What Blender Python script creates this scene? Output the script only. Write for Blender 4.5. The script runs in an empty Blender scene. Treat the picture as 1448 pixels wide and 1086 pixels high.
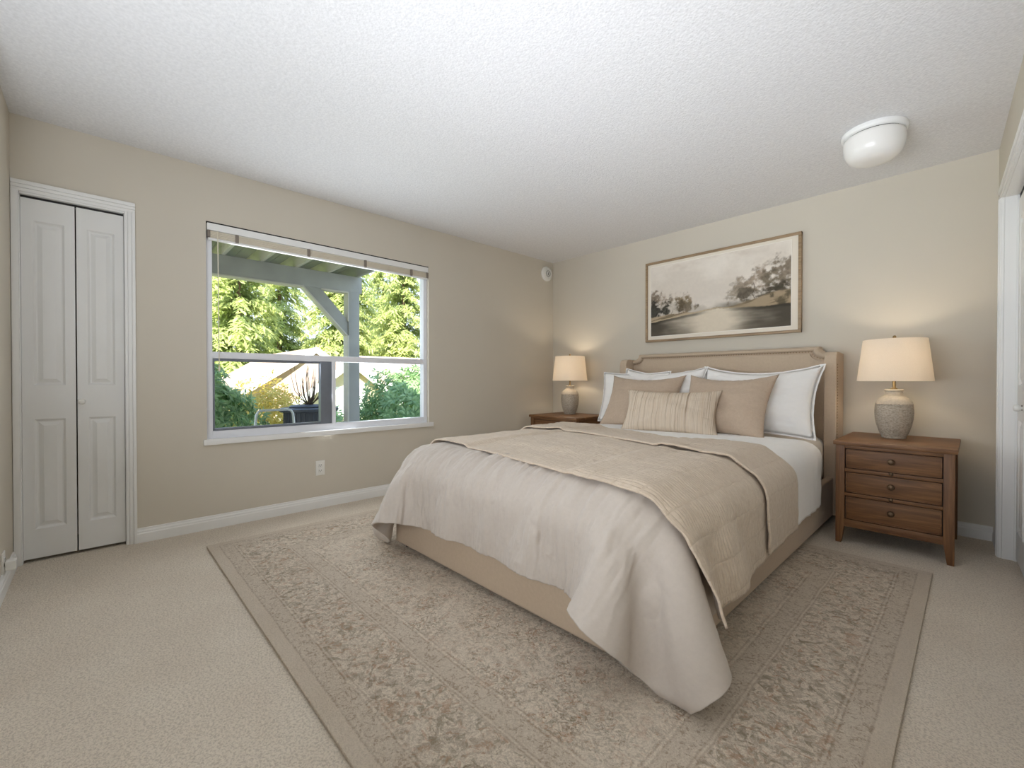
import bpy, bmesh, math, random
import numpy as np
from mathutils import Vector, Matrix, noise as mnoise
sc = bpy.context.scene
COL = sc.collection
PI = math.pi
R = math.radians
random.seed(7)

# ------------------------------------------------------------------ camera
cam_d = bpy.data.cameras.new('camera')
cam_d.sensor_width = 36
cam_d.lens = 36 * 619.5 / 1448
cam_d.clip_start = .02
cam_d.clip_end = 300
cam = bpy.data.objects.new('camera', cam_d)
COL.objects.link(cam)
cam.location = (0, 0, 1.008)
cam.rotation_euler = (R(89.5), 0, R(46.51))
sc.camera = cam

# ------------------------------------------------------------------ world, sun, daylight, exposure
world = bpy.data.worlds.new('sky')
sc.world = world
world.use_nodes = True
wn = world.node_tree
wbg = wn.nodes['Background']
sky_tc = wn.nodes.new('ShaderNodeTexCoord')
sky_sep = wn.nodes.new('ShaderNodeSeparateXYZ')
sky_ramp = wn.nodes.new('ShaderNodeValToRGB')
sky_ramp.color_ramp.elements[0].color = (.86, .92, 1, 1)
sky_ramp.color_ramp.elements[1].position = .7
sky_ramp.color_ramp.elements[1].color = (.42, .62, 1, 1)
wn.links.new(sky_tc.outputs['Generated'], sky_sep.inputs[0])
wn.links.new(sky_sep.outputs['Z'], sky_ramp.inputs[0])
wn.links.new(sky_ramp.outputs[0], wbg.inputs['Color'])
wbg.inputs['Strength'].default_value = 1.9

sun_d = bpy.data.lights.new('sun', 'SUN')
sun_d.energy = 13.5
sun_d.color = (1, .95, .84)
sun_d.angle = R(.6)
sun = bpy.data.objects.new('sun', sun_d)
COL.objects.link(sun)
sun.rotation_euler = Vector((-.62, .52, -.62)).to_track_quat('-Z', 'Y').to_euler()

def area(name, loc, direction, sx, sy, energy, color, spread=180):
    d = bpy.data.lights.new(name, 'AREA')
    d.shape = 'RECTANGLE'
    d.size, d.size_y = sx, sy
    d.energy = energy
    d.color = color
    d.spread = R(spread)
    o = bpy.data.objects.new(name, d)
    COL.objects.link(o)
    o.location = loc
    o.rotation_euler = Vector(direction).to_track_quat('-Z', 'Z').to_euler()
    return o
# daylight falling in through the bedroom window; then three unseen fill lamps added behind the camera
area('window_daylight', (-3.64, 1.41, 1.34), (1, .12, .10), 1.6, 1.3, 23, (.90, .95, 1))
area('rear_fill', (-.8, -1.75, 1.45), (0, 1, .3), 2.4, 1.9, 7, (.88, .93, 1))
area('ceiling_fill', (-.80, -.35, 1.0), (-.10, 2.5, 1.35), 1.9, .5, 9, (.87, .92, 1), 64)
area('upward_fill', (-.95, -.35, .95), (-.05, .9, 1), 1.9, .5, 37, (.87, .92, 1))

sc.view_settings.view_transform = 'Standard'
sc.view_settings.look = 'None'
sc.view_settings.exposure = 0.14
sc.view_settings.gamma = 1
sc.view_settings.use_curve_mapping = False
sc.cycles.max_bounces = 10
sc.cycles.diffuse_bounces = 6
sc.cycles.transparent_max_bounces = 12
sc.cycles.sample_clamp_indirect = 6
sc.cycles.caustics_reflective = False
sc.cycles.caustics_refractive = False

# ------------------------------------------------------------------ node helpers
def lin(c):
    return tuple((x / 255 / 12.92) if x / 255 <= .04045 else ((x / 255 + .055) / 1.055) ** 2.4 for x in c) + (1,)

class NT:
    def __init__(s, name):
        s.m = bpy.data.materials.new(name)
        s.m.use_nodes = True
        s.t = s.m.node_tree
        s.b = s.t.nodes['Principled BSDF']
        s.tc = s.t.nodes.new('ShaderNodeTexCoord')
    def n(s, typ, ins=None, **kw):
        o = s.t.nodes.new('ShaderNode' + typ)
        for k, v in kw.items(): setattr(o, k, v)
        for k, v in (ins or {}).items():
            if hasattr(v, 'links') or hasattr(v, 'is_linked'): s.t.links.new(v, o.inputs[k])
            else: o.inputs[k].default_value = v
        return o
    def mapping(s, src, scale=(1, 1, 1), rot=(0, 0, 0), loc=(0, 0, 0)):
        return s.n('Mapping', {0: src, 'Scale': scale, 'Rotation': rot, 'Location': loc}).outputs[0]
    def noise(s, src, scale, detail=3, rough=.5, dist=0.0):
        return s.n('TexNoise', {'Vector': src, 'Scale': scale, 'Detail': detail, 'Roughness': rough, 'Distortion': dist}).outputs['Fac']
    def ramp(s, fac, stops, interp='LINEAR'):
        r = s.n('ValToRGB', {0: fac})
        cr = r.color_ramp
        cr.interpolation = interp
        while len(cr.elements) < len(stops): cr.elements.new(.5)
        for e, (p, c) in zip(cr.elements, stops):
            e.position = p
            e.color = c if len(c) == 4 else tuple(c) + (1,)
        return r.outputs[0]
    def mix(s, fac, a, b, blend='MIX'):
        o = s.t.nodes.new('ShaderNodeMix')
        o.data_type = 'RGBA'
        o.blend_type = blend
        for i, v in ((0, fac), (6, a), (7, b)):
            if hasattr(v, 'is_linked'): s.t.links.new(v, o.inputs[i])
            else: o.inputs[i].default_value = v
        return o.outputs[2]
    def math(s, op, a, b=0.0, c=0.0):
        o = s.t.nodes.new('ShaderNodeMath')
        o.operation = op
        for i, v in enumerate((a, b, c)):
            if hasattr(v, 'is_linked'): s.t.links.new(v, o.inputs[i])
            else: o.inputs[i].default_value = v
        return o.outputs[0]
    def bump(s, h, strength=.3, dist=.01, normal=None):
        ins = {'Height': h, 'Strength': strength, 'Distance': dist}
        if normal is not None: ins['Normal'] = normal
        return s.n('Bump', ins).outputs[0]
    def set(s, col=None, rough=None, normal=None, **kw):
        for k, v in (('Base Color', col), ('Roughness', rough), ('Normal', normal)):
            if v is None: continue
            if hasattr(v, 'is_linked'): s.t.links.new(v, s.b.inputs[k])
            else: s.b.inputs[k].default_value = v
        for k, v in kw.items(): s.b.inputs[k.replace('_', ' ')].default_value = v
        return s.m

def plain(name, c, rough=.5, var=.05, nscale=8, bscale=0, bstr=.1, bdist=.002, **kw):
    """a paint / metal / plastic with slight mottling and optional fine relief"""
    t = NT(name)
    c = lin(c)
    f = t.noise(t.tc.outputs['Object'], nscale, 4)
    lo = tuple(x * (1 - var) for x in c[:3]) + (1,)
    hi = tuple(min(1, x * (1 + var)) for x in c[:3]) + (1,)
    colr = t.ramp(f, [(.3, lo), (.7, hi)])
    nm = None
    if bscale:
        nm = t.bump(t.noise(t.tc.outputs['Object'], bscale, 3), bstr, bdist)
    return t.set(colr, rough, nm, **kw)

def fabric(name, c, var=.07, weave=900, wstr=.25, soft=30, sstr=.15, uv=False, **kw):
    t = NT(name)
    c = lin(c)
    src = t.tc.outputs['UV' if uv else 'Object']
    a = t.noise(t.mapping(src, (1, .25, 1)), weave * .5, 2)
    b = t.noise(t.mapping(src, (.25, 1, 1)), weave * .5, 2)
    w = t.math('ADD', a, b)
    f = t.noise(src, 60, 5, .7)
    colr = t.ramp(f, [(.3, tuple(x * (1 - var) for x in c[:3])), (.7, tuple(min(1, x * (1 + var)) for x in c[:3]))])
    n1 = t.bump(t.noise(src, soft, 4, .55), sstr, .01)
    n2 = t.bump(w, wstr, .0008, n1)
    return t.set(colr, .92, n2, Sheen_Weight=.15, Specular_IOR_Level=.2, **kw)

M = {}
M['wall'] = plain('wall_paint', (203, 196, 182), .75, .012, 3, 260, .12, .0015)
M['white'] = plain('white_trim_paint', (232, 232, 230), .42, .01, 4)
M['door'] = plain('white_door_paint', (224, 224, 222), .45, .012, 6, 90, .06, .001)
M['plastic'] = plain('white_plastic', (232, 231, 226), .35, .01, 10)
M['vinyl'] = plain('window_vinyl', (226, 228, 234), .35, .01, 10)
M['dark'] = plain('dark_gap', (40, 38, 36), .8, .1)
M['slot'] = plain('socket_slots', (70, 68, 66), .6, .05)
M['brass'] = plain('aged_brass', (150, 125, 85), .35, .1, 30, Metallic=.9)
M['bronze'] = plain('bronze_knob', (104, 84, 64), .4, .12, 40, Metallic=.55)
M['steel'] = plain('screen_frame_metal', (118, 124, 134), .4, .04, 20, Metallic=.4)

t = NT('popcorn_ceiling')
o_ = t.tc.outputs['Object']
g = t.n('TexVoronoi', {'Vector': o_, 'Scale': 95.0}).outputs['Distance']
g2 = t.noise(o_, 140, 4, .6)
h = t.math('ADD', t.math('MULTIPLY', g, -.9), g2)
M['ceiling'] = t.set(t.ramp(t.noise(o_, 70, 4, .6), [(.35, lin((216, 216, 217))), (.65, lin((227, 227, 228)))]), .9, t.bump(h, .38, .004), Specular_IOR_Level=.1)

t = NT('beige_carpet')
o_ = t.tc.outputs['Object']
f1 = t.noise(o_, 3.5, 3)
f2 = t.noise(o_, 150, 3, .65, .6)
f3 = t.noise(o_, 420, 2)
base = t.ramp(f1, [(.3, lin((234, 220, 201))), (.7, lin((241, 229, 211)))])
c2 = t.mix(t.math('MULTIPLY', t.ramp(f2, [(.40, (1, 1, 1)), (.54, (0, 0, 0))]), .5), base, lin((172, 155, 134)))
hh = t.math('ADD', f2, t.math('MULTIPLY', f3, .5))
M['carpet'] = t.set(c2, .97, t.bump(hh, .8, .012), Specular_IOR_Level=.1, Sheen_Weight=.2)

def wood(name, c1, c2, c3, axis=0, scale=1.0, rough=.5):
    t = NT(name)
    sc_ = [14, 14, 14]
    sc_[axis] = .9
    v = t.mapping(t.tc.outputs['Object'], tuple(x * scale for x in sc_))
    w = t.noise(v, 3.0, 6, .62, .8)
    v2 = t.mapping(t.tc.outputs['Object'], tuple(x * 8 * scale if i != axis else 1.5 for i, x in enumerate(sc_)))
    g = t.noise(v2, 2.2, 3, .6)
    colr = t.ramp(w, [(.28, lin(c1)), (.5, lin(c2)), (.74, lin(c3))])
    colr = t.mix(t.math('MULTIPLY', t.ramp(g, [(.36, (1, 1, 1)), (.5, (0, 0, 0))]), .35), colr, lin(c1))
    return t.set(colr, rough, t.bump(g, .2, .0015))
WC = ((86, 54, 29), (118, 80, 46), (146, 105, 66))
M['wood_x'] = wood('oak_grain_across', *WC, axis=0)
M['wood_z'] = wood('oak_grain_upright', *WC, axis=2)
M['wood_y'] = wood('oak_grain_deep', *WC, axis=1)
M['frame_wood'] = wood('picture_frame_wood', (120, 98, 72), (152, 128, 98), (172, 148, 116), axis=0, scale=2)

M['bedframe'] = fabric('bed_upholstery', (192, 173, 151), .05, 1100, .35, 8, .05)
M['bed_vert'] = M['bedframe']
M['duvet'] = fabric('duvet_linen', (190, 180, 170), .035, 1000, .22, 26, .12, uv=True)
M['sheet'] = fabric('white_sheet', (243, 241, 238), .015, 1200, .12, 18, .3, uv=True)
M['mattress'] = fabric('fitted_sheet', (240, 236, 231), .015, 1200, .12, 14, .35)
M['pillow_w'] = fabric('white_pillowcase', (244, 242, 239), .012, 1200, .12, 11, .35)
M['pillow_t'] = fabric('taupe_linen', (187, 167, 147), .06, 900, .4, 12, .2)

t = NT('quilted_cotton')
uv = t.tc.outputs['UV']
sx = t.n('SeparateXYZ', {0: t.n('VectorMath', {0: uv, 1: t.n('VectorMath', {0: t.n('TexNoise', {'Vector': uv, 'Scale': 16.0, 'Detail': 2.0}).outputs['Color'], 3: .018}, operation='SCALE').outputs[0]}, operation='ADD').outputs[0]})
def rows(comp, n, p):
    fr = t.math('FRACT', t.math('MULTIPLY', comp, n))
    d = t.math('ABSOLUTE', t.math('SUBTRACT', fr, .5))
    return t.math('SUBTRACT', 1.0, t.math('POWER', t.math('MULTIPLY', d, 2.0), p))
ra = rows(sx.outputs['Y'], 1 / .019, 4.0)
rb = rows(sx.outputs['X'], 1 / .11, 14.0)
crk = t.noise(t.mapping(uv, (1.6, .7, 1)), 55, 3, .6)
hq = t.math('ADD', t.math('MULTIPLY', t.math('MINIMUM', ra, rb), .8), t.math('MULTIPLY', crk, .9))
cq = t.ramp(t.noise(uv, 45, 4, .7), [(.3, lin((197, 179, 158))), (.7, lin((213, 197, 178)))])
cq = t.mix(t.math('MULTIPLY', t.math('SUBTRACT', 1.0, t.math('MINIMUM', ra, rb)), .14), cq, lin((165, 145, 122)))
M['quilt'] = t.set(cq, .93, t.bump(hq, .6, .005), Specular_IOR_Level=.15, Sheen_Weight=.2)

t = NT('striped_woven')
ob = t.tc.outputs['Object']
s1 = t.noise(t.mapping(ob, (75, .6, .6)), 1.0, 5, .75)
s2 = t.noise(t.mapping(ob, (160, 2, 3)), 1.0, 3, .7)
c = t.ramp(t.math('ADD', t.math('MULTIPLY', s1, .75), t.math('MULTIPLY', s2, .25)),
           [(.36, lin((146, 126, 108))), (.43, lin((182, 163, 142))), (.5, lin((216, 202, 184))), (.58, lin((198, 178, 154))), (.66, lin((220, 207, 191)))])
M['stripe'] = t.set(c, .95, t.bump(s2, .5, .003), Specular_IOR_Level=.15)

t = NT('glazed_stoneware')
o_ = t.tc.outputs['Object']
vv = t.mapping(o_, (1, 1, 2.2))
n1 = t.noise(vv, 85, 5, .7, .5)
n2 = t.noise(t.mapping(o_, (1, 1, 9)), 9, 3)
c = t.ramp(n1, [(.36, lin((138, 127, 110))), (.5, lin((176, 164, 146))), (.66, lin((200, 190, 172)))])
c = t.mix(t.math('MULTIPLY', n2, .3), c, lin((190, 182, 168)))
M['ceramic'] = t.set(c, .55, t.bump(t.math('ADD', n1, n2), .55, .004))
M['ceramic_top'] = plain('pale_glaze', (190, 180, 163), .5, .10, 80, 120, .5, .003)

def mixed(name, build):
    m = bpy.data.materials.new(name)
    m.use_nodes = True
    tr = m.node_tree
    tr.nodes.clear()
    out = tr.nodes.new('ShaderNodeOutputMaterial')
    tr.links.new(build(tr).outputs[0], out.inputs[0])
    return m
def b_shade(tr):
    tc = tr.nodes.new('ShaderNodeTexCoord')
    nz = tr.nodes.new('ShaderNodeTexNoise'); nz.inputs['Scale'].default_value = 300
    tr.links.new(tc.outputs['Object'], nz.inputs['Vector'])
    rp = tr.nodes.new('ShaderNodeValToRGB')
    rp.color_ramp.elements[0].color = lin((236, 227, 213)); rp.color_ramp.elements[1].color = lin((248, 241, 230))
    tr.links.new(nz.outputs['Fac'], rp.inputs[0])
    d = tr.nodes.new('ShaderNodeBsdfDiffuse'); tl = tr.nodes.new('ShaderNodeBsdfTranslucent')
    tr.links.new(rp.outputs[0], d.inputs[0]); tr.links.new(rp.outputs[0], tl.inputs[0])
    mx = tr.nodes.new('ShaderNodeMixShader'); mx.inputs[0].default_value = .42
    tr.links.new(d.outputs[0], mx.inputs[1]); tr.links.new(tl.outputs[0], mx.inputs[2])
    return mx
M['shade'] = mixed('linen_lamp_shade', b_shade)
def b_glass(tr):
    tp = tr.nodes.new('ShaderNodeBsdfTransparent'); tp.inputs[0].default_value = (.96, .98, .98, 1)
    gl = tr.nodes.new('ShaderNodeBsdfGlossy'); gl.inputs['Roughness'].default_value = .03
    lw = tr.nodes.new('ShaderNodeLayerWeight'); lw.inputs[0].default_value = .25
    ml = tr.nodes.new('ShaderNodeMath'); ml.operation = 'MULTIPLY'; ml.inputs[1].default_value = .35
    tr.links.new(lw.outputs['Fresnel'], ml.inputs[0])
    mx = tr.nodes.new('ShaderNodeMixShader')
    tr.links.new(ml.outputs[0], mx.inputs[0]); tr.links.new(tp.outputs[0], mx.inputs[1]); tr.links.new(gl.outputs[0], mx.inputs[2])
    return mx
M['glass'] = mixed('window_glass', b_glass)
def b_bulb(tr):
    e = tr.nodes.new('ShaderNodeEmission'); e.inputs[0].default_value = (1, .84, .64, 1); e.inputs[1].default_value = 14
    return e
M['bulb'] = mixed('lit_bulb', b_bulb)
M['opal'] = plain('opal_glass', (232, 230, 226), .25, .01, 5, Specular_IOR_Level=.5)

# ------------------------------------------------------------------ mesh helpers
def new_bm(): return bmesh.new()

def bx(bm, lo, hi, bev=0.0, seg=2, mat=None):
    """one bevelled box given by two corners"""
    t = bmesh.new()
    bmesh.ops.create_cube(t, size=1)
    for v in t.verts:
        v.co = Vector([(lo[k] + hi[k]) / 2 + v.co[k] * (hi[k] - lo[k]) for k in range(3)])
    if bev: bmesh.ops.bevel(t, geom=t.edges[:], offset=bev, segments=seg, affect='EDGES', profile=.6)
    if mat is not None: t.transform(mat)
    merge(bm, t)

def merge(bm, t):
    me = bpy.data.meshes.new('tmp')
    t.to_mesh(me); t.free()
    bm.from_mesh(me)
    bpy.data.meshes.remove(me)

def lathe(bm, prof, seg=40, mat=None, cx=0, cy=0):
    t = bmesh.new()
    rings = []
    for r, z in prof:
        if r < 1e-6: rings.append([t.verts.new((cx, cy, z))])
        else: rings.append([t.verts.new((cx + r * math.cos(2 * PI * i / seg), cy + r * math.sin(2 * PI * i / seg), z)) for i in range(seg)])
    for a, b in zip(rings, rings[1:]):
        if len(a) == 1 and len(b) == 1: continue
        for i in range(seg):
            j = (i + 1) % seg
            if len(a) == 1: t.faces.new((a[0], b[j], b[i]))
            elif len(b) == 1: t.faces.new((a[i], a[j], b[0]))
            else: t.faces.new((a[i], a[j], b[j], b[i]))
    bmesh.ops.recalc_face_normals(t, faces=t.faces[:])
    if mat is not None: t.transform(mat)
    merge(bm, t)

def tube(bm, pts, r, seg=8, r2=None):
    t = bmesh.new()
    pts = [Vector(p) for p in pts]
    rings = []
    n = len(pts)
    for i, p in enumerate(pts):
        d = (pts[min(i + 1, n - 1)] - pts[max(i - 1, 0)]).normalized()
        a = d.orthogonal().normalized() if i == 0 else (rings_a - d * rings_a.dot(d)).normalized()
        rings_a = a
        b = d.cross(a)
        rr = r if r2 is None else r + (r2 - r) * i / (n - 1)
        rings.append([t.verts.new(p + (a * math.cos(2 * PI * k / seg) + b * math.sin(2 * PI * k / seg)) * rr) for k in range(seg)])
    for a, b in zip(rings, rings[1:]):
        for k in range(seg):
            t.faces.new((a[k], a[(k + 1) % seg], b[(k + 1) % seg], b[k]))
    t.faces.new(rings[0][::-1]); t.faces.new(rings[-1])
    bmesh.ops.recalc_face_normals(t, faces=t.faces[:])
    merge(bm, t)

def prism(bm, pts, axis, a, b, bev=0.0, seg=2, mat=None):
    """polygon pts (2D) extruded along axis from a to b; the other axes keep their order"""
    t = bmesh.new()
    def P(p, s):
        q = list(p); q.insert(axis, s); return q
    va = [t.verts.new(P(p, a)) for p in pts]
    vb = [t.verts.new(P(p, b)) for p in pts]
    n = len(pts)
    t.faces.new(va); t.faces.new(vb[::-1])
    for i in range(n): t.faces.new((va[i], vb[i], vb[(i + 1) % n], va[(i + 1) % n]))
    bmesh.ops.recalc_face_normals(t, faces=t.faces[:])
    if bev: bmesh.ops.bevel(t, geom=[e for e in t.edges], offset=bev, segments=seg, affect='EDGES', profile=.6, clamp_overlap=True)
    if mat is not None: t.transform(mat)
    merge(bm, t)

def obj(name, bm, m, parent=None, smooth=30, shift=None):
    """link bm as ONE mesh object; shift: world position of the parent's root, for meshes laid out in room coordinates"""
    if shift is not None:
        bm.transform(Matrix.Translation(-Vector(shift)))
    me = bpy.data.meshes.new(name)
    bm.to_mesh(me); bm.free()
    if m is not None: me.materials.append(m)
    o = bpy.data.objects.new(name, me)
    COL.objects.link(o)
    if parent is not None: o.parent = parent
    if smooth and len(me.polygons):
        me.polygons.foreach_set('use_smooth', [True] * len(me.polygons))
        me.set_sharp_from_angle(angle=R(smooth))
    return o

def thing(name, label, cat, loc=(0, 0, 0), rz=0.0, group=None):
    o = bpy.data.objects.new(name, None)
    COL.objects.link(o)
    o.empty_display_size = .1
    o.location = loc
    o.rotation_euler = (0, 0, rz)
    return tag(o, label, cat, group)

def tag(o, label, cat, group=None):
    o['label'] = label
    o['category'] = cat
    if group: o['group'] = group
    return o

def struct(o):
    o['kind'] = 'structure'
    return o

def copy_thing(root, loc, rz, label):
    r = root.copy(); COL.objects.link(r)
    r.location = loc; r.rotation_euler = (0, 0, rz); r['label'] = label
    for ch in list(root.children):
        c = ch.copy(); COL.objects.link(c); c.parent = r
        for gch in list(ch.children):
            d = gch.copy(); COL.objects.link(d); d.parent = c
    return r

XW, YN, YS = -3.558, 4.07, -.33
XE = .10
H = 2.44
EA = R(92.2)            # the closet wall runs slightly askew
ELOC = (XE, YN, 0)
def ewall(s, n, z=0):   # s: distance from the bed-wall corner, n: into the room
    c, s_ = math.cos(EA), math.sin(EA)
    return (XE + c * -s + -s_ * n, YN + s_ * -s + c * n, z)

# ================================================================== room shell
def holes_wall(bm, a0, a1, z0, z1, t0, t1, axis, holes):
    """wall slab along one axis, with rectangular openings, cut into blocks"""
    cuts = sorted(set([a0, a1] + [h[0] for h in holes] + [h[1] for h in holes]))
    for s, e in zip(cuts, cuts[1:]):
        spans = [(z0, z1)]
        for h in holes:
            if h[0] <= s + 1e-6 and h[1] >= e - 1e-6:
                ns = []
                for q in spans:
                    if q[0] < h[2]: ns.append((q[0], h[2]))
                    if q[1] > h[3]: ns.append((h[3], q[1]))
                spans = ns
        for q in spans:
            if axis == 'y': bx(bm, (t0, s, q[0]), (t1, e, q[1]))
            else: bx(bm, (s, t0, q[0]), (e, t1, q[1]))

bm = new_bm(); bx(bm, (-3.75, -.48, -.12), (.9, 4.22, 0)); struct(obj('floor', bm, M['carpet'], smooth=0))
bm = new_bm(); bx(bm, (-3.75, -.48, H), (.9, 4.22, H + .12)); struct(obj('ceiling', bm, M['ceiling'], smooth=0))
WIN = (.54, 2.287, .60, 2.08)
DR = (-.303, .133, 0, 2.035)
bm = new_bm(); holes_wall(bm, YS - .15, YN + .15, 0, H, XW - .15, XW, 'y', [WIN, DR]); struct(obj('wall_west', bm, M['wall'], smooth=0))
bm = new_bm(); bx(bm, (XW - .15, YN, 0), (XE + .6, YN + .15, H)); struct(obj('wall_north', bm, M['wall'], smooth=0))
bm = new_bm(); holes_wall(bm, XW, .6, 0, H, YS - .15, YS, 'x', [(-2.7, 0.02, 0, 2.3)]); struct(obj('wall_south', bm, M['wall'], smooth=0))  # wide unseen opening, added to let the fill light in
# closet wall, local frame: x runs back towards the bed wall, y into the room
OP = (-2.22, -.36, 0, 2.04)
bm = new_bm(); holes_wall(bm, -4.55, .0, 0, H, -.12, 0, 'x', [OP])
o = struct(obj('wall_east', bm, M['wall'], smooth=0)); o.location = ELOC; o.rotation_euler = (0, 0, EA)
# an unseen hall added behind the camera for the fill light, and the shallow closets behind the folding doors
bm = new_bm()
bx(bm, (-3.6, -2.1, -.12), (.9, -.48, 0)); bx(bm, (-3.6, -2.1, H), (.9, -.48, H + .12))
bx(bm, (-3.6, -2.2, 0), (.9, -2.1, H)); bx(bm, (-3.7, -2.1, 0), (-3.55, -.48, H)); bx(bm, (.75, -2.1, 0), (.9, -.2, H))
struct(obj('wall_added_hall', bm, plain('hall_paint', (236, 232, 224), .8, .01), smooth=0))
bm = new_bm()
bx(bm, (XW - .5, -.5, 0), (XW - .46, .3, 2.3)); bx(bm, (XW - .5, -.5, 0), (XW - .15, -.46, 2.3)); bx(bm, (XW - .5, .26, 0), (XW - .15, .3, 2.3))
bx(bm, (XW - .5, -.5, 2.26), (XW - .15, .3, 2.3)); bx(bm, (XW - .5, -.5, -.12), (XW - .15, .3, 0))
struct(obj('wall_closet_west', bm, M['wall'], smooth=0))
bm = new_bm()
bx(bm, (-2.4, -.68, 0), (-.1, -.64, 2.3)); bx(bm, (-2.4, -.64, 0), (-2.36, -.12, 2.3)); bx(bm, (-.14, -.64, 0), (-.1, -.12, 2.3)); bx(bm, (-2.4, -.68, 2.26), (-.1, -.12, 2.3))
o = struct(obj('wall_closet_east', bm, M['wall'], smooth=0)); o.location = ELOC; o.rotation_euler = (0, 0, EA)

# baseboards: stepped profile (distance from wall, height)
BP = [(0, 0), (.015, 0), (.015, .055), (.012, .062), (.012, .070), (.007, .078), (.006, .088), (0, .09)]
bm = new_bm(); prism(bm, [(XW + d, z) for d, z in BP], 1, .178, YN); struct(obj('baseboard_west', bm, M['white'], smooth=20))
bm = new_bm(); prism(bm, [(YN - d, z) for d, z in BP], 0, XW + .012, XE - .012); struct(obj('baseboard_north', bm, M['white'], smooth=20))
bm = new_bm(); prism(bm, [(YS + d, z) for d, z in BP], 0, XW + .02, -2.76); struct(obj('baseboard_south', bm, M['white'], smooth=20))
bm = new_bm(); prism(bm, [(d, z) for d, z in BP], 0, -.295, -.014); o = struct(obj('baseboard_east', bm, M['white'], smooth=20)); o.location = ELOC; o.rotation_euler = (0, 0, EA)
bm = new_bm(); bx(bm, (-2.76, YS - .17, 0), (-2.70, YS + .018, 2.36), .004); bx(bm, (.02, YS - .17, 0), (.08, YS + .018, 2.36), .004); bx(bm, (-2.70, YS - .17, 2.3), (.02, YS + .018, 2.36), .004)
struct(obj('trim_3', bm, M['white']))

# moulded casing: three steps across its width
def casing(bm, u0, u1, z0, z1, axis, base, sgn, thick_out=.018, inner=1):
    """upright (u0..u1 wide, z0..z1 high) built of steps; inner: which side is the thin edge (+1: u1)"""
    w = u1 - u0
    steps = [(0, .34, 1.0), (.34, .72, .72), (.72, 1.0, .5)]
    for a, b, k in steps:
        if inner < 0: a, b = 1 - b, 1 - a
        lo, hi = u0 + w * a, u0 + w * b
        d0, d1 = base, base + sgn * thick_out * k
        if axis == 'y': bx(bm, (min(d0, d1), lo, z0), (max(d0, d1), hi, z1), .003, 2)
        else: bx(bm, (lo, min(d0, d1), z0), (hi, max(d0, d1), z1), .003, 2)

bm = new_bm()
casing(bm, DR[1] - .004, .178, 0, 2.035, 'y', XW, 1, inner=-1)
bx(bm, (XW, -.328, 0), (XW + .017, -.300, 2.035), .003)
for a, b, k in ((2.031, 2.050, .5), (2.050, 2.068, .72), (2.068, 2.09, 1.0)):
    bx(bm, (XW, -.328, a), (XW + .018 * k, .178, b), .003)
bx(bm, (XW - .12, DR[0] - .001, 0), (XW, DR[0] + .006, 2.03)); bx(bm, (XW - .12, DR[1] - .006, 0), (XW, DR[1] + .001, 2.03)); bx(bm, (XW - .12, DR[0], 2.022), (XW, DR[1], 2.036))
struct(obj('trim_1', bm, M['white']))

def door_leaf(bm, u0, u1, z0, z1, panels, front, thick, axis, sgn):
    """leaf with raised panels; front: coordinate of the face, sgn: the way it faces"""
    t = bmesh.new()
    # local: u, d (0 front, negative into the leaf), z
    def B(a, b): bx(t, a, b, .0035, 2)
    rows_ = sorted(set((p[2], p[3]) for p in panels))
    cols_ = sorted(set((p[0], p[1]) for p in panels))
    zc = [z0] + [v for r_ in rows_ for v in r_] + [z1]
    for i in range(0, len(zc), 2): bx(t, (u0, -thick, zc[i]), (u1, 0, zc[i + 1]))
    uc = [u0] + [v for c_ in cols_ for v in c_] + [u1]
    for r_ in rows_:
        for i in range(0, len(uc), 2): bx(t, (uc[i], -thick, r_[0]), (uc[i + 1], 0, r_[1]))
    for p in panels:
        a, b, c, d = p
        rings = [(0, 0), (.010, -.011), (.016, -.011), (.034, -.003), (.036, -.002)]
        prev = None
        for ins, dep in rings:
            vs = [t.verts.new(q) for q in ((a + ins, dep, c + ins), (b - ins, dep, c + ins), (b - ins, dep, d - ins), (a + ins, dep, d - ins))]
            if prev:
                for i in range(4): t.faces.new((prev[i], prev[(i + 1) % 4], vs[(i + 1) % 4], vs[i]))
            prev = vs
        t.faces.new(prev)
        bx(t, (a - .002, -thick + .002, c - .002), (b + .002, -.014, d + .002))
    bmesh.ops.recalc_face_normals(t, faces=t.faces[:])
    for v in t.verts:
        u, d, z = v.co
        v.co = (front + sgn * d, u, z) if axis == 'y' else (u, front + sgn * d, z)
    bmesh.ops.recalc_face_normals(t, faces=t.faces[:])
    merge(bm, t)

dr = struct(bpy.data.objects.new('door_1', None)); COL.objects.link(dr); dr.location = (XW, -.08, 0)
for a, b in ((-.296, -.086), (-.080, .125)):
    bm = new_bm()
    door_leaf(bm, a, b, .018, 2.008, [(a + .045, b - .042, .18, .79), (a + .045, b - .042, .98, 1.89)], XW - .022, .03, 'y', 1)
    obj('door_leaf', bm, M['door'], dr, smooth=20, shift=dr.location)
bm = new_bm()
knob = [(0, .034), (.008, .034), (.0145, .030), (.017, .023), (.015, .016), (.008, .011), (.006, .005), (.009, .002), (.011, 0), (0, 0)]
lathe(bm, knob, 24, Matrix.Translation((XW - .022, -.062, .884)) @ Matrix.Rotation(PI / 2, 4, 'Y'))
obj('door_knob', bm, M['plastic'], dr, shift=dr.location, smooth=60)
bm = new_bm(); bx(bm, (XW - .055, -.296, 2.012), (XW - .03, .125, 2.022)); obj('door_track', bm, M['dark'], dr, shift=dr.location)

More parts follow.
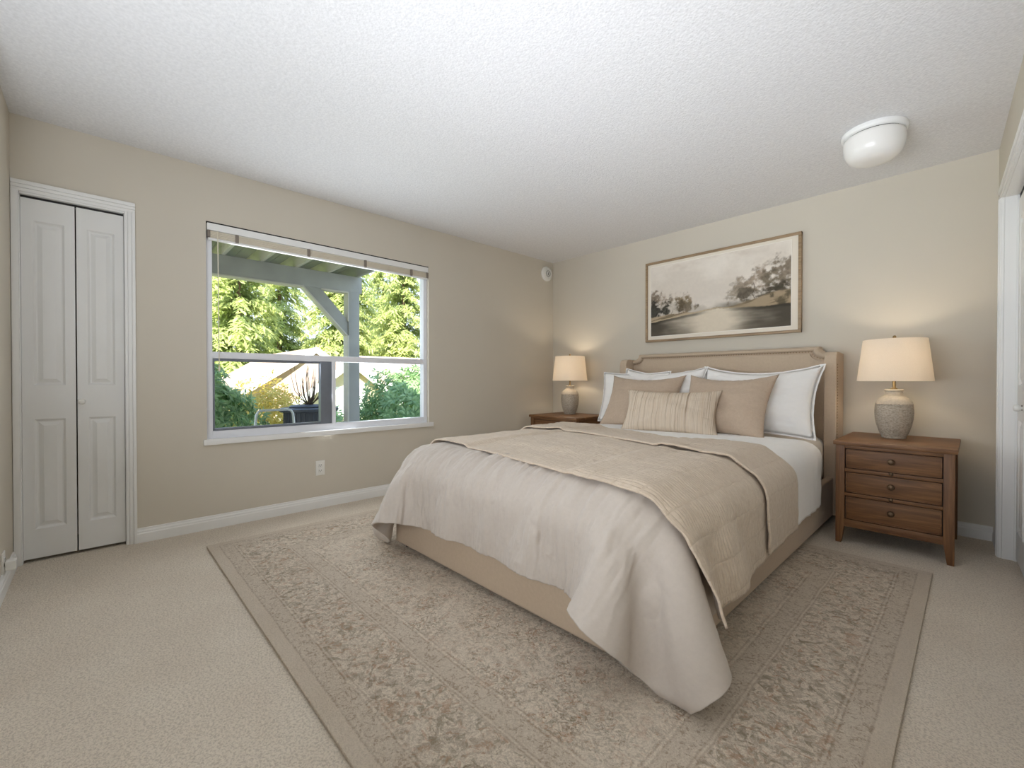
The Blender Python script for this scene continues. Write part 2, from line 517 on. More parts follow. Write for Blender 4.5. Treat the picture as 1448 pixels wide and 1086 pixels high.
# closet doors on the right (east frame)
e_dr = struct(bpy.data.objects.new('door_2', None)); COL.objects.link(e_dr); e_dr.location = ELOC; e_dr.rotation_euler = (0, 0, EA)
for k in range(4):
    b = -.378 - k * .459
    a = b - .453
    bm = new_bm()
    m_ = (a + b) / 2
    cols_ = ((a + .05, m_ - .022), (m_ + .022, b - .05))
    door_leaf(bm, a, b, .02, 2.0, [(c[0], c[1], z0, z1) for c in cols_ for z0, z1 in ((.18, .79), (.98, 1.89))], -.052, .032, 'x', 1)
    lf = obj('door_leaf', bm, M['door'], e_dr, smooth=20)
    if k in (0, 3):
        bm = new_bm()
        lathe(bm, [(r_ * 1.15, z_ * 1.1) for r_, z_ in knob], 24, Matrix.Translation((-.645 if k == 0 else a + .24, -.052, .865)) @ Matrix.Rotation(-PI / 2, 4, 'X'))
        obj('door_knob', bm, M['plastic'], lf, smooth=60)
        bm = new_bm()
        bx(bm, (b - .28 + .07, -.052, .85), (b - .28 + .082, -.049, .878), .001)
        obj('keyhole_plate', bm, M['bronze'], lf)
bm = new_bm(); bx(bm, (OP[0] + .01, -.085, 2.012), (OP[1] - .01, -.055, 2.035)); obj('door_track', bm, M['dark'], e_dr)
bm = new_bm()
for (a, b) in ((-.36, -.298), (-2.282, -2.22)):
    bx(bm, (a, 0, 0), (b, .012, 2.04), .003); bx(bm, (a + .006, .010, 0), (a + .02, .018, 2.04), .003); bx(bm, (a + .03, .010, 0), (b - .004, .022, 2.04), .003)
bx(bm, (-2.282, 0, 2.036), (-.298, .012, 2.10), .003); bx(bm, (-2.282, .010, 2.045), (-.298, .018, 2.058), .003); bx(bm, (-2.282, .010, 2.066), (-.298, .022, 2.096), .003)
bx(bm, (-.366, -.10, 0), (-.354, .0, 2.04), .002); bx(bm, (-2.226, -.10, 0), (-2.214, .0, 2.04), .002); bx(bm, (-2.22, -.10, 2.034), (-.36, .0, 2.046), .002)
bx(bm, (-.372, -.085, 0), (-.364, -.045, 2.03), .001)
o = struct(obj('trim_2', bm, M['white'])); o.location = ELOC; o.rotation_euler = (0, 0, EA)

# ------------------------------------------------------------------ window
wn_ = struct(bpy.data.objects.new('window_1', None)); COL.objects.link(wn_); wn_.location = (XW, 1.41, .6)
y0, y1, z0, z1 = WIN
xf, xb = XW - .030, XW - .095
def wpart(name, boxes, m, parent=wn_, bev=.003):
    bm = new_bm()
    for lo, hi in boxes: bx(bm, lo, hi, bev)
    return obj(name, bm, m, parent, shift=wn_.location)
fr = wpart('window_frame', [((xb, y0, z0), (xf, y0 + .038, z1)), ((xb, y1 - .038, z0), (xf, y1, z1)), ((xb, y0 + .036, z1 - .05), (xf, y1 - .036, z1)),
      ((xb, y0 + .036, z0), (xf, y1 - .036, z0 + .058)), ((xb, y0 + .036, 1.158), (xf - .002, y1 - .036, 1.204)),
      ((xb, 1.388, z0 + .056), (xf + .004, 1.418, 1.160))], M['vinyl'])
wpart('sliding_sash', [((xb + .01, y0 + .037, z0 + .058), (xf - .012, y0 + .052, 1.158)), ((xb + .01, 1.300, z0 + .058), (xf - .004, 1.388, 1.158)),
      ((xb + .01, y0 + .05, z0 + .058), (xf - .012, 1.31, z0 + .075)), ((xb + .01, y0 + .05, 1.140), (xf - .012, 1.31, 1.158))], M['steel'])
wpart('pane', [((XW - .066, y0 + .036, 1.2), (XW - .062, y1 - .036, z1 - .048))], M['glass'], bev=0)
wpart('pane', [((XW - .066, 1.416, z0 + .056), (XW - .062, y1 - .036, 1.16))], M['glass'], bev=0)
wpart('pane', [((XW - .072, y0 + .05, z0 + .07), (XW - .068, 1.302, 1.145))], M['glass'], bev=0)
wpart('window_sill', [((XW - .095, y0 + .001, .588), (XW + .002, y1 - .001, .606)), ((XW, .518, .570), (XW + .024, 2.328, .608))], M['white'], bev=.004)

bl = thing('window_blind', 'white slatted blind drawn up to the top of the window', 'blind', (XW - .01, 1.41, 2.0))
def bpart(name, boxes, m, parent=bl, bev=.002):
    bm = new_bm()
    for lo, hi in boxes: bx(bm, lo, hi, bev)
    return obj(name, bm, m, parent, shift=bl.location)
bpart('headrail', [((XW - .026, y0 + .006, 2.022), (XW + .006, y1 - .006, 2.070)), ((XW + .002, y0 + .006, 2.022), (XW + .010, y1 - .006, 2.030))], M['white'])
bpart('slat_stack', [((XW - .026, y0 + .012, 1.975 + k * .0066), (XW + .000 + (.002 if k % 2 else 0), y1 - .012, 1.9795 + k * .0066)) for k in range(7)], plain('cream_slats', (226, 218, 200), .5, .03, 12), bev=.0012)
bpart('bottom_rail', [((XW - .026, y0 + .012, 1.958), (XW + .002, y1 - .012, 1.972))], M['white'])
clipm = plain('grey_clip', (128, 118, 108), .5, .05)
for yy in (.72, 1.20, 1.66, 2.10):
    bpart('hold_clip', [((XW - .004, yy - .010, 1.966), (XW + .010, yy + .010, 2.024))], clipm)
for yy in (y0 + .008, y1 - .024):
    bpart('end_bracket', [((XW - .028, yy, 1.975), (XW + .008, yy + .016, 2.022))], clipm)
bm = new_bm(); tube(bm, [(XW + .010, .605, 2.02), (XW + .012, .606, 1.7), (XW + .012, .608, 1.3), (XW + .012, .609, 1.10)], .0028, 8); lathe(bm, [(0, 1.065), (.005, 1.07), (.006, 1.09), (.003, 1.105), (0, 1.106)], 12, None, XW + .012, .609)
obj('pull_cord', bm, plain('cord', (228, 220, 200), .7), bl, shift=bl.location)
bm = new_bm(); bx(bm, (XW - .03, y0 + .002, 2.074), (XW + .0005, y1 - .002, 2.0795)); obj('shadow_gap_strip', bm, M['dark'], bl, shift=bl.location)  # dark strip that paints in the shadow gap above the headrail

# ------------------------------------------------------------------ wall and ceiling fittings
def outlet(loc, rz, label):
    t_ = thing('wall_outlet', label, 'outlet', loc, rz, )
    bm = new_bm(); bx(bm, (-.035, -.006, -.058), (.035, 0, .058), .003); obj('cover_plate', bm, M['plastic'], t_)
    for zz in (-.021, .021):
        bm = new_bm(); bx(bm, (-.0165, -.0085, zz - .014), (.0165, -.005, zz + .014), .003)
        rc = obj('receptacle', bm, M['plastic'], t_)
        bm = new_bm(); bx(bm, (-.008, -.0092, zz - .002), (-.0055, -.008, zz + .008)); bx(bm, (.0055, -.0092, zz - .002), (.008, -.008, zz + .008)); bx(bm, (-.002, -.0092, zz - .009), (.002, -.008, zz - .005))
        obj('slots', bm, M['slot'], rc, smooth=0)
    return t_
outlet((XW, 1.281, .314), PI / 2, 'white double wall outlet below the bedroom window')
vt = outlet((-3.18, YS, .13), PI, 'white outlet plate low on the left wall beside the narrow folding door')
bm = new_bm(); bx(bm, (-.022, -.045, -.03), (.022, -.009, .016), .008, 3); obj('plug', bm, M['plastic'], vt)

sd = thing('smoke_detector', 'round white alarm disc high on the window wall by the corner', 'smoke detector', (XW, 3.945, 2.288))
RX = Matrix.Rotation(PI / 2, 4, 'Y')
bm = new_bm(); lathe(bm, [(0, 0), (.088, 0), (.088, .012), (.080, .024), (.064, .030), (.062, .022), (.056, .022), (.054, .031), (.0, .034)], 40, RX); obj('housing', bm, M['plastic'], sd, smooth=50)
bm = new_bm(); lathe(bm, [(.030, .033), (.033, .038), (.036, .033)], 32, RX); bx(bm, (.030, -.004, -.02), (.0375, .004, .012), .001); obj('grille_ring', bm, M['slot'], sd, smooth=50)

cl = thing('ceiling_light', 'white flush ceiling light with opal glass drum, switched off', 'ceiling light', (-.405, 3.255, H))
bm = new_bm(); lathe(bm, [(0, 0), (.150, 0), (.152, -.012), (.149, -.024), (.142, -.028), (0, -.028)], 56); obj('mounting_plate', bm, M['white'], cl, smooth=50)
bm = new_bm(); lathe(bm, [(0, -.028), (.130, -.028), (.130, -.033), (0, -.033)], 48); obj('gasket', bm, M['slot'], cl, smooth=50)
bm = new_bm()
prof = [(.128, -.031), (.140, -.036), (.143, -.05)] + [(.143 * (math.cos(a) ** .55), -.055 - .125 * (math.sin(a) ** .8)) for a in [k * PI / 2 / 14 for k in range(14)]] + [(0, -.18)]
lathe(bm, prof, 56); obj('glass_shade', bm, M['opal'], cl, smooth=60)

# ------------------------------------------------------------------ picture
def vn(u, v, seed=0):
    """smooth value noise"""
    rng = np.random.RandomState(seed); L = rng.rand(64, 64)
    iu = np.floor(u).astype(int); iv = np.floor(v).astype(int); fu = u - iu; fv = v - iv
    fu = fu * fu * (3 - 2 * fu); fv = fv * fv * (3 - 2 * fv)
    g_ = lambda a, b: L[a % 64, b % 64]
    return (g_(iu, iv) * (1 - fu) + g_(iu + 1, iv) * fu) * (1 - fv) + (g_(iu, iv + 1) * (1 - fu) + g_(iu + 1, iv + 1) * fu) * fv
def fbm(u, v, s, o=5, seed=0, k=.55):
    r_, a, n_ = 0, 1, 0
    for i in range(o):
        r_ = r_ + a * vn(u * s + 7.3 * i, v * s + 3.1 * i, seed + i); n_ += a; a *= k; s *= 2.03
    return r_ / n_
def ss(a, b, x): 
    t_ = np.clip((x - a) / (b - a), 0, 1); return t_ * t_ * (3 - 2 * t_)

px0, px1, pz0, pz1 = -2.290, -.940, 1.388, 2.182
pic = thing('framed_picture', 'framed misty river landscape painting hung above the bed', 'picture', ((px0 + px1) / 2, YN, (pz0 + pz1) / 2))
bm = new_bm(); f_ = .022
bx(bm, (px0, YN - .040, pz0), (px1, YN - .004, pz0 + f_), .003); bx(bm, (px0, YN - .040, pz1 - f_), (px1, YN - .004, pz1), .003)
bx(bm, (px0, YN - .0405, pz0 + .001), (px0 + f_, YN - .004, pz1 - .001), .003); bx(bm, (px1 - f_, YN - .0405, pz0 + .001), (px1, YN - .004, pz1 - .001), .003)
bx(bm, (px0 + .004, YN - .008, pz0 + .004), (px1 - .004, YN, pz1 - .004))
obj('picture_frame', bm, M['frame_wood'], pic, shift=pic.location)
bm = new_bm(); bx(bm, (px0 + f_ - .002, YN - .028, pz0 + f_ - .002), (px1 - f_ + .002, YN - .010, pz1 - f_ + .002)); obj('mat_board', bm, plain('cream_mat_board', (226, 217, 202), .9, .01), pic, smooth=0, shift=pic.location)
NX, NZ = 300, 170
ax0, ax1, az0, az1 = px0 + .058, px1 - .072, pz0 + .058, pz1 - .052
U, V = np.meshgrid(np.linspace(0, 1, NX), np.linspace(0, 1, NZ), indexing='ij')
asp = 1.65
u_, v_ = U * asp, V
mistc = np.array(lin((222, 212, 199))[:3]); 
def mixc(a, b, f): return a * (1 - f[..., None]) + b * f[..., None]
def cc(*c): return np.array(lin(c)[:3])
img = np.ones((NX, NZ, 3)) * cc(214, 205, 193)
img = mixc(img, cc(228, 220, 209), ss(.3, .7, fbm(u_, v_ * 1.6, 2.2, 4, 3)))
img = mixc(img, cc(200, 188, 174), ss(.55, .8, fbm(u_ + 5, v_ * 2, 2.6, 5, 9)) * ss(.5, 1, V) * .6)
nf = fbm(u_, v_, 9, 5, 21); nc = fbm(u_, v_, 26, 4, 31)
# far misty tree line
top = .35 + .05 * np.sin(U * 9) + .09 * np.abs(U - .5)
img = mixc(img, cc(176, 167, 153), ss(.03, -.03, V - top - (nf - .5) * .16) * .55)
def canopy(cx, cz, rx, rz, col, dens, hard=-.5):
    global img
    d = ((U - cx) / rx) ** 2 + ((V - cz) / rz) ** 2
    f = ss(1.35, hard, d + (nf - .5) * 2.2 + (nc - .5) * 2.4)
    c_ = cc(*col) * (1.25 - .9 * (fbm(u_, v_, 34, 3, 51) - .25))[..., None]
    img = mixc(img, c_, np.clip(f * dens * 1.9, 0, .95))
def trunk(cx, z0_, z1_, w, col, dens):
    global img
    x = cx + .006 * np.sin(V * 40)
    f = ss(w, w * .3, np.abs(U - x)) * ss(z0_, z0_ + .02, V) * ss(z1_, z1_ - .06, V)
    img = mixc(img, cc(*col), f * dens)
for a in [(.80, .56, .09, .20, (150, 135, 118), .75), (.70, .50, .08, .15, (146, 133, 117), .8), (.95, .60, .09, .24, (128, 116, 100), .85), (.88, .52, .07, .17, (118, 108, 92), .8),
          (.64, .44, .06, .10, (160, 148, 132), .7), (.73, .43, .07, .09, (100, 92, 79), .8), (.94, .44, .09, .12, (78, 72, 60), .9), (.84, .41, .07, .08, (88, 80, 68), .8),
          (.04, .50, .06, .14, (128, 114, 98), .8), (.12, .47, .06, .14, (150, 132, 114), .6), (.17, .50, .03, .10, (128, 116, 100), .75), (.26, .45, .07, .13, (132, 116, 92), .85), (.24, .40, .06, .10, (100, 90, 72), .8),
          (.13, .41, .05, .13, (62, 60, 52), .95), (.04, .38, .06, .12, (58, 56, 50), .95), (.31, .36, .04, .07, (116, 105, 88), .8), (.37, .35, .025, .05, (122, 110, 92), .8)]: canopy(*a)
for a in [(.775, .33, .6, .004, (84, 74, 62), .8), (.71, .34, .45, .004, (74, 66, 55), .7), (.88, .36, .5, .004, (72, 64, 54), .7), (.13, .22, .4, .004, (48, 44, 38), .9), (.05, .22, .36, .003, (48, 44, 38), .9), (.18, .24, .38, .0025, (60, 54, 46), .8), (.09, .23, .4, .0025, (52, 48, 42), .8), (.24, .26, .4, .003, (60, 54, 46), .8)]: trunk(*a)
# banks
wob = (fbm(u_, v_, 5, 4, 44) - .5) * .05
lb = .275 + .05 * U * 1.2 + wob; img = mixc(img, cc(178, 160, 134), ss(.015, -.01, V - lb) * ss(.62, .40, U))
rb = .30 + .13 * ss(.55, 1.0, U) + wob; img = mixc(img, cc(166, 148, 122), ss(.012, -.01, V - rb) * ss(.45, .62, U))
stk = fbm(u_ * .8, v_ * 9 - U * 3, 5, 3, 83)
low_ = ((V < lb) & (U < .6)) | ((V < rb) & (U > .5))
img = np.where(low_[..., None], mixc(img, cc(104, 92, 72), ss(.48, .66, stk) * .75), img)
img = mixc(img, cc(94, 86, 68), ss(.62, .8, nf + (U - .8)) * ss(.02, -.02, V - rb) * ss(.55, .9, U) * .9)
img = mixc(img, cc(70, 66, 54), ss(.07, .0, np.abs(V - (.315 + .05 * (U - .5)) - wob)) * ss(.48, .6, U) * ss(.78, .62, U) * .6)
# water with reflections
wl = .205 + .085 * ss(.0, .5, U) + wob * .6 - .03 * ss(.5, .9, U)
rip = fbm(u_ * .6, v_ * 9, 3, 4, 61)
shade_ = np.clip(np.abs(U - .52) / .5, 0, 1)
soft_ = fbm(u_, v_ * 2.5, 4, 3, 67)
wc = mixc(np.ones_like(img) * cc(216, 204, 184), cc(84, 78, 68), ss(.12, 1.0, shade_ + (rip - .5) * .22 + (soft_ - .5) * .4 + .22 * ss(.5, .8, U)))
wc = mixc(wc, cc(96, 88, 76), ss(.10, .0, V) * .5 * ss(.2, .5, shade_))
img = np.where((V < wl)[..., None], wc, img)
img = mixc(img, cc(58, 54, 45), ss(.035, .004, np.abs(V - wl + .014)) * ss(.05, .35, shade_) * .65)
img = mixc(img, cc(210, 192, 162), ss(.010, .002, np.abs(V - wl - .008)) * .6 * ss(.8, .5, U))
img = img * (0.965 + .07 * fbm(u_, v_, 40, 3, 77))[..., None]
X_ = ax0 + (ax1 - ax0) * U - pic.location.x; Z_ = az0 + (az1 - az0) * V - pic.location.z
vs = np.stack([X_, np.full_like(X_, -.0295), Z_], -1).reshape(-1, 3)
fs = [(i * NZ + j, (i + 1) * NZ + j, (i + 1) * NZ + j + 1, i * NZ + j + 1) for i in range(NX - 1) for j in range(NZ - 1)]
me = bpy.data.meshes.new('painting'); me.from_pydata(vs.tolist(), [], fs)
ca = me.color_attributes.new('paint', 'FLOAT_COLOR', 'POINT')
ca.data.foreach_set('color', np.concatenate([img, np.ones(img.shape[:2] + (1,))], -1).ravel().astype(np.float32))
t = NT('painted_canvas')
at = t.n('Attribute', attribute_name='paint')
me.materials.append(t.set(at.outputs['Color'], .8, t.bump(t.noise(t.tc.outputs['Object'], 400, 2), .2, .001), Specular_IOR_Level=.2))
po = bpy.data.objects.new('painting', me); COL.objects.link(po); po.parent = pic
bm = new_bm(); s_ = .006
for lo, hi in (((ax0 - s_, az0 - s_), (ax1 + s_, az0)), ((ax0 - s_, az1), (ax1 + s_, az1 + s_)), ((ax0 - s_, az0), (ax0, az1)), ((ax1, az0), (ax1 + s_, az1))):
    bx(bm, (lo[0], YN - .0305, lo[1]), (hi[0], YN - .027, hi[1]), .001)
obj('mat_bevel', bm, plain('mat_bevel_white', (236, 230, 219), .8, .01), pic, shift=pic.location)

# settled drape shapes of the bed linen, half millimetres, as second differences along both directions
CLOTH = {
    'duvet': (84, 50, [
-1953,-31,-24,-33,-30,-34,-35,-22,-13,2,19,33,44,53,56,53,41,34,14,0,-3,-20,-28,-37,-26,-15,-5,9,21,31,33,22,13,5,0,-1,-14,-6,2,3,10,6,0,0,0,-6,2,4,0,0,44,1,-4,4,0,3,2,-8,-10,-9,
-12,-7,-5,-5,-1,1,0,1,5,0,3,2,0,5,-1,1,2,1,-1,3,-3,-6,-2,-4,0,0,2,1,0,0,0,-3,0,0,0,1,0,-1,0,0,42,2,0,0,2,-2,0,-1,-5,-9,-10,-9,-9,-4,-3,-1,3,-2,6,0,
0,5,1,0,3,1,3,-1,3,-2,-3,-4,-5,-1,0,1,0,1,1,1,-2,-2,0,0,0,1,0,-1,0,0,40,3,-1,-2,2,0,3,-3,-1,-7,-6,-11,-9,-9,-4,2,-1,0,2,2,0,4,3,1,1,2,1,1,0,0,
-5,-4,-4,0,0,0,1,1,2,-1,-2,-1,0,0,0,1,0,-1,0,0,44,-4,1,-2,0,7,0,1,-6,-1,-9,-12,-6,-8,-9,-2,2,1,-1,4,0,4,3,2,2,2,-1,1,3,-4,-6,-4,-2,0,0,0,2,2,1,-2,
-3,0,0,0,0,1,0,-1,0,0,39,4,-3,2,-2,-1,2,3,5,-7,-7,-5,-13,-7,-8,-5,2,-1,-1,3,0,4,2,3,1,3,1,0,1,-5,-6,-4,0,0,0,0,2,3,-1,-1,-3,0,0,0,0,2,-2,0,0,0,
32,6,3,4,-4,1,0,3,-2,3,-3,-10,-8,-9,-8,-9,-1,2,-2,2,0,1,6,3,2,3,-1,1,-1,-6,-8,0,0,0,0,0,5,0,-5,0,0,0,0,0,0,0,0,0,0,0,27,8,7,-3,5,-4,-1,0,6,-2,
-1,-4,-6,-11,-9,-7,-5,2,-1,-1,0,0,8,2,4,1,1,1,-4,-11,-2,0,0,0,0,0,2,-2,0,0,0,0,0,0,0,0,0,0,0,0,18,8,8,11,0,1,-3,-2,1,5,1,-4,-9,-6,-10,-10,-5,-3,0,-1,
0,0,5,7,5,1,1,-3,-9,-5,1,0,0,0,0,0,0,0,0,0,0,0,0,0,0,0,0,0,0,0,10,8,8,7,7,1,5,1,-2,-1,2,0,-3,-9,-5,-11,-8,-3,-1,-6,0,0,0,15,4,0,2,-2,-11,1,
0,0,0,0,0,-1,1,0,-1,1,-1,1,-1,0,0,0,0,1,0,0,1,4,11,12,6,9,0,-3,-1,2,3,3,-1,-5,-9,-6,-12,-5,-3,-4,1,1,2,1,7,3,-1,-5,1,1,0,1,-1,0,0,2,-1,0,0,-1,
1,-1,1,0,-1,1,0,-1,0,0,7,-10,3,10,15,9,9,5,-4,1,-1,0,4,-4,-1,-8,-9,-7,-9,0,2,1,1,1,1,1,1,0,0,1,1,-1,1,0,-1,0,0,0,0,1,0,0,0,0,1,-2,0,0,1,0,
19,-7,-12,-5,10,15,14,10,6,-2,-1,3,-3,2,-4,-7,-4,-10,-5,1,1,0,1,0,2,0,0,1,-1,-1,1,0,0,-1,1,-1,-1,0,3,-1,-1,1,-1,1,-1,0,2,0,-3,2,32,-5,-6,-9,-12,2,13,15,12,5,
-1,-1,2,1,-1,-1,-7,-5,-6,2,-1,1,-1,1,-2,1,1,-2,2,0,-3,0,0,2,0,1,0,1,-3,0,0,1,0,-1,1,2,-3,-1,3,-1,44,-4,-4,-7,-8,-11,-8,11,15,7,11,-2,-1,6,0,0,-4,-9,0,-1,
0,3,0,0,-1,-2,-1,2,-4,0,0,2,-1,1,0,-3,1,1,1,0,-1,-2,2,-1,2,-3,1,3,-3,1,53,-2,-3,-7,-4,-4,-10,-11,3,10,6,3,5,0,0,1,1,1,2,1,0,-1,0,-2,0,2,-3,0,1,-1,
-2,1,-1,-2,2,0,2,-3,1,0,2,-1,-2,2,-4,3,1,-3,1,-2,56,3,-3,-1,-5,-6,-3,-8,-8,-3,8,13,-2,3,4,0,1,-1,1,0,1,0,-2,3,1,-1,0,-2,1,1,3,-6,4,0,-3,3,-1,1,-1,-2,
0,0,4,-3,3,0,-3,3,0,-1,61,-4,-1,1,2,-4,1,-3,-7,-1,-4,1,10,1,-1,3,1,1,0,-2,2,-3,5,-4,0,-1,1,3,-2,1,-3,3,1,-2,0,2,-3,-1,3,2,0,-1,-3,3,0,-1,0,-2,3,1,
51,1,5,1,2,-1,-2,3,-3,-3,-4,3,1,0,5,0,0,1,-2,4,-5,3,-2,3,-4,3,1,-4,4,-2,1,2,-5,5,0,-2,0,1,-1,-1,-2,5,0,-1,-4,1,3,-2,0,-1,46,4,0,2,1,5,2,-3,4,-3,
3,-4,1,3,1,0,2,0,-1,0,1,-3,-1,-2,3,-1,3,1,-5,0,4,-2,1,-3,1,0,1,0,0,1,3,-5,1,0,0,2,-1,-1,1,-2,33,-1,4,3,2,6,2,4,0,6,0,2,0,-2,3,0,-3,0,3,-3,
1,1,-1,1,3,-2,-3,1,2,-2,-1,0,3,0,-1,1,1,-3,-1,0,0,4,-1,-2,4,-4,-2,3,0,3,25,3,-1,4,3,2,3,7,5,2,3,1,1,4,-3,0,6,0,-1,0,-2,-1,1,3,-3,1,0,-3,2,0,
0,-1,-1,1,1,-4,1,6,-2,-3,0,-2,0,3,-2,3,1,-1,-3,0,33,3,6,1,4,3,1,0,3,3,0,1,2,1,-2,5,-6,2,-1,2,1,-1,0,-3,0,-1,2,1,1,2,-2,0,1,-3,3,1,-2,-2,1,3,
-1,-1,2,-2,2,-2,0,1,-2,2,45,5,2,1,2,3,-1,1,2,1,-1,3,-1,-1,2,0,0,1,0,-1,-2,3,0,-1,1,-1,-2,2,0,-1,0,-1,-2,3,0,-1,1,-1,1,-3,0,1,0,0,-1,0,1,1,4,-3,
52,3,-1,5,1,-2,4,-2,-1,-2,1,2,-2,0,4,-5,4,-4,3,-1,0,-1,2,0,-3,2,1,-1,0,-1,3,-1,1,2,-5,2,-2,3,0,2,0,-2,-1,0,-1,4,-1,0,-6,4,60,-4,5,-2,0,1,-1,2,-2,2,
2,-3,0,3,-4,5,-3,4,-1,-1,0,-1,-3,0,2,1,-2,2,0,0,-3,4,-2,-1,0,1,1,-2,1,-2,0,4,-2,0,2,-2,-2,-1,4,0,59,5,-4,0,-2,0,5,-5,4,-4,0,2,0,-2,3,-2,4,0,-2,-1,
4,-2,0,-1,1,-2,-1,0,-2,5,-3,1,2,-2,0,1,-1,0,-2,1,1,-2,3,1,-2,-2,4,-3,2,-2,62,-3,2,-1,2,-2,-4,4,-3,4,0,-4,7,-1,1,1,-1,-4,3,-1,-2,2,1,-2,-1,1,0,2,1,-5,
3,-2,-1,0,2,-2,2,-1,0,2,-1,0,-2,0,1,0,-1,3,-2,-1,60,-2,3,-1,1,0,-2,0,0,1,-2,2,0,2,-3,3,-4,3,0,0,1,-2,1,1,2,-2,2,-6,2,0,0,0,0,0,0,0,0,0,0,0,
0,0,0,0,0,0,0,0,0,0,56,3,-3,4,-3,2,3,-3,3,-1,-1,0,0,1,3,-3,2,3,-4,4,-6,4,-2,0,-3,3,-2,3,-3,0,0,0,0,0,0,0,0,0,0,0,0,0,0,0,0,0,0,0,0,0,
54,0,3,-2,4,-1,2,2,-4,-1,5,-2,0,1,-1,1,1,-4,3,-1,2,-1,-3,3,0,-3,3,-2,1,0,0,0,0,0,0,0,0,0,0,0,0,0,0,0,0,0,0,0,0,0,57,1,-2,5,-1,-3,-1,3,2,-1,
-3,5,-3,1,2,-1,1,0,2,-4,1,2,-1,0,2,-1,-1,-1,-1,0,0,0,0,0,0,0,0,0,0,0,0,0,0,0,0,0,0,0,0,0,60,1,2,-4,-3,8,-4,0,1,1,-2,0,3,-3,-2,1,3,-2,-1,2,
2,-4,4,-4,-1,2,0,2,-1,0,0,0,0,0,0,0,0,0,0,0,0,0,0,0,0,0,0,0,0,0,64,-2,-3,1,4,-6,5,-4,1,-2,4,-1,-1,-1,4,0,-2,2,-1,2,-2,0,-2,1,-1,3,-2,0,-1,0,
0,0,0,0,0,0,0,0,0,0,0,0,0,0,0,0,0,0,0,0,58,1,2,-1,-2,3,-3,0,1,2,-3,3,-1,3,-3,0,1,2,-3,1,-2,2,1,-1,0,-3,-1,3,0,0,0,0,0,0,0,0,0,0,0,0,
0,0,0,0,0,0,0,0,0,0,57,-2,-1,2,-1,-1,5,2,-4,2,4,-3,1,1,0,3,-5,1,2,-3,4,-2,-2,2,1,-2,1,-3,1,0,0,0,0,0,0,0,0,0,0,0,0,0,0,0,0,0,0,0,0,0,
53,3,2,0,1,4,-4,2,0,0,0,-2,2,-3,5,-2,2,-1,-2,4,-4,1,1,-1,1,-2,3,-4,2,0,0,0,0,0,0,0,0,0,0,0,0,0,0,0,0,0,0,0,0,0,59,1,-1,2,2,-3,1,-1,2,-4,
-1,2,-1,4,-2,0,3,1,1,-5,3,0,0,-2,-3,4,-2,3,-3,0,0,0,0,0,0,0,0,0,0,0,0,0,0,0,0,0,0,0,0,0,63,-2,1,-3,0,0,-2,0,2,3,-1,1,2,-3,2,-1,0,-4,3,0,
-1,0,-1,3,1,0,-5,1,1,0,0,0,0,0,0,0,0,0,0,0,0,0,0,0,0,0,0,0,0,0,57,3,1,-1,1,-3,2,2,-2,1,-2,2,-2,3,-1,0,-2,4,-1,3,-2,-1,-1,-1,0,1,3,-1,-3,0,
0,0,0,0,0,0,0,0,0,0,0,0,0,0,0,0,0,0,0,0,61,-2,-3,2,1,0,2,0,-2,-1,5,-1,-3,1,-1,0,3,-2,0,-1,2,-3,3,3,-4,-3,3,-2,3,0,0,0,0,0,0,0,0,0,0,0,
0,0,0,0,0,0,0,0,0,0,59,3,-2,2,-3,2,-2,0,0,0,-2,1,5,0,-1,0,1,1,-2,0,0,1,0,-4,3,2,-5,2,-1,0,0,0,0,0,0,0,0,0,0,0,0,0,0,0,0,0,0,0,0,0,
59,0,1,-2,2,0,-1,-1,4,0,-2,2,-3,2,-2,3,-4,1,4,-1,-1,-1,0,0,3,-4,3,-3,1,0,0,0,0,0,0,0,0,0,0,0,0,0,0,0,0,0,0,0,0,0,61,-3,3,-1,1,-1,0,2,-4,3,
1,-3,4,-4,2,0,5,-5,0,1,1,1,-2,0,0,1,-2,-1,0,0,0,0,0,0,0,0,0,0,0,0,0,0,0,0,0,0,0,0,0,0,59,1,1,1,-4,2,-1,-1,2,-3,5,0,-4,2,1,0,-2,6,-4,1,
-1,1,-2,0,-2,3,1,-1,0,0,0,0,0,0,0,0,0,0,0,0,0,0,0,0,0,0,0,0,0,0,60,-1,-1,2,-1,2,-1,0,0,3,-4,2,0,0,0,3,-2,-2,1,0,0,1,0,2,-3,-1,-3,4,-1,0,
0,0,0,0,0,0,0,0,0,0,0,0,0,0,0,0,0,0,0,0,60,3,-3,-4,5,-4,4,-1,0,-2,0,1,1,2,2,-5,1,3,-3,2,0,-2,4,-3,0,-2,2,-2,1,0,0,0,0,0,0,0,0,0,0,0,
0,0,0,0,0,0,0,0,0,0,62,-1,0,2,-5,2,1,-3,0,4,1,-4,4,-2,0,3,-1,-4,3,1,0,-1,-1,0,2,-1,1,-2,-1,0,0,0,0,0,0,0,0,0,0,0,0,0,0,0,0,0,0,0,0,0,
55,3,0,1,3,0,-1,1,1,-6,0,5,-4,2,0,-1,1,3,-2,-4,2,0,2,-2,2,-2,0,2,0,0,0,0,0,0,0,0,0,0,0,0,0,0,0,0,0,0,0,0,0,0,57,-3,4,-2,0,2,-2,5,-3,5,
-2,0,0,-1,3,-1,1,-1,1,-2,1,0,-3,3,-3,4,-3,2,-2,0,0,0,0,0,0,0,0,0,0,0,0,0,0,0,0,0,0,0,0,0,57,-1,-1,5,-2,1,0,-3,6,-4,1,1,2,0,-2,0,2,-2,3,-1,
-1,-1,0,0,3,-1,-1,0,-1,0,0,0,0,0,0,0,0,0,0,0,0,0,0,0,0,0,0,0,0,0,59,2,-1,-3,5,-3,1,0,-3,2,4,-6,2,3,1,0,0,0,-2,2,-2,4,-1,1,-5,1,2,-5,2,0,
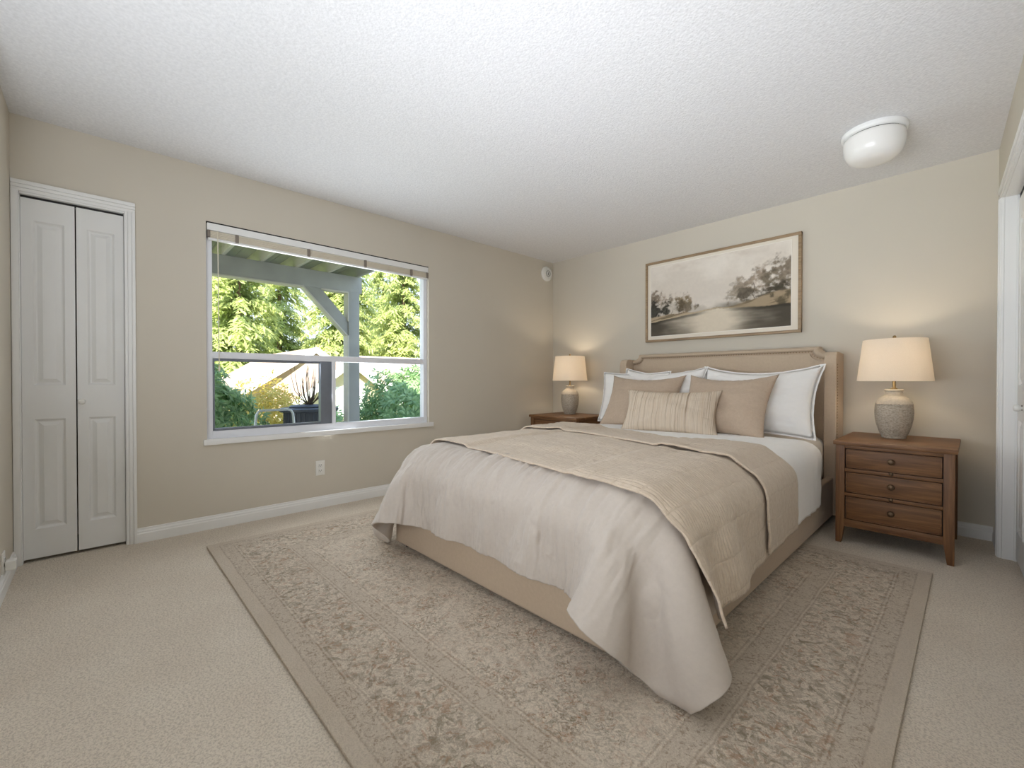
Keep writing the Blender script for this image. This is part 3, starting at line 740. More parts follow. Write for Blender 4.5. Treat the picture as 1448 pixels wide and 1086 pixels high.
0,0,0,0,0,0,0,0,0,0,0,0,0,0,0,0,0,0,0,0,60,-1,3,0,-3,2,1,-1,-1,3,-4,2,2,-2,-4,5,-4,3,0,3,-1,-3,1,-3,4,-5,2,2,0,0,0,0,0,0,0,0,0,0,0,0,
0,0,0,0,0,0,0,0,0,0,61,0,0,0,-2,-1,2,-2,2,-1,2,0,-2,0,6,-5,2,0,-1,-1,2,0,2,0,-3,1,0,-2,0,0,0,0,0,0,0,0,0,0,0,0,0,0,0,0,0,0,0,0,0,0,
57,2,-4,-1,4,-1,0,3,1,-1,-2,3,1,-1,-3,6,-1,1,-1,0,-1,-2,-2,2,-1,4,-3,0,0,0,0,0,0,0,0,0,0,0,0,0,0,0,0,0,0,0,0,0,0,0,54,0,5,1,-4,5,0,-2,-1,1,
1,0,-2,5,-2,-2,5,-2,3,-5,2,1,-2,0,1,-1,-1,4,-4,0,0,0,0,0,0,0,0,0,0,0,0,0,0,0,0,0,0,0,0,0,58,-1,0,2,4,-5,-1,2,3,-4,2,0,4,-5,2,2,-3,-3,1,4,
-2,-1,1,0,2,-1,-1,-1,1,0,0,0,0,0,0,0,0,0,0,0,0,0,0,0,0,0,0,0,0,0,62,2,-4,-1,2,1,-1,2,-4,4,-4,0,-2,3,4,-4,1,4,-1,-3,-1,2,2,0,-6,0,3,1,-2,3,
-3,0,0,1,-1,1,-1,-1,0,2,-2,0,1,0,1,-1,1,-1,1,-3,59,-3,5,0,-2,0,-1,0,1,-3,7,-1,1,0,-4,2,2,-4,2,1,-1,3,-6,0,5,-1,-1,-3,4,-4,3,-1,2,-3,2,-2,3,-1,0,-2,
3,0,-3,1,0,-1,0,1,-1,3,59,2,-2,2,-1,0,2,-3,-1,3,-3,2,1,0,2,-1,1,2,-2,1,1,-5,6,-2,-3,-1,2,0,0,-2,-1,2,-2,2,-3,4,-5,3,0,2,-4,2,2,0,0,-1,1,-1,-1,0,
56,1,2,-3,1,4,-2,0,3,-4,3,0,-1,-1,1,2,-4,3,1,-2,-1,1,1,-1,-1,5,-2,-3,-1,5,1,-4,0,1,2,-3,2,0,1,-3,1,-3,2,-2,-1,3,-1,2,-1,1,48,2,1,6,1,-3,3,3,0,0,
-4,1,1,2,1,-1,4,-3,0,-1,4,-2,-3,0,5,-4,-2,3,3,-4,-2,1,1,1,-2,0,3,-3,1,-1,4,0,-4,1,0,3,-2,0,3,-3,34,6,4,1,4,4,1,-2,-2,4,3,3,1,-1,0,2,-3,5,-4,4,
-5,2,-2,2,-1,0,2,1,-5,1,4,0,-1,-4,4,-1,-2,2,0,2,-5,1,4,-2,1,-3,2,-3,0,3,25,1,3,4,3,1,3,6,6,3,5,-1,-1,6,0,-1,0,-4,5,-4,2,-2,4,-4,0,1,-2,3,2,0,
-4,2,0,1,-4,4,-1,1,-4,-1,4,1,-3,1,2,-3,-1,5,-4,2,29,0,3,4,-1,8,1,7,1,7,-4,2,2,-1,1,-1,3,1,-1,1,-3,2,-3,2,1,-3,2,-1,2,-2,0,0,-2,4,0,-3,0,2,0,4,
-2,0,-1,0,-4,4,0,0,-1,1,39,5,0,1,9,-3,7,-1,6,-3,0,-4,1,0,3,3,1,-2,-1,4,0,-3,2,-1,-4,3,-1,2,-2,1,2,-3,2,-2,2,-2,4,-5,2,-4,4,-2,3,-2,2,1,-2,-2,3,-4,
48,4,2,3,0,3,1,0,-3,-4,1,-3,1,5,-2,2,-1,4,-2,-2,1,1,-1,0,3,-2,0,-2,1,1,-2,4,-1,-1,-1,3,-2,1,0,-1,-2,2,0,2,-2,-1,1,-2,1,1,60,-3,4,-4,0,1,-2,-4,-5,-2,
-3,2,7,1,0,2,2,0,2,-4,0,0,0,3,-1,-1,4,-2,-1,-2,2,-2,1,1,0,1,-3,0,3,1,-1,0,-1,2,-2,1,-1,3,0,-3,55,4,-2,0,-6,-4,-3,-4,-9,-6,2,10,4,3,4,-2,2,-1,0,3,
0,0,0,-2,0,3,-3,0,3,1,-2,2,1,-2,0,-2,2,3,-3,-1,1,-1,-1,1,1,0,2,-2,0,1,59,-8,-1,-5,-3,-5,-10,-14,-4,7,9,10,2,-1,2,2,-2,3,1,2,-2,2,-2,1,-1,-1,0,-2,0,-2,
1,-1,-2,1,3,-1,1,-4,2,0,0,-1,2,-1,2,-2,-1,0,0,1,45,-1,-8,-4,-7,-11,-11,3,14,13,8,-2,1,6,2,1,-4,-9,0,-2,3,0,-2,0,-2,1,0,0,-1,-2,2,-1,2,-2,0,-1,-1,4,-2,2,
-2,1,-2,1,0,-2,2,1,0,-1,33,-3,-6,-8,-12,-7,9,15,14,9,1,-1,3,-3,2,-3,-3,-4,-9,0,1,0,2,0,0,-2,0,1,-2,2,-3,2,-2,3,-3,4,0,-2,0,0,1,-1,0,-1,0,3,-3,0,0,2,
22,-7,-8,-11,0,15,15,14,8,2,-1,1,-2,1,-3,-3,-10,-10,-7,3,0,1,0,1,1,1,-1,2,-1,0,2,-3,3,-2,1,-2,0,0,0,0,1,1,1,-3,1,0,2,-2,0,-1,11,-8,-9,6,17,10,9,8,2,-4,
3,-1,4,-2,-4,-11,-5,-9,-5,-3,1,1,2,0,2,2,1,-1,1,1,-1,2,-3,1,0,1,0,-1,1,0,-1,-1,1,2,-2,0,0,1,0,0,-1,-4,10,16,8,8,9,-4,-2,2,0,5,-3,-3,-10,-4,-11,-6,-5,-4,
1,1,2,2,6,1,1,-4,1,1,0,0,1,0,0,-1,0,1,-1,0,0,1,-1,0,1,-1,0,0,0,0,4,5,11,8,6,9,-1,-1,1,-3,6,2,-5,-7,-7,-10,-7,-5,0,-6,0,0,0,9,7,4,0,0,-14,1,
1,0,0,0,-1,1,0,0,0,0,0,0,0,0,0,0,0,0,0,0,11,9,8,9,7,-3,1,1,-1,5,-4,-1,-4,-8,-8,-9,-9,-2,0,-2,0,0,1,10,5,0,1,-2,-4,-9,0,0,0,0,1,-1,0,0,0,0,
0,0,0,0,0,0,0,0,0,0,22,6,8,4,2,3,-4,1,1,0,3,-7,-8,-9,-8,-7,-5,1,-2,-1,0,0,6,4,3,3,1,0,-3,-10,-4,0,0,0,0,0,4,-3,-1,0,0,0,0,0,0,0,0,0,0,0,
27,10,4,1,1,-3,-2,4,3,2,-5,-7,-8,-10,-9,-8,-1,0,0,1,0,0,6,2,3,2,0,2,-1,-5,-8,-1,0,0,0,0,3,3,-4,-2,0,0,0,0,0,0,0,0,0,0,34,6,1,0,-2,2,2,2,-2,-2,
-4,-6,-11,-6,-10,-7,1,2,-2,2,0,2,4,2,3,1,1,0,1,-3,-6,-5,0,0,0,0,3,2,0,-2,-3,0,0,0,0,2,-2,0,0,0,40,0,2,-1,0,2,2,2,-2,-5,-8,-8,-10,-8,-4,-7,1,0,-1,5,
0,2,4,1,1,5,0,0,1,-2,-5,-4,-3,0,0,0,2,1,1,0,-4,0,0,0,0,2,-1,-1,0,0,39,3,0,-1,0,1,4,-2,-2,-6,-7,-13,-6,-10,-6,3,0,0,1,2,0,4,2,2,2,-1,2,1,2,-2,
-3,-4,-5,0,0,0,1,1,2,0,-3,-1,0,0,0,0,2,-2,0,0,43,2,-3,2,1,-1,0,-3,-4,-6,-10,-9,-7,-6,-6,0,2,0,3,2,0,4,2,3,-1,1,3,0,0,3,-5,-5,-3,-2,0,1,0,2,0,1,
-1,-3,0,0,0,1,0,-1,0,0,44,-2,4,-1,-1,5,-2,-3,-8,-10,-11,-9,-8,-5,2,-1,2,-1,3,2,0,4,2,2,1,1,1,0,3,0,-3,-4,-3,-4,0,0,2,0,1,0,1,-4,0,0,0,1,0,-1,0,0,
-1394,-31,-32,-30,-15,2,21,35,43,54,50,44,35,19,11,29,41,50,53,61,56,55,44,43,47,51,59,58,55,49,47,55,56,58,60,54,60,56,58,55,59,58,56,57,56,56,59,57,59,58,-21,-1,5,16,2,0,-9,-10,-2,-9,
1,8,7,10,3,-5,-1,-2,1,-3,1,2,1,0,2,2,-1,0,-2,1,3,0,1,2,-4,3,-1,1,-1,1,-2,-2,4,-1,0,2,0,-2,0,-3,-21,5,16,5,2,-5,-6,-8,-10,-3,-2,2,5,11,8,-4,1,-4,2,0,
-2,0,2,3,-2,3,0,-1,0,-2,4,2,-1,0,0,1,-4,3,-1,2,-1,1,-3,3,-2,0,1,0,0,3,-13,19,11,-1,-3,-6,-6,-7,-10,-5,-5,2,4,5,11,0,-4,1,1,-2,1,3,-2,2,1,-2,-1,4,-2,2,
1,-1,2,0,-2,-1,4,-3,1,-1,2,0,2,-3,1,2,-5,3,0,-1,-10,17,3,7,2,-5,-8,-7,-8,-9,-4,-5,2,7,7,6,-2,3,-6,3,-1,-2,4,1,0,6,-4,0,1,1,1,-1,1,-3,3,2,-3,-1,2,0,
-2,1,0,0,4,-4,4,-4,1,-1,-20,15,7,6,11,0,-6,-7,-8,-7,-6,-7,2,0,7,7,0,-2,2,-2,0,-1,6,-1,1,-3,7,-7,3,-1,4,1,-2,2,-1,-2,3,2,-3,1,1,0,-4,0,-2,5,-2,3,-5,2,
-24,8,11,7,7,11,1,-8,-9,-9,-10,-4,-4,3,3,9,0,2,0,0,1,-1,-1,1,7,-3,-5,4,1,3,-1,2,0,-2,-2,0,1,-2,4,-4,3,-1,0,0,4,-6,0,3,1,-2,-32,8,7,12,6,8,10,2,-6,-11,
-6,-9,-9,-1,4,8,3,-2,0,1,0,1,0,3,-1,4,0,-2,-1,1,0,-2,3,-2,4,-2,-1,1,-4,4,-3,0,3,3,-3,1,-1,-2,1,2,-35,0,9,7,13,8,8,9,1,-9,-12,-6,-8,-4,3,3,9,-3,1,-2,
3,-3,2,3,1,-2,1,0,-1,5,-1,0,-3,3,1,0,-2,-1,4,-3,1,1,-1,-1,-2,3,0,0,2,-3,-40,1,6,5,8,14,0,12,14,4,-13,-10,-5,-6,-4,0,5,2,2,-2,0,2,-2,1,2,0,-1,1,5,-3,
0,-2,2,-2,0,3,-1,4,-4,0,0,1,1,-1,1,-4,1,2,-4,3,-39,0,2,3,7,6,18,-10,4,25,6,-15,-11,-7,-2,0,0,8,-1,3,-2,1,-1,2,-2,2,1,1,-4,4,-1,1,0,1,-1,-1,3,-3,-2,6,
-3,-3,3,-3,1,6,0,-4,2,1,-39,-1,-4,9,2,5,10,17,-9,4,24,0,-9,-7,-9,-2,1,2,1,-1,-1,0,4,-3,5,-4,0,3,1,-5,3,2,-4,2,2,-3,0,2,2,-4,2,2,-2,2,0,-3,0,0,3,-2,
-40,1,4,-5,1,4,7,18,19,-1,-3,11,-5,-9,-6,-4,1,-1,-1,4,-2,1,1,3,-3,3,-1,-4,4,2,0,0,1,-2,-1,4,-2,-3,5,-2,0,2,-1,1,-2,1,-2,3,-2,2,-35,0,-4,-1,2,0,1,6,18,5,
5,5,10,-4,-3,-5,-4,-1,2,-4,3,-1,1,-2,1,-2,6,1,-2,1,-2,-2,3,1,-4,2,2,2,-6,5,-1,-1,-2,2,2,-3,5,-2,-2,1,-29,-3,-4,1,-7,1,1,3,4,10,6,1,6,7,1,-3,-3,1,-2,2,
-1,2,2,0,-2,4,-4,1,2,0,-1,2,1,-1,1,0,0,1,2,-3,3,-3,3,-3,-2,3,-2,0,4,-3,-13,-5,-5,-4,-1,-3,-3,-5,2,4,7,7,0,4,3,4,2,-1,1,2,2,0,-2,0,3,-1,3,-4,0,-2,
5,-2,-2,3,2,-2,-3,-1,5,-2,-2,2,-1,3,0,-2,3,0,-1,-2,3,-5,-4,-7,-5,-6,0,-2,-5,-1,3,12,4,1,1,1,1,3,-2,4,0,0,-2,5,-4,3,-2,5,-3,2,-4,6,-1,-3,-1,1,2,2,-5,2,
4,-1,-1,-1,0,3,-6,1,-2,4,17,-3,-3,-2,-8,-4,-10,-4,1,-4,1,5,5,3,1,1,1,1,4,-7,4,0,3,-2,-1,-1,2,-2,1,2,-1,-2,2,0,3,0,0,-5,4,2,-6,3,0,-2,5,-3,3,-2,3,-1,
32,-2,-1,-6,-2,-8,-6,-8,-8,1,-4,0,8,1,1,2,-1,-3,3,3,-3,2,-2,2,2,-1,-4,4,-1,-2,1,1,-1,4,-6,3,0,2,-3,1,-1,0,3,-2,-2,2,-1,3,-2,-3,42,-1,-6,-4,-3,-4,-2,-7,-7,-7,
-2,1,4,0,-1,1,1,1,-2,-2,3,-2,-1,-1,2,1,2,-3,0,2,-2,2,-3,-2,5,-3,0,1,1,-1,3,-3,-4,3,2,-3,0,1,0,0,50,-3,2,-1,-2,-4,-8,-3,-6,-8,-7,-7,2,3,-1,-1,0,0,0,2,
-7,2,1,0,0,-3,1,-2,5,-3,1,-2,0,3,-2,1,-1,1,-4,0,3,-1,0,4,-4,1,2,-1,-1,2,54,-1,-3,0,-2,-2,-1,-2,-8,-9,-6,-7,-7,1,0,3,-1,-2,2,-3,5,-4,0,-3,0,1,1,2,-6,4,
1,-3,4,-5,0,1,0,-1,5,-2,-4,2,4,-6,0,3,-1,-1,-2,2,47,-1,0,-5,-3,-1,-4,-5,1,-3,-7,-7,-7,-1,4,-5,1,4,-3,0,-3,1,3,0,0,1,-5,3,1,-3,-2,4,-2,-1,4,-4,3,-3,-2,3,
2,-3,-2,6,-3,0,-1,-1,5,-3,41,-3,-4,-4,-4,-3,-4,-3,-9,-5,-1,1,1,1,-1,5,0,0,-2,2,1,1,-4,-1,0,-1,5,-6,4,0,3,-6,1,2,-1,-2,-2,3,1,-1,0,2,1,-3,2,-4,1,4,-4,1,
34,-3,-6,-2,-3,-8,-4,-6,-1,0,1,0,2,-1,3,-3,2,-3,0,3,-1,-3,1,4,-3,3,-4,5,-5,1,-3,5,0,0,-4,6,1,-1,-2,0,0,-2,-1,0,2,2,-1,-2,0,1,23,-7,-5,-6,-5,0,0,0,0,1,
-1,2,-1,2,-1,3,-1,2,0,-1,1,1,3,-3,2,-4,6,-5,3,-1,0,1,0,-1,2,-5,-1,0,2,-1,0,1,2,0,-1,-2,0,-1,3,0,6,-4,-2,0,0,0,0,0,0,0,2,0,1,-1,3,-2,1,0,2,-3,
0,1,-3,5,-3,5,-4,0,3,0,0,-3,0,1,2,-2,2,0,-1,0,-1,1,-3,1,0,1,0,2,-3,-2,0,0,0,0,0,0,0,0,0,1,0,1,-1,4,-3,1,0,0,3,1,-3,3,0,-2,2,-1,2,0,-1,-1,
1,0,-1,0,-3,3,-2,0,0,-1,1,0,0,-1,0,1,0,-3,2,1,-10,4,2,4,0,0,0,0,1,0,0,1,1,-2,2,0,-1,1,-4,3,4,-2,0,-3,2,-1,-4,5,-3,0,0,0,0,0,0,0,0,0,0,0,
0,0,0,0,0,0,0,0,0,0,-23,2,5,3,7,6,0,0,0,1,0,-1,1,1,1,-1,2,-1,2,-2,-4,3,-3,5,-1,-2,2,-5,2,0,0,0,0,0,0,0,0,0,0,0,0,0,0,0,0,0,0,0,0,0,
-25,1,0,2,0,5,10,7,0,0,0,2,-2,1,0,2,-3,2,-3,1,1,-2,6,-4,-2,0,-1,2,0,0,0,0,0,0,0,0,0,0,0,0,0,0,0,0,0,0,0,0,0,0,-16,1,0,-2,2,-2,2,6,9,0,
1,-1,1,0,-1,0,4,-3,4,-3,2,-2,-1,-1,3,-2,0,1,-2,0,0,0,0,0,0,0,0,0,0,0,0,0,0,0,0,0,0,0,0,0,-4,0,1,1,-2,1,-1,3,2,-1,0,1,1,-1,1,-3,-2,5,-3,2,
0,-1,-4,4,0,2,1,-2,-1,0,0,0,0,0,0,0,0,0,0,0,0,0,0,0,0,0,0,0,0,0,3,-1,-1,-1,2,-2,0,-3,3,1,0,-1,1,-2,1,3,-1,-1,0,-3,0,4,0,-2,1,-3,0,1,1,0,
0,0,0,0,0,0,0,0,0,0,0,0,0,0,0,0,0,0,0,0,12,1,0,-1,-2,1,-2,1,-10,1,-1,0,1,1,-3,2,1,-3,0,1,0,0,2,-1,-3,2,2,-2,0,0,0,0,0,0,0,0,0,0,0,0,
0,0,0,0,0,0,0,0,0,0,24,-1,-1,0,-1,-2,-2,-14,-3,-1,2,1,-4,2,1,-1,1,-2,3,1,0,-2,-3,1,0,1,-2,4,-2,0,0,0,0,0,0,0,0,0,0,0,0,0,0,0,0,0,0,0,0,0,
25,-3,-2,-2,-4,-7,-7,0,0,1,0,-2,3,-1,0,-1,1,3,-3,-3,0,2,1,0,2,0,0,-4,1,0,0,0,0,0,0,0,0,0,0,0,0,0,0,0,0,0,0,0,0,0,10,-1,-3,-4,-2,0,0,0,0,-1,
-1,3,-2,0,-1,1,-1,0,-1,5,-2,0,0,0,0,0,-3,2,1,0,0,0,0,0,0,0,0,0,0,0,0,0,0,0,0,0,0,0,0,0,4,-3,-1,0,0,0,0,0,0,1,1,-3,1,0,3,-3,1,0,2,-5,
5,-4,0,2,-3,2,2,-2,0,0,0,0,0,0,0,0,0,0,0,0,0,0,0,0,0,0,0,0,0,0,0,0,0,0,0,0,0,0,0,-1,0,2,-1,0,-1,3,-4,2,0,2,-3,2,1,-5,2,-1,2,0,0,0,
0,0,0,0,0,0,0,0,0,0,0,0,0,0,0,0,0,0,0,0,-15,0,1,0,2,3,5,4,0,0,0,0,0,-1,-1,2,3,-3,-1,-1,3,-1,-2,5,-1,-2,0,-1,1,0,0,0,0,0,0,0,0,0,0,0,
0,0,0,0,0,0,0,0,0,0,-9,1,1,2,2,5,2,-4,0,0,-1,0,2,0,0,-1,-1,1,-2,5,-3,-3,6,-3,-2,4,-4,3,-1,0,0,0,0,0,0,0,0,0,0,0,0,0,0,0,0,0,0,0,0,0,
-3,0,0,-1,-1,-3,-1,9,0,0,1,0,-2,1,-1,0,1,-1,5,-7,1,2,-1,-2,3,-1,4,-3,0,0,0,0,0,0,0,0,0,0,0,0,0,0,0,0,0,0,0,0,0,0,5,0,-1,1,-1,-2,-1,-1,0,0,
-1,0,1,-1,2,-3,2,1,-3,2,2,1,-3,3,-1,-1,-2,3,-2,0,0,0,0,0,0,0,0,0,0,0,0,0,0,0,0,0,0,0,0,0,16,0,0,0,-1,-2,-5,-8,0,0,1,-1,1,1,-2,1,-3,-1,5,1,
-6,2,-1,0,3,-2,0,0,1,0,0,0,0,0,0,0,0,0,0,0,0,0,0,0,0,0,0,0,0,0,6,-1,-1,-2,-1,-1,0,0,0,1,0,-2,1,-2,3,0,1,2,-7,2,3,-2,0,-1,-2,2,2,-3,2,0,
0,0,0,0,0,0,0,0,0,0,0,0,0,0,0,0,0,0,0,0,-1,1,0,0,0,0,0,0,0,0,-1,1,-2,3,-3,3,-1,-3,3,-2,1,-1,4,1,0,-2,-3,5,-3,0,0,0,0,0,0,0,0,0,0,0,
0,0,0,0,0,0,0,0,0,0,-8,3,3,2,0,0,0,0,-1,0,0,1,2,-1,2,-3,0,1,-2,4,-3,1,-3,0,-1,2,2,-1,0,0,0,0,0,0,0,0,0,0,0,0,0,0,0,0,0,0,0,0,0,0,
-16,1,3,3,5,4,0,0,1,-1,1,0,-3,0,1,1,-1,-1,2,-3,2,3,1,-3,3,-4,1,-1,1,0,0,0,0,0,0,0,0,0,0,0,0,0,0,0,0,0,0,0,0,0,-27,3,1,2,3,5,9,4,0,0,
0,0,1,-1,0,-2,2,2,1,-2,-1,-2,-1,4,-4,6,-5,0,2,0,0,0,0,0,0,0,0,0,0,0,0,0,0,0,0,0,0,0,0,0,-20,0,1,-1,0,1,1,8,9,1,-1,0,0,1,-2,0,1,-2,0,4,
0,-2,1,-2,5,-4,3,0,-2,0,0,0,0,0,0,0,0,0,0,0,0,0,0,0,0,0,0,0,0,0,-7,0,0,2,0,-2,2,1,4,0,0,-1,1,-1,2,-1,-2,4,-2,-1,1,-2,2,-1,0,1,1,-1,0,0,
0,0,0,0,0,0,0,0,0,0,0,0,0,0,0,0,0,0,0,0,1,-1,0,0,1,1,0,2,-4,-1,1,0,-2,1,0,1,0,0,1,-3,-1,6,-2,-1,-2,0,1,1,0,0,0,0,0,0,0,0,0,0,0,0,
0,0,0,0,0,0,0,0,0,0,10,0,1,0,-2,0,-1,1,-9,0,-2,1,2,-2,-3,2,2,-1,-4,2,2,-1,0,2,-2,1,-1,0,2,0,0,0,0,0,0,0,0,0,0,0,0,0,0,0,0,0,0,0,0,0,
24,0,-2,-1,1,0,-5,-16,-1,-1,2,-1,-2,1,1,-2,-1,0,4,1,-2,-1,2,1,0,-1,2,-4,1,0,0,0,0,0,0,0,0,0,0,0,0,0,0,0,0,0,0,0,0,0,25,-3,-2,-3,-3,-8,-6,0,0,0,
-1,-1,0,-1,1,-1,0,0,0,-1,1,1,-1,1,-1,1,0,1,1,0,0,0,0,0,0,0,0,0,0,0,0,0,0,0,0,0,0,0,0,0,16,-2,-4,-4,-5,-1,0,0,-1,0,0,-1,2,-1,-2,3,-1,-3,3,-2,
-1,3,-4,3,1,0,-1,4,-2,0,0,0,0,0,0,0,0,0,0,0,0,0,0,0,0,0,0,0,0,0,3,-2,-1,0,0,0,0,0,0,0,-2,1,-3,3,-1,-1,-1,2,-2,-2,2,-5,4,-3,1,0,-3,4,-4,4,
1,-1,1,-2,1,1,-1,3,0,-2,-1,3,-1,0,1,-3,2,0,2,-2,-1,1,0,0,0,0,0,0,0,-1,-1,0,1,-4,3,-4,2,0,0,4,-2,-2,-1,-1,1,0,2,-4,2,-3,2,1,-3,4,-3,3,-2,0,0,3,
-2,-1,2,0,-2,3,1,-3,0,3,-17,7,6,4,0,0,0,0,0,-1,1,-1,-3,1,-1,1,-2,-1,-4,0,2,3,-2,2,-1,-3,3,-1,-1,0,0,-1,5,-6,4,-2,3,-2,0,1,3,-2,-1,1,0,-2,0,3,-2,0,
-32,5,3,6,6,5,6,1,-1,0,-1,0,1,-2,-2,1,1,-1,1,0,-2,-1,6,-6,1,3,-3,1,1,1,-3,1,-4,7,-1,-4,1,3,-3,-1,-1,1,1,-1,2,3,-5,3,-1,-1,-40,4,5,1,3,5,2,7,9,3,
-1,-1,0,0,-2,-1,-3,1,3,-1,1,0,-4,2,-2,1,1,-2,1,2,-2,0,5,-2,-3,5,-2,-1,2,-1,-1,1,1,1,-2,0,1,0,-2,0,-45,1,2,4,3,2,2,4,1,5,4,7,4,0,-1,0,4,-3,-1,0,
3,-1,2,2,1,-3,0,0,1,-3,1,4,-7,2,3,-2,0,-1,1,2,-1,2,-1,-2,-1,3,-2,-1,4,0,-55,1,3,0,2,3,2,2,6,6,9,6,8,1,0,0,-5,4,1,-2,0,1,-1,0,-1,2,2,-2,1,1,
3,-2,3,-3,-1,-1,3,-2,2,-3,4,-1,-4,1,3,-4,5,0,-5,4,-54,3,-1,2,4,1,6,5,6,8,8,9,-2,-2,1,-1,2,0,-3,7,-2,0,-1,2,2,-2,-3,5,-1,1,-2,0,-4,1,5,1,-5,4,-3,3,
-4,-1,3,3,-2,-1,-1,-1,6,-4,-45,2,2,3,3,5,6,4,9,6,6,-3,1,-2,0,-1,-2,-1,2,-2,3,1,-1,0,-1,2,0,0,-1,-2,4,-2,3,0,-2,-1,1,1,-1,2,-1,-1,0,0,2,-2,2,-2,-2,1,
-35,0,3,5,3,5,4,11,7,4,0,1,-4,-1,-2,0,2,1,-3,3,-4,-1,4,-3,-2,2,-2,2,-1,0,0,0,1,-1,-1,2,1,-3,2,-2,3,-2,2,-3,-2,4,-3,5,-2,0,-27,6,3,3,6,7,10,4,1,4,
3,-3,-8,0,-5,0,-2,0,1,-4,2,1,-5,3,3,-4,2,-3,1,2,-4,2,1,0,0,-2,2,-2,0,0,1,2,-2,-1,3,-3,3,-5,2,1,-7,1,7,6,4,8,3,4,5,1,-3,-9,-7,-1,1,-3,-1,-4,1,-1,
0,-1,1,-1,-3,4,-3,1,2,-2,0,0,-2,-1,1,2,-3,0,3,-3,-1,0,1,1,0,0,-4,6,-3,-2,10,1,6,3,9,0,4,-2,3,-5,-2,-6,-2,-5,-1,-3,-2,0,-3,0,-3,1,3,-3,3,-4,3,-2,-2,-2,
2,-1,2,1,-1,-4,4,-1,-3,4,1,-3,1,1,-2,2,-1,-3,3,-1,22,9,1,4,1,2,-4,3,-5,-4,-9,-4,-6,-7,-3,3,4,1,1,0,-3,2,-6,2,-1,1,0,-1,0,0,-2,1,1,-4,-1,4,-2,4,-3,-3,
3,-1,2,-4,3,-2,5,-3,-2,2,31,4,1,2,0,-4,4,-2,-12,-12,-8,-6,-9,1,7,4,2,2,3,-5,4,-5,3,0,-2,1,0,-1,-1,2,1,-3,1,3,-3,-2,2,-4,5,1,-5,3,-2,1,-2,3,-3,-2,4,0,
39,-3,2,-1,-3,5,-6,-12,-28,-4,9,-12,4,9,3,4,2,-1,-4,3,1,0,-3,-1,2,-3,-1,1,2,-1,0,1,-2,-1,2,1,-3,0,-3,0,5,0,-3,3,-2,-2,2,1,-2,-2,38,2,-5,1,4,-10,-7,-21,6,0,
-24,-4,11,9,7,4,-3,0,-1,-3,-2,2,4,-4,0,0,-1,1,0,-3,2,-4,1,0,4,-4,3,-1,0,0,-1,-3,3,0,1,-1,-2,3,1,1,40,-3,4,-2,-9,-4,-16,4,-1,-22,-13,14,9,8,2,3,1,-10,-1,5,
-3,-1,-1,-1,2,0,1,-4,-2,2,-2,3,0,0,-5,7,-4,0,0,0,-1,4,-2,-2,-1,2,1,-1,0,0,39,0,-4,-5,-6,-11,-6,-10,-14,-7,12,12,4,6,4,-2,-6,0,1,-3,2,-1,-1,2,-7,1,3,-1,0,3,
-2,-2,-1,3,0,-4,2,3,-2,0,-1,0,0,0,0,2,-2,2,-5,3,33,1,-3,-9,-11,-10,-9,-11,-3,11,10,6,11,2,0,-4,-6,0,-3,0,2,-1,0,-1,1,0,-5,5,-6,1,-1,2,-1,-1,3,-1,-1,0,0,2,
-2,-1,-1,0,1,0,1,-2,1,-2,36,-8,-8,-9,-9,-8,-11,-3,6,9,8,9,3,5,-1,-8,-4,-1,3,-3,-1,2,1,-3,-5,3,-2,-1,5,-6,2,1,1,-1,-2,-1,1,1,2,-5,4,0,0,1,-2,-1,-1,3,3,-1,
28,-6,-11,-10,-8,-10,-3,6,10,8,8,7,5,-6,-1,-6,-6,2,-3,3,2,1,-5,0,-2,-4,7,-3,0,0,-3,1,0,0,-1,1,2,-4,0,1,1,0,0,-2,1,-1,5,-4,0,-1,23,-16,-8,-6,-9,-4,5,9,6,8,
8,4,-1,1,-6,-9,1,-1,3,-1,-1,1,0,-4,4,-2,-5,5,-3,-4,1,2,-3,3,-2,2,-1,0,1,0,-2,-1,3,1,1,-2,-2,-1,2,1,16,-20,-3,-6,-5,4,8,6,8,9,3,4,0,-5,-10,-5,2,2,-1,1,
0,-3,-2,0,-3,3,1,0,1,0,-3,-2,2,-3,5,-1,-2,2,-1,-1,-2,1,-1,1,1,-1,1,2,-3,1,20,-18,-16,-1,2,7,4,7,7,6,6,1,-3,-4,-10,-5,2,-1,2,2,0,1,-2,-2,0,-4,3,-2,-2,3,
-2,-2,2,0,-3,0,2,-3,1,3,2,0,0,-2,-1,1,-3,2,-2,0,27,-2,-15,-13,-2,2,6,7,8,5,4,-1,-6,-8,-9,2,1,0,1,-1,-1,-1,2,0,-4,0,1,-2,6,-5,0,-1,-1,1,0,0,-3,5,-2,-2,
1,0,-1,1,0,-1,4,-2,0,-1,24,3,-3,-14,-7,-2,5,8,9,4,-2,-6,-3,-10,-6,3,2,2,1,2,0,-1,-4,0,0,-2,-3,4,-5,8,-3,-2,-3,1,1,0,2,-4,3,0,-3,-2,3,1,-1,3,-5,1,1,0,
-740,0,2,26,33,33,34,31,19,19,12,3,3,-1,-2,6,7,7,8,8,9,13,30,30,32,29,28,23,23,19,2,-2,-3,0,-1,1,0,-3,3,1,-2,1,-4,3,-1,1,0,0,0,-1,0,4,22,3,1,-1,0,2,10,4,
4,6,2,2,2,0,0,-2,1,-2,0,0,-2,3,-3,-1,-4,0,-4,-3,0,0,3,0,2,-2,0,1,-2,0,0,1,5,-6,3,-2,0,0,-2,2,0,21,8,1,-2,2,2,3,2,4,5,8,2,4,-1,-2,0,2,2,0,
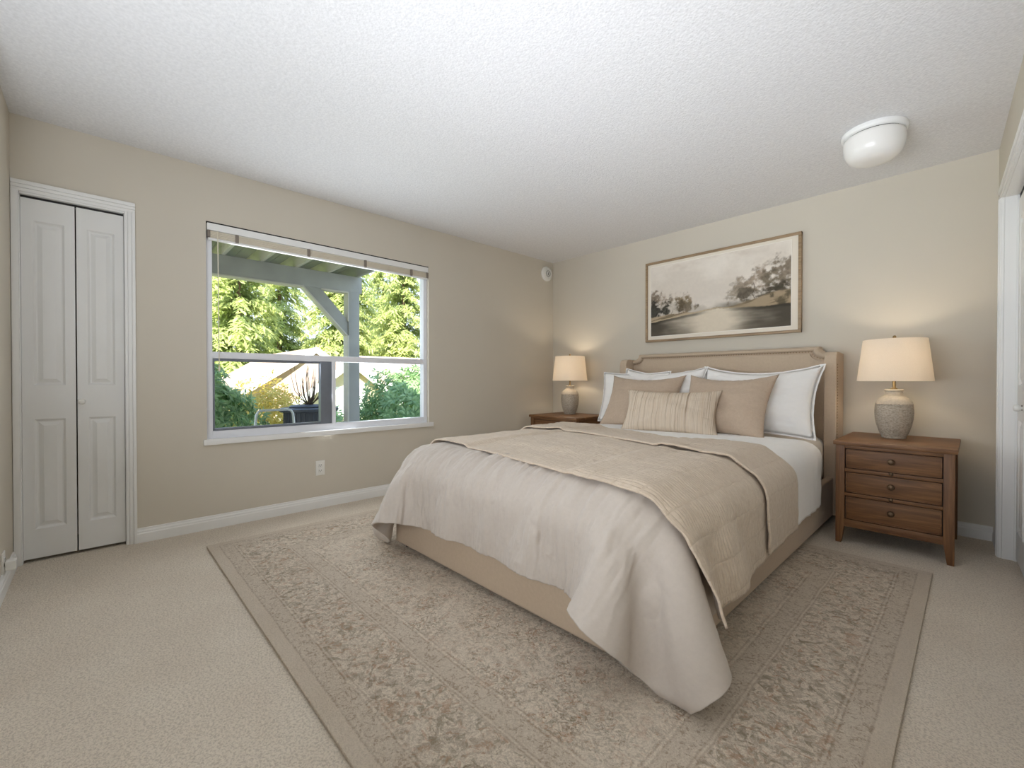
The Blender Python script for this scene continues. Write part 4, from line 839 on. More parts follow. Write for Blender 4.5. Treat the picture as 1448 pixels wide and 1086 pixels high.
-2,1,0,-7,-2,-2,4,-3,-4,-2,4,0,1,0,-1,-3,2,2,-2,-1,2,-1,0,3,-3,1,1,-2,3,-2,10,17,2,-1,4,0,0,2,0,6,8,5,2,4,-1,2,2,2,-6,2,1,-3,-3,2,-1,-3,-5,0,-1,-2,
1,0,0,0,-1,3,-2,1,0,-1,0,2,-2,0,0,2,-1,0,0,1,18,-1,7,9,-3,0,2,-1,7,3,1,2,10,0,6,-1,-1,-2,5,-1,-1,0,0,-4,1,0,-5,-3,2,-2,-2,1,-1,3,1,1,-4,2,0,1,
-1,-2,-1,3,1,-3,-1,2,-2,2,21,2,-2,2,10,-2,2,2,1,4,2,8,1,7,1,4,0,0,-3,3,0,-1,-1,-4,-5,-2,1,0,-5,2,-2,2,2,-5,-1,4,1,-3,1,1,-1,-2,4,-4,0,0,2,-1,1,0,
25,-4,0,1,1,10,-3,1,-1,4,5,2,9,4,7,-2,2,0,-1,-3,2,2,-7,3,0,-2,-3,-6,-1,3,2,0,-5,4,1,-4,3,-2,1,-3,2,1,1,-1,0,1,-2,3,-2,-1,29,-1,-4,3,-3,2,4,2,0,1,
6,5,5,2,5,5,-2,-1,3,0,-1,-2,0,-3,-4,-2,1,1,-3,-4,1,-1,6,-4,-1,0,-1,2,2,1,-2,1,-4,5,-3,1,2,-4,4,-3,33,-2,2,-8,1,-1,4,1,3,1,0,5,2,9,3,5,-1,4,-3,4,
-3,2,-3,-2,-1,-5,-3,-1,2,-4,1,0,-4,1,2,1,1,-2,-4,1,5,-3,0,-3,3,1,-2,1,-1,2,35,-1,-2,1,-3,-2,0,3,3,-2,3,6,5,4,7,1,6,-5,3,-2,4,-4,-2,-3,-6,-3,-2,-1,-1,3,
-4,-1,1,2,-2,-2,1,3,-1,2,-6,4,0,0,-1,-2,2,2,-1,0,38,-1,-3,-2,-2,2,-4,1,2,-1,-1,1,3,7,7,6,1,3,0,-1,-2,-1,-1,-3,-3,-2,-3,-2,0,-3,1,2,-1,-1,1,2,-1,-2,1,-3,
4,-2,1,-1,1,0,0,-1,-1,0,37,-1,4,-1,-2,-3,0,-3,4,5,-2,-5,6,4,3,4,0,4,1,-2,0,-1,-1,-5,-2,0,0,-3,-3,0,-1,-1,1,0,-2,1,0,0,0,3,-1,1,0,-1,0,-1,-1,0,3,-1,
35,4,1,-1,-1,-2,0,-3,-5,-3,3,4,-1,2,1,3,7,0,2,3,0,-3,-1,-3,2,-3,-3,1,-3,-3,1,0,0,-2,3,-2,-1,1,3,-1,-2,0,-1,3,-2,1,2,0,-4,3,38,1,0,7,2,1,-5,-6,-3,1,
1,-1,-1,-3,3,2,3,3,5,0,-3,0,-4,0,-4,1,-1,-4,3,-1,-4,0,0,3,-1,1,0,1,-3,-1,1,1,0,-1,2,1,-3,-1,3,-1,34,2,3,0,1,1,2,2,-4,-5,-1,2,-4,-1,-3,-1,6,9,-1,-1,
-1,2,-1,0,-2,-4,-1,1,-4,-1,0,1,0,1,-1,-2,1,1,0,1,-1,-2,2,-1,1,-2,1,2,-2,0,28,1,4,5,1,5,1,4,1,-1,-4,-4,2,-3,-1,2,-2,-1,1,1,0,-1,-2,-2,-1,2,-3,-1,1,-1,
-2,1,-1,-2,2,0,1,-2,1,-1,2,0,-2,2,-2,1,1,-2,0,-1,23,3,2,1,8,-2,4,3,4,-2,-3,-8,-1,0,0,-1,2,0,1,1,0,-1,-2,1,1,-2,0,-1,-1,1,2,-3,2,0,-1,1,0,0,0,-2,
0,0,3,-3,2,1,-3,3,0,-1,13,3,2,6,0,8,3,1,2,0,0,-5,-5,1,0,1,1,1,-1,-2,0,-2,3,-3,-1,0,0,1,-1,-1,-1,1,0,0,0,0,-1,-1,1,2,1,-1,-2,2,-1,-1,2,-2,2,1,
3,3,3,1,3,1,4,6,0,3,-4,1,-4,0,2,1,-2,0,1,0,-2,0,-2,1,-1,0,0,-2,1,-1,1,0,-1,1,-1,1,-1,1,0,0,-2,2,0,0,-1,0,0,0,-1,0,-1,2,-2,-1,5,3,3,1,4,4,
2,-1,-1,-2,-2,1,2,-1,-3,-1,0,-1,-1,-1,1,-1,-1,0,-1,0,1,0,0,-1,1,-1,1,0,-1,0,1,-1,0,0,1,0,0,0,0,0,-11,1,1,1,3,-2,2,3,3,3,5,1,-1,0,-1,-1,-2,0,-1,-1,
-1,0,0,0,-1,0,0,0,0,0,-1,0,0,0,0,0,0,0,0,0,0,0,0,0,0,0,0,0,0,0,-15,-1,4,1,0,2,1,1,0,2,4,7,1,1,-2,0,-2,-2,0,-2,0,0,0,0,0,0,0,0,0,0,
0,0,0,0,0,0,0,0,0,0,0,0,0,0,0,0,0,0,0,0,-10,0,2,1,1,1,2,-2,4,-3,2,1,7,-2,2,-4,0,0,-2,0,0,0,0,0,0,0,0,0,0,0,0,0,0,0,0,0,0,0,0,0,
0,0,0,0,0,0,0,0,0,0,-4,2,1,1,-2,0,-2,5,-2,4,1,0,-1,0,0,2,-1,-2,-1,-1,0,0,0,0,0,0,0,0,1,0,0,0,0,0,0,0,0,0,0,0,0,0,0,0,0,0,0,0,0,0,
-3,1,0,2,2,1,0,0,1,0,0,-2,3,-1,0,-3,1,-1,-1,0,0,0,0,0,0,0,1,0,0,-1,0,0,0,0,0,0,0,0,0,0,0,0,0,0,0,0,0,0,0,0,0,2,-1,2,1,-2,3,0,-2,0,
-2,3,-2,0,0,2,-3,0,0,-1,0,0,0,0,0,1,0,1,1,0,0,0,0,1,0,0,0,1,0,-1,0,1,-1,0,0,1,-1,0,0,1,3,0,2,-1,-1,1,1,-2,0,0,0,0,0,-1,1,-2,1,-1,-1,0,
0,0,0,0,1,0,1,4,1,1,0,0,1,0,0,1,1,-1,0,0,0,0,1,0,0,-1,1,-1,1,-1,4,1,-3,2,-2,2,-1,-1,1,1,-2,1,-2,3,-2,0,-1,0,0,-1,0,0,0,1,0,0,2,1,5,1,
1,1,0,0,2,0,0,0,0,1,0,-1,0,0,0,0,0,1,-1,0,5,-2,2,-2,-2,2,-1,3,-1,-1,-1,0,2,-3,1,0,-1,0,-1,0,0,0,0,0,0,-1,0,1,1,0,1,0,0,0,0,0,0,1,0,0,
0,0,0,0,0,0,0,0,0,0,2,2,0,-2,4,-3,-1,0,1,-2,2,-3,1,1,-1,-1,1,-1,0,0,0,0,0,-1,0,1,0,0,1,1,-1,1,0,0,0,0,1,-1,0,0,0,0,0,0,0,0,0,0,0,0,
7,-4,2,-1,-3,3,-1,-4,2,1,-2,3,-3,1,0,1,-2,1,-1,0,0,0,0,0,0,0,-1,1,1,0,0,0,1,0,0,0,0,1,0,0,0,0,0,0,0,0,0,0,0,0,0,6,-3,0,2,-3,1,2,-2,-2,
0,-1,1,0,-1,0,2,-2,0,0,0,0,0,0,0,-1,1,1,0,0,1,0,-1,1,0,0,0,0,0,0,0,0,0,0,0,0,0,0,0,0,2,-2,2,1,-2,3,-3,1,-2,-1,3,0,0,-1,0,-1,-1,1,0,0,
0,0,0,0,0,0,0,0,1,0,0,0,1,-1,0,1,0,0,0,0,0,0,0,0,0,0,0,0,0,0,2,1,-5,2,3,-5,5,-2,-1,1,0,0,0,-2,2,0,-1,1,-1,0,0,0,0,0,0,0,0,0,1,0,
0,0,0,1,0,0,0,-1,0,0,0,0,0,0,0,0,0,0,0,0,-2,1,2,-1,-1,4,-3,0,2,1,-3,-1,1,2,-3,2,0,-2,1,0,0,0,0,0,0,0,0,1,0,0,0,0,0,0,0,0,0,1,0,0,
0,0,0,0,0,0,0,0,0,0,0,-5,4,-3,0,-1,0,5,-1,0,3,0,-3,1,1,-1,0,0,0,0,0,0,0,0,0,0,0,0,1,0,0,0,0,0,0,0,0,0,0,0,0,0,0,0,0,0,0,0,0,0,
-2,3,-5,6,0,-1,-1,-2,3,1,-1,-2,3,-1,-1,0,1,0,-1,0,0,0,0,0,0,0,0,0,0,0,1,0,0,0,0,0,0,0,0,0,0,0,0,0,0,0,0,0,0,0,-3,1,6,-4,-2,2,1,1,-3,-1,
-1,5,-3,0,0,0,0,0,1,0,0,0,0,0,0,0,0,0,1,0,-1,0,1,0,0,0,0,0,0,0,0,0,0,0,0,0,0,0,0,0,0,0,-3,3,0,-2,5,-5,1,3,1,-4,1,0,2,-2,1,0,0,-1,
0,0,0,0,0,0,0,0,0,0,1,0,-1,0,1,0,0,0,0,0,0,0,0,0,0,0,0,0,0,0,1,1,-2,-1,0,2,-2,1,1,-2,0,1,0,0,-1,2,-2,1,0,0,0,0,0,0,0,0,0,1,-1,1,
-1,0,0,1,-1,0,1,-1,0,0,0,0,0,0,0,0,0,0,0,0,-1,-2,5,-4,5,-2,-1,2,-3,0,1,1,-2,0,0,1,1,-1,-1,1,0,0,0,0,0,0,1,-1,1,-1,0,0,1,-1,0,1,-1,1,0,0,
0,0,0,0,0,0,0,0,0,0,4,-2,-3,4,-5,0,0,2,1,-2,-1,1,3,-2,0,0,-1,1,0,0,0,0,0,0,0,0,-1,1,0,0,0,1,-1,0,0,0,0,0,0,0,0,0,0,0,0,0,0,0,0,0,
-2,1,1,1,1,-1,0,-1,0,1,1,-1,-2,2,-1,-1,1,-1,2,-1,0,0,0,0,0,0,1,-1,0,0,0,0,0,0,0,0,0,0,0,0,0,0,0,0,0,0,0,0,0,0,-1,2,0,-3,0,4,1,-3,0,1,
-2,0,1,-1,1,0,0,1,-2,1,0,0,0,0,0,0,0,0,0,0,0,-1,1,0,0,0,0,0,0,0,0,0,0,0,0,0,0,0,0,0,0,1,-3,0,4,-4,-3,4,3,-2,1,-1,0,2,-2,0,0,-1,2,-1,
0,0,0,0,0,0,-1,1,-1,1,0,0,-1,1,0,-1,0,0,0,0,0,0,0,0,0,0,0,0,0,0,2,-2,-1,2,-1,2,-2,0,0,1,0,-2,2,-3,3,-1,1,0,-2,1,0,0,0,0,0,0,0,-1,1,-1,
1,0,0,-1,0,1,0,0,0,0,0,0,0,0,0,0,0,0,0,0,0,-3,6,-4,-2,3,2,-1,-3,2,-2,2,-2,3,-2,2,-1,-1,1,0,0,0,0,0,0,0,0,1,-1,0,-1,0,0,1,0,-1,0,0,0,0,
0,0,0,0,0,0,0,0,0,0,-3,3,-2,4,-1,-3,3,-1,-2,-1,3,-1,2,-1,2,-2,-1,1,0,0,0,0,0,0,0,0,0,-1,0,0,0,1,0,-1,0,0,0,0,0,0,0,0,0,0,0,0,0,0,0,0,
4,-2,-1,-2,2,-2,0,-2,5,0,-1,0,-2,0,1,0,0,0,0,0,0,0,0,0,0,0,0,0,0,0,0,-1,0,0,0,0,0,0,0,0,0,0,0,0,0,0,0,0,0,0,1,0,3,-4,-1,2,0,1,-1,-2,
1,1,0,-2,0,0,1,0,1,-1,0,0,0,0,0,0,0,-1,0,0,0,0,0,0,0,0,0,0,0,0,0,0,0,0,0,0,0,0,0,0,0,3,-2,4,-1,0,-3,-2,-3,4,-1,-2,2,2,-2,0,1,0,-1,1,
0,0,0,0,0,0,0,0,-1,0,0,0,0,0,0,-1,0,0,0,0,0,0,0,0,0,0,0,0,0,0,2,-1,-3,2,-2,0,3,1,-3,-1,0,2,0,-1,1,0,-1,1,0,0,0,0,0,0,0,0,0,0,-1,0,
0,0,-1,0,0,1,0,-1,0,0,0,0,0,0,0,0,0,0,0,0,-1,-3,2,1,1,0,-3,1,3,-2,1,-1,-2,2,1,0,0,0,0,0,0,0,0,0,0,0,0,0,-1,0,0,-1,1,0,-1,0,0,0,0,0,
0,0,0,0,0,0,0,0,0,0,-2,-1,3,-3,-1,1,-1,0,3,1,-2,1,2,-2,-2,2,1,0,0,0,0,0,0,0,0,1,-1,-1,0,0,-1,1,-1,0,1,-1,0,0,0,0,0,0,0,0,0,0,0,0,0,0,
-5,3,-4,-1,5,-1,-1,2,0,-1,3,0,-2,1,1,-1,0,0,1,0,0,0,0,0,0,0,1,-1,-1,-1,1,-1,1,-1,0,0,0,0,0,0,0,0,0,0,0,0,0,0,0,0,-7,1,1,2,-1,-3,5,-1,1,0,
0,0,0,0,0,1,0,1,0,0,0,0,0,1,-1,0,0,-1,0,0,-1,1,-1,0,0,0,-1,1,0,0,0,0,0,0,0,0,0,0,0,0,-3,-2,2,0,0,2,-3,1,1,-1,1,-1,3,-1,-1,1,0,0,1,0,
0,0,0,0,1,0,0,0,-3,0,1,-1,0,0,-1,0,1,-1,0,0,0,0,0,0,0,0,0,0,0,0,-2,1,-2,-3,0,0,4,-3,1,2,-2,1,-1,3,0,0,0,0,1,0,0,0,0,-1,0,-1,-1,-1,-4,-2,
-2,0,-1,0,0,-1,-1,0,0,0,0,0,0,0,0,0,0,0,0,0,-6,2,0,1,0,3,-3,3,-4,0,0,2,1,-3,3,-3,2,2,-1,1,0,0,0,0,-1,1,-2,-4,-2,1,0,-1,0,-1,-1,1,-1,0,0,0,
0,0,0,0,0,0,0,0,0,0,-1,-2,-1,1,-1,-2,2,-3,4,2,0,-2,-2,2,0,2,-1,0,1,1,0,0,0,0,0,-1,0,-1,0,-1,0,0,0,0,0,-1,0,0,0,0,0,0,0,0,0,0,0,0,0,0,
2,-2,-1,3,-3,-1,1,0,-3,0,1,1,0,-1,-1,1,2,0,1,0,0,0,0,0,0,0,-1,0,0,1,0,0,0,0,0,0,0,0,0,0,0,0,0,0,0,0,0,0,0,0,4,-3,2,-2,-1,0,-4,1,4,-5,
-1,0,2,0,-1,1,-1,2,1,1,0,0,0,0,0,0,0,0,-1,0,0,0,0,0,0,0,0,0,0,0,0,0,0,0,0,0,0,0,0,0,9,0,-3,-4,4,0,-1,-1,-2,2,-3,0,-8,1,1,1,3,-1,1,1,
0,0,0,0,0,0,0,0,0,0,0,0,0,0,0,0,0,0,0,0,0,0,0,0,0,0,0,0,0,0,14,-3,2,-1,-3,-2,0,0,-1,-3,-2,-6,-1,0,1,1,-1,3,1,1,0,0,0,0,0,0,0,0,0,0,
0,0,0,0,0,0,0,0,0,0,0,0,0,0,0,0,0,0,0,0,11,1,-3,1,-2,2,-4,-3,-4,-1,-4,-3,-2,1,2,0,1,1,1,1,1,0,1,0,0,0,1,0,0,0,0,0,0,0,0,0,0,0,0,0,
0,0,0,0,0,0,0,0,0,0,5,0,-3,-3,2,-8,2,-3,-3,-6,-1,-1,2,0,0,0,-1,1,2,1,1,1,0,1,1,0,0,0,1,0,0,1,0,0,0,0,-1,1,0,0,-1,1,-1,1,0,-1,1,0,0,0,
-1,-1,-3,0,-6,-1,-6,-3,-4,-1,0,1,4,-1,0,-2,2,-1,0,1,0,1,0,1,0,1,1,0,0,0,1,-1,0,0,1,-1,1,-1,0,1,1,-2,1,-1,1,0,0,0,0,0,-12,-1,-4,-5,-1,-3,-3,-5,-4,3,
0,0,5,1,-3,0,-1,1,-1,2,1,1,1,-1,0,2,-2,2,0,2,-1,1,0,-1,-1,0,2,0,-2,0,0,1,-1,0,1,-1,1,-2,1,1,-19,-7,1,-1,-7,-4,-3,-1,-3,-2,1,9,1,2,1,1,-3,-1,1,-2,
0,2,-1,2,1,-2,3,0,-1,-1,1,-1,-1,2,1,0,-2,-1,2,1,-1,0,1,-1,0,0,-2,2,-1,0,-27,-1,-4,-6,-1,-2,-2,-6,-1,0,6,0,3,0,2,-1,3,-2,-1,-1,3,-2,3,-1,2,2,0,2,0,3,
0,0,1,-1,-2,1,0,2,-1,-1,0,1,-1,1,-2,1,2,-1,1,-2,-31,-1,-4,-3,-1,-3,-4,2,0,4,3,1,0,5,-1,0,-2,-7,-2,2,-2,1,4,2,1,0,0,2,2,1,-1,1,-1,2,-1,2,-1,-2,1,-1,
2,-1,2,-2,-1,4,-3,0,-1,2,-39,-2,0,-2,-4,-1,3,2,5,2,-5,2,2,1,2,0,-7,-2,-4,1,0,1,1,0,4,2,2,-1,4,-1,3,-2,2,-3,3,-4,1,1,0,0,-2,2,0,1,1,-5,4,0,0,-2,
-35,-5,-2,1,-2,4,-2,3,6,4,-3,-2,3,-1,-5,-5,-2,-2,-1,-5,3,1,2,3,-1,3,2,-1,2,3,-2,3,-4,2,0,2,0,0,1,-1,0,-2,-2,4,-1,1,-3,2,0,1,-41,3,-2,-2,2,1,5,4,-5,-6,
6,2,-6,-4,-3,-1,-5,-1,-3,5,-2,1,3,3,2,-2,3,4,0,0,3,-3,5,-1,-1,-2,0,2,-1,0,1,1,-2,-2,3,0,0,-2,0,0,-35,-2,0,2,3,-1,1,0,0,-2,3,-2,-3,-5,-6,-8,-2,0,2,-6,
6,0,-1,4,2,8,-1,1,3,0,1,2,-4,1,-2,3,-1,0,-2,4,-1,-3,3,0,-3,2,0,0,2,0,-38,2,1,0,4,0,1,-2,-1,1,-5,-2,-6,-7,-4,-2,-2,-1,-3,3,-3,3,3,2,7,-2,5,3,-4,5,
-1,1,1,0,3,-2,0,-2,3,-3,-2,5,-1,0,1,-2,-2,2,-2,1,-33,0,4,0,0,4,-2,-7,2,-2,0,-5,-4,-7,-5,-3,-2,-1,3,-2,0,1,2,4,0,4,4,0,1,0,3,-2,1,-2,-1,1,1,-1,0,0,
4,-4,1,-1,1,1,-2,2,-3,1,-31,1,-1,8,-2,-3,-6,1,-2,0,-4,-2,-5,-6,-5,-3,-1,0,-1,4,-1,-1,2,3,-2,5,-3,4,5,-1,-2,1,1,1,-2,0,0,2,-1,0,-1,0,1,-3,1,-1,3,-3,4,-3,
-28,0,4,-1,-2,-6,3,-2,-2,-1,-5,-3,-7,-1,-4,-3,-2,2,-1,-1,-2,2,1,0,5,1,4,1,0,-1,3,1,-3,-1,4,-1,1,-5,1,0,-1,3,-2,4,-2,0,-1,1,1,0,-24,1,4,-7,-7,3,-4,2,-2,-4,
-3,-8,-1,-9,0,-2,2,-3,0,0,2,-1,5,-2,4,4,0,0,4,0,-1,-2,-1,4,-5,2,-1,4,-3,2,2,-2,-2,0,1,1,2,0,-4,2,-18,0,-9,-6,4,-3,2,-3,-3,-1,-5,-5,-5,-1,-8,0,2,-2,4,-1,
1,-3,0,6,0,-2,4,4,-2,3,0,-1,3,-3,2,0,0,-2,4,-2,-2,1,1,-1,1,-3,3,-3,3,-2,-7,-18,-4,-1,-1,1,-4,-1,-2,-6,-4,-2,-9,-2,2,-2,1,1,-4,2,-3,7,1,-1,2,2,4,-2,5,3,
-6,-1,2,-1,2,-1,0,2,-1,-4,3,-3,3,-2,1,1,-4,2,-1,1,0,-19,-12,3,-3,-1,0,2,-6,-3,-5,-9,-2,-4,-3,3,-3,0,2,0,-1,0,2,3,2,3,-2,3,1,2,1,0,-1,-2,-1,2,0,0,-2,3,
1,-1,-1,3,-3,1,1,0,0,-1,0,0,-19,-14,3,-1,3,-7,-2,-7,-5,-5,0,-4,-1,-3,4,2,-4,-1,2,0,0,2,1,4,1,5,-1,0,2,-2,1,-1,2,-3,-1,1,2,2,-6,5,-2,-2,0,3,0,-1,0,0]),
    'sheet': (40, 18, [
-1810,0,-2,1,-1,-1,2,-1,-4,6,-4,1,2,-6,7,-4,3,1,0,0,1,-1,2,1,-4,1,6,-6,2,0,-2,6,-7,3,-1,-1,0,0,1,-1,0,0,0,1,-1,0,1,-1,1,0,-1,1,-1,0,0,0,0,0,0,0,
1,-1,0,0,0,0,0,0,1,0,-1,0,1,0,0,1,-1,0,1,0,-1,0,1,0,-1,0,0,0,0,0,33,4,-4,4,-4,1,0,1,1,-4,1,1,-1,2,0,0,-3,0,98,-3,9,-9,2,3,3,-3,-6,4,5,-6,
1,4,-3,3,-3,1,132,-3,-8,9,2,-4,-6,0,10,-3,-7,11,-3,-7,4,-5,8,1,122,-2,5,-3,0,-2,6,-1,-3,1,3,-7,1,1,1,1,-1,-4,120,4,-2,-1,0,2,-3,3,-2,2,-2,1,2,0,-2,1,-1,2,
122,0,0,0,0,0,0,0,0,0,0,0,0,0,0,0,0,0,122,0,0,0,0,0,0,0,0,0,0,0,0,0,0,0,0,0,122,0,0,0,0,0,0,0,0,0,0,0,0,0,0,0,0,0,121,0,0,0,0,0,
0,0,0,0,0,0,0,0,0,0,0,0,122,0,0,0,0,0,0,0,0,0,0,0,0,0,0,0,0,0,122,0,0,0,0,0,0,0,0,0,0,0,0,0,0,0,0,0,122,0,0,0,0,0,0,0,0,0,0,0,
0,0,0,0,0,0,122,0,0,0,0,0,0,0,0,0,0,0,0,0,0,0,0,0,121,0,0,0,0,0,0,0,0,0,0,0,0,0,0,0,0,0,122,0,0,0,0,0,0,0,0,0,0,0,0,0,0,0,0,0,
122,0,0,0,0,0,0,0,0,0,0,0,0,0,0,0,0,0,122,0,0,0,0,0,0,0,0,0,0,0,0,0,0,0,0,0,121,0,0,0,0,0,0,0,0,0,0,0,0,0,0,0,0,0,122,0,0,0,0,0,
0,0,0,0,0,0,0,0,0,0,0,0,122,0,0,0,0,0,0,0,0,0,0,0,0,0,0,0,0,0,122,0,0,0,0,0,0,0,0,0,0,0,0,0,0,0,0,0,122,0,0,0,0,0,0,0,0,0,0,0,
0,0,0,0,0,0,121,0,0,0,0,0,0,0,0,0,0,0,0,0,0,0,0,0,122,0,0,0,0,0,0,0,0,0,0,0,0,0,0,0,0,0,122,0,0,0,0,0,0,0,0,0,0,0,0,0,0,0,0,0,
124,2,0,-1,-1,-2,2,0,-1,2,1,1,-4,2,-3,4,-3,7,129,-2,-7,5,4,-2,-1,2,-1,-1,-1,-5,7,-1,-1,-2,5,-6,121,-3,9,-2,-7,8,2,-7,6,-4,1,5,-7,-1,7,-4,-4,0,107,4,0,-5,3,-3,
-2,5,-7,6,1,-4,2,3,1,0,2,-1,48,-1,-2,3,1,-2,0,0,2,-3,-1,2,2,-3,-3,1,0,1,1,0,0,1,0,2,-3,0,1,1,-1,0,1,0,-2,1,0,0,0,0,1,0,0,0,-1,0,1,-1,0,0,
0,0,0,0,0,-1,0,0,2,-1,1,-1,-1,1,0,1,-1,-1,1,1,-1,0,0,-1,0,1,0,0,-2,2,-1,0,1,1,0,-2,0,0,0,1,-1,0,0,-1,2,-1,2,2,-4,2,2,-6,3,-1,2,0,-1,-1,1,-1,
804,109,108,118,110,120,104,117,119,109,107,121,111,105,119,117,107,110,-3,5,1,-5,7,-8,7,-2,-10,9,5,-14,5,11,-10,-4,10,-3,3,-1,0,2,-3,-3,4,-6,6,-1,-2,4,-4,1,3,-2,-3,7,-2,-4,10,-8,4,3,
-4,2,2,-3,0,0,2,-1,-4,2,0,-1,0,1,-6,7,-9,4,4,2,-6,-1,2,3,-2,0,2,-1,1,-4,6,-2,0,-4,2,-1,2,-5,4,3,-6,1,5,-3,-5,3,-5,3,-3,4,-2,1,3,-7,4,3,-4,-4,9,-4,
-4,0,10,-4,2,-3,-2,-2,4,2,1,0,-6,0,5,-5,2,1,3,-5,-1,0,2,1,-2,3,-3,1,-3,7,-6,5,-5,5,-3,2,-5,7,-2,1,1,3,-1,0,1,-1,1,-2,4,-3,2,0,-1,-1,2,-2,1,1,-2,0,
0,0,0,0,0,0,0,0,0,0,0,0,0,0,0,0,0,0,0,0,0,0,0,0,0,0,0,0,0,0,0,0,0,0,0,0,0,0,0,0,0,0,0,0,0,0,0,0,0,0,0,0,0,0,0,0,0,0,0,0,
0,0,0,0,0,0,0,0,0,0,0,0,0,0,0,0,0,0,0,0,0,0,0,0,0,0,0,0,0,0,0,0,0,0,0,0,0,0,0,0,0,0,0,0,0,0,0,0,0,0,0,0,0,0,0,0,0,0,0,0,
0,0,0,0,0,0,0,0,0,0,0,0,0,0,0,0,0,0,0,0,0,0,0,0,0,0,0,0,0,0,0,0,0,0,0,0,0,0,0,0,0,0,0,0,0,0,0,0,0,0,0,0,0,0,0,0,0,0,0,0,
0,0,0,0,0,0,0,0,0,0,0,0,0,0,0,0,0,0,0,0,0,0,0,0,0,0,0,0,0,0,0,0,0,0,0,0,0,0,0,0,0,0,0,0,0,0,0,0,0,0,0,0,0,0,0,0,0,0,0,0,
0,0,0,0,0,0,0,0,0,0,0,0,0,0,0,0,0,0,0,0,0,0,0,0,0,0,0,0,0,0,0,0,0,0,0,0,0,0,0,0,0,0,0,0,0,0,0,0,0,0,0,0,0,0,0,0,0,0,0,0,
0,0,0,0,0,0,0,0,0,0,0,0,0,0,0,0,0,0,0,0,0,0,0,0,0,0,0,0,0,0,0,0,0,0,0,0,0,0,0,0,0,0,0,0,0,0,0,0,0,0,0,0,0,0,0,0,0,0,0,0,
1,4,-2,0,-4,-1,2,2,-1,-1,2,-4,-1,2,2,1,-4,-1,-3,0,3,-4,2,2,0,0,-3,1,3,3,-2,0,-6,1,1,-1,10,-11,1,2,1,3,-6,1,0,-3,2,-2,0,0,5,-4,6,-3,-1,1,-5,8,-3,-2,
2,-7,10,6,-10,0,1,-5,5,-3,4,1,-4,4,5,-8,7,-8,6,2,-9,0,0,5,5,4,-9,6,-10,6,-2,2,-1,4,-3,-1,0,0,1,2,1,-2,-7,0,3,-1,4,-1,-3,4,1,-3,-6,11,-7,7,-4,-5,6,-1,
0,6,-6,2,-2,-6,6,-11,4,0,8,-10,4,-5,3,6,-6,0,5,-12,9,-1,-2,9,-6,13,-11,5,-5,4,-1,3,-1,-4,4,0,-6,11,-5,-1,0,2,0,-7,6,-2,2,2,2,-7,5,1,-6,4,1,-6,5,4,2,-14,
-280,7,-6,0,-1,6,-4,-1,5,0,-6,4,3,-1,-5,0,-1,7,131,-12,5,-3,7,-7,1,4,-10,5,4,-2,-2,2,2,1,-1,-5,115,8,1,1,-3,2,-4,-4,12,-8,5,-6,-1,-2,4,4,-4,-3,123,-3,3,3,-4,2,
3,1,-7,1,2,-2,2,5,-3,-5,4,1,130,-3,0,-5,3,-2,1,3,-3,4,-5,4,1,-8,1,6,2,-2,114,10,-9,9,-8,1,2,0,4,-8,2,2,-5,9,1,-6,-4,1,78,-7,8,-6,5,-1,2,-3,-3,6,0,-2,
2,-3,-1,1,2,1,13,0,-2,1,1,-1,-1,0,2,0,-2,2,0,-2,1,-1,2,0,4,0,0,0,0,0,0,0,0,0,0,0,0,0,0,0,0,0,2,0,0,0,0,0,0,0,0,0,0,0,0,0,0,0,0,0,
0,0,0,0,0,0,0,0,0,0,0,0,0,0,0,0,0,0,0,0,0,0,0,0,0,0,0,0,0,0,0,0,0,0,0,0,0,0,0,0,0,0,0,0,0,0,0,0,0,0,0,0,0,0,0,0,0,0,0,0,
0,0,0,0,0,0,0,0,0,0,0,0,0,0,0,0,0,0,0,0,0,0,0,0,0,0,0,0,0,0,0,0,0,0,0,0,0,0,0,0,0,0,0,0,0,0,0,0,0,0,0,0,0,0,0,0,0,0,0,0,
0,0,0,0,0,0,0,0,0,0,0,0,0,0,0,0,0,0,0,0,0,0,0,0,0,0,0,0,0,0,0,0,0,0,0,0,0,0,0,0,0,0,0,0,0,0,0,0,0,0,0,0,0,0,0,0,0,0,0,0,
0,0,0,0,0,0,0,0,0,0,0,0,0,0,0,0,0,0,0,0,0,0,0,0,0,0,0,0,0,0,0,0,0,0,0,0,0,0,0,0,0,0,0,0,0,0,0,0,0,0,0,0,0,0,0,0,0,0,0,0,
0,0,0,0,0,0,0,0,0,0,0,0,0,0,0,0,0,0,0,0,0,0,0,0,0,0,0,0,0,0,0,0,0,0,0,0,0,0,0,0,0,0,0,0,0,0,0,0,0,0,0,0,0,0,0,0,0,0,0,0,
0,0,0,0,0,0,0,0,0,0,0,0,0,0,0,0,0,0,0,0,0,0,0,0,0,0,0,0,0,0,0,0,0,0,0,0,0,0,0,0,0,0,0,0,0,0,0,0,0,0,0,0,0,0,0,0,0,0,0,0,
-6,1,0,0,0,0,0,-1,1,0,0,0,0,0,0,0,0,-1,0,-1,0,0,0,0,0,1,-1,0,0,0,0,0,0,0,0,1,-8,1,-1,0,1,0,-1,1,-1,0,1,-1,1,0,0,0,0,0,-63,-1,-2,3,1,-2,
0,-1,5,-3,-4,4,2,-3,-5,2,0,1,-120,-1,9,-7,2,-4,2,-3,2,2,1,-2,-5,10,1,2,-5,4,-126,2,-1,0,-5,3,7,2,-10,1,6,-2,4,-9,0,-2,6,-3,-119,-4,-3,5,-1,1,-7,0,6,3,-5,-4,
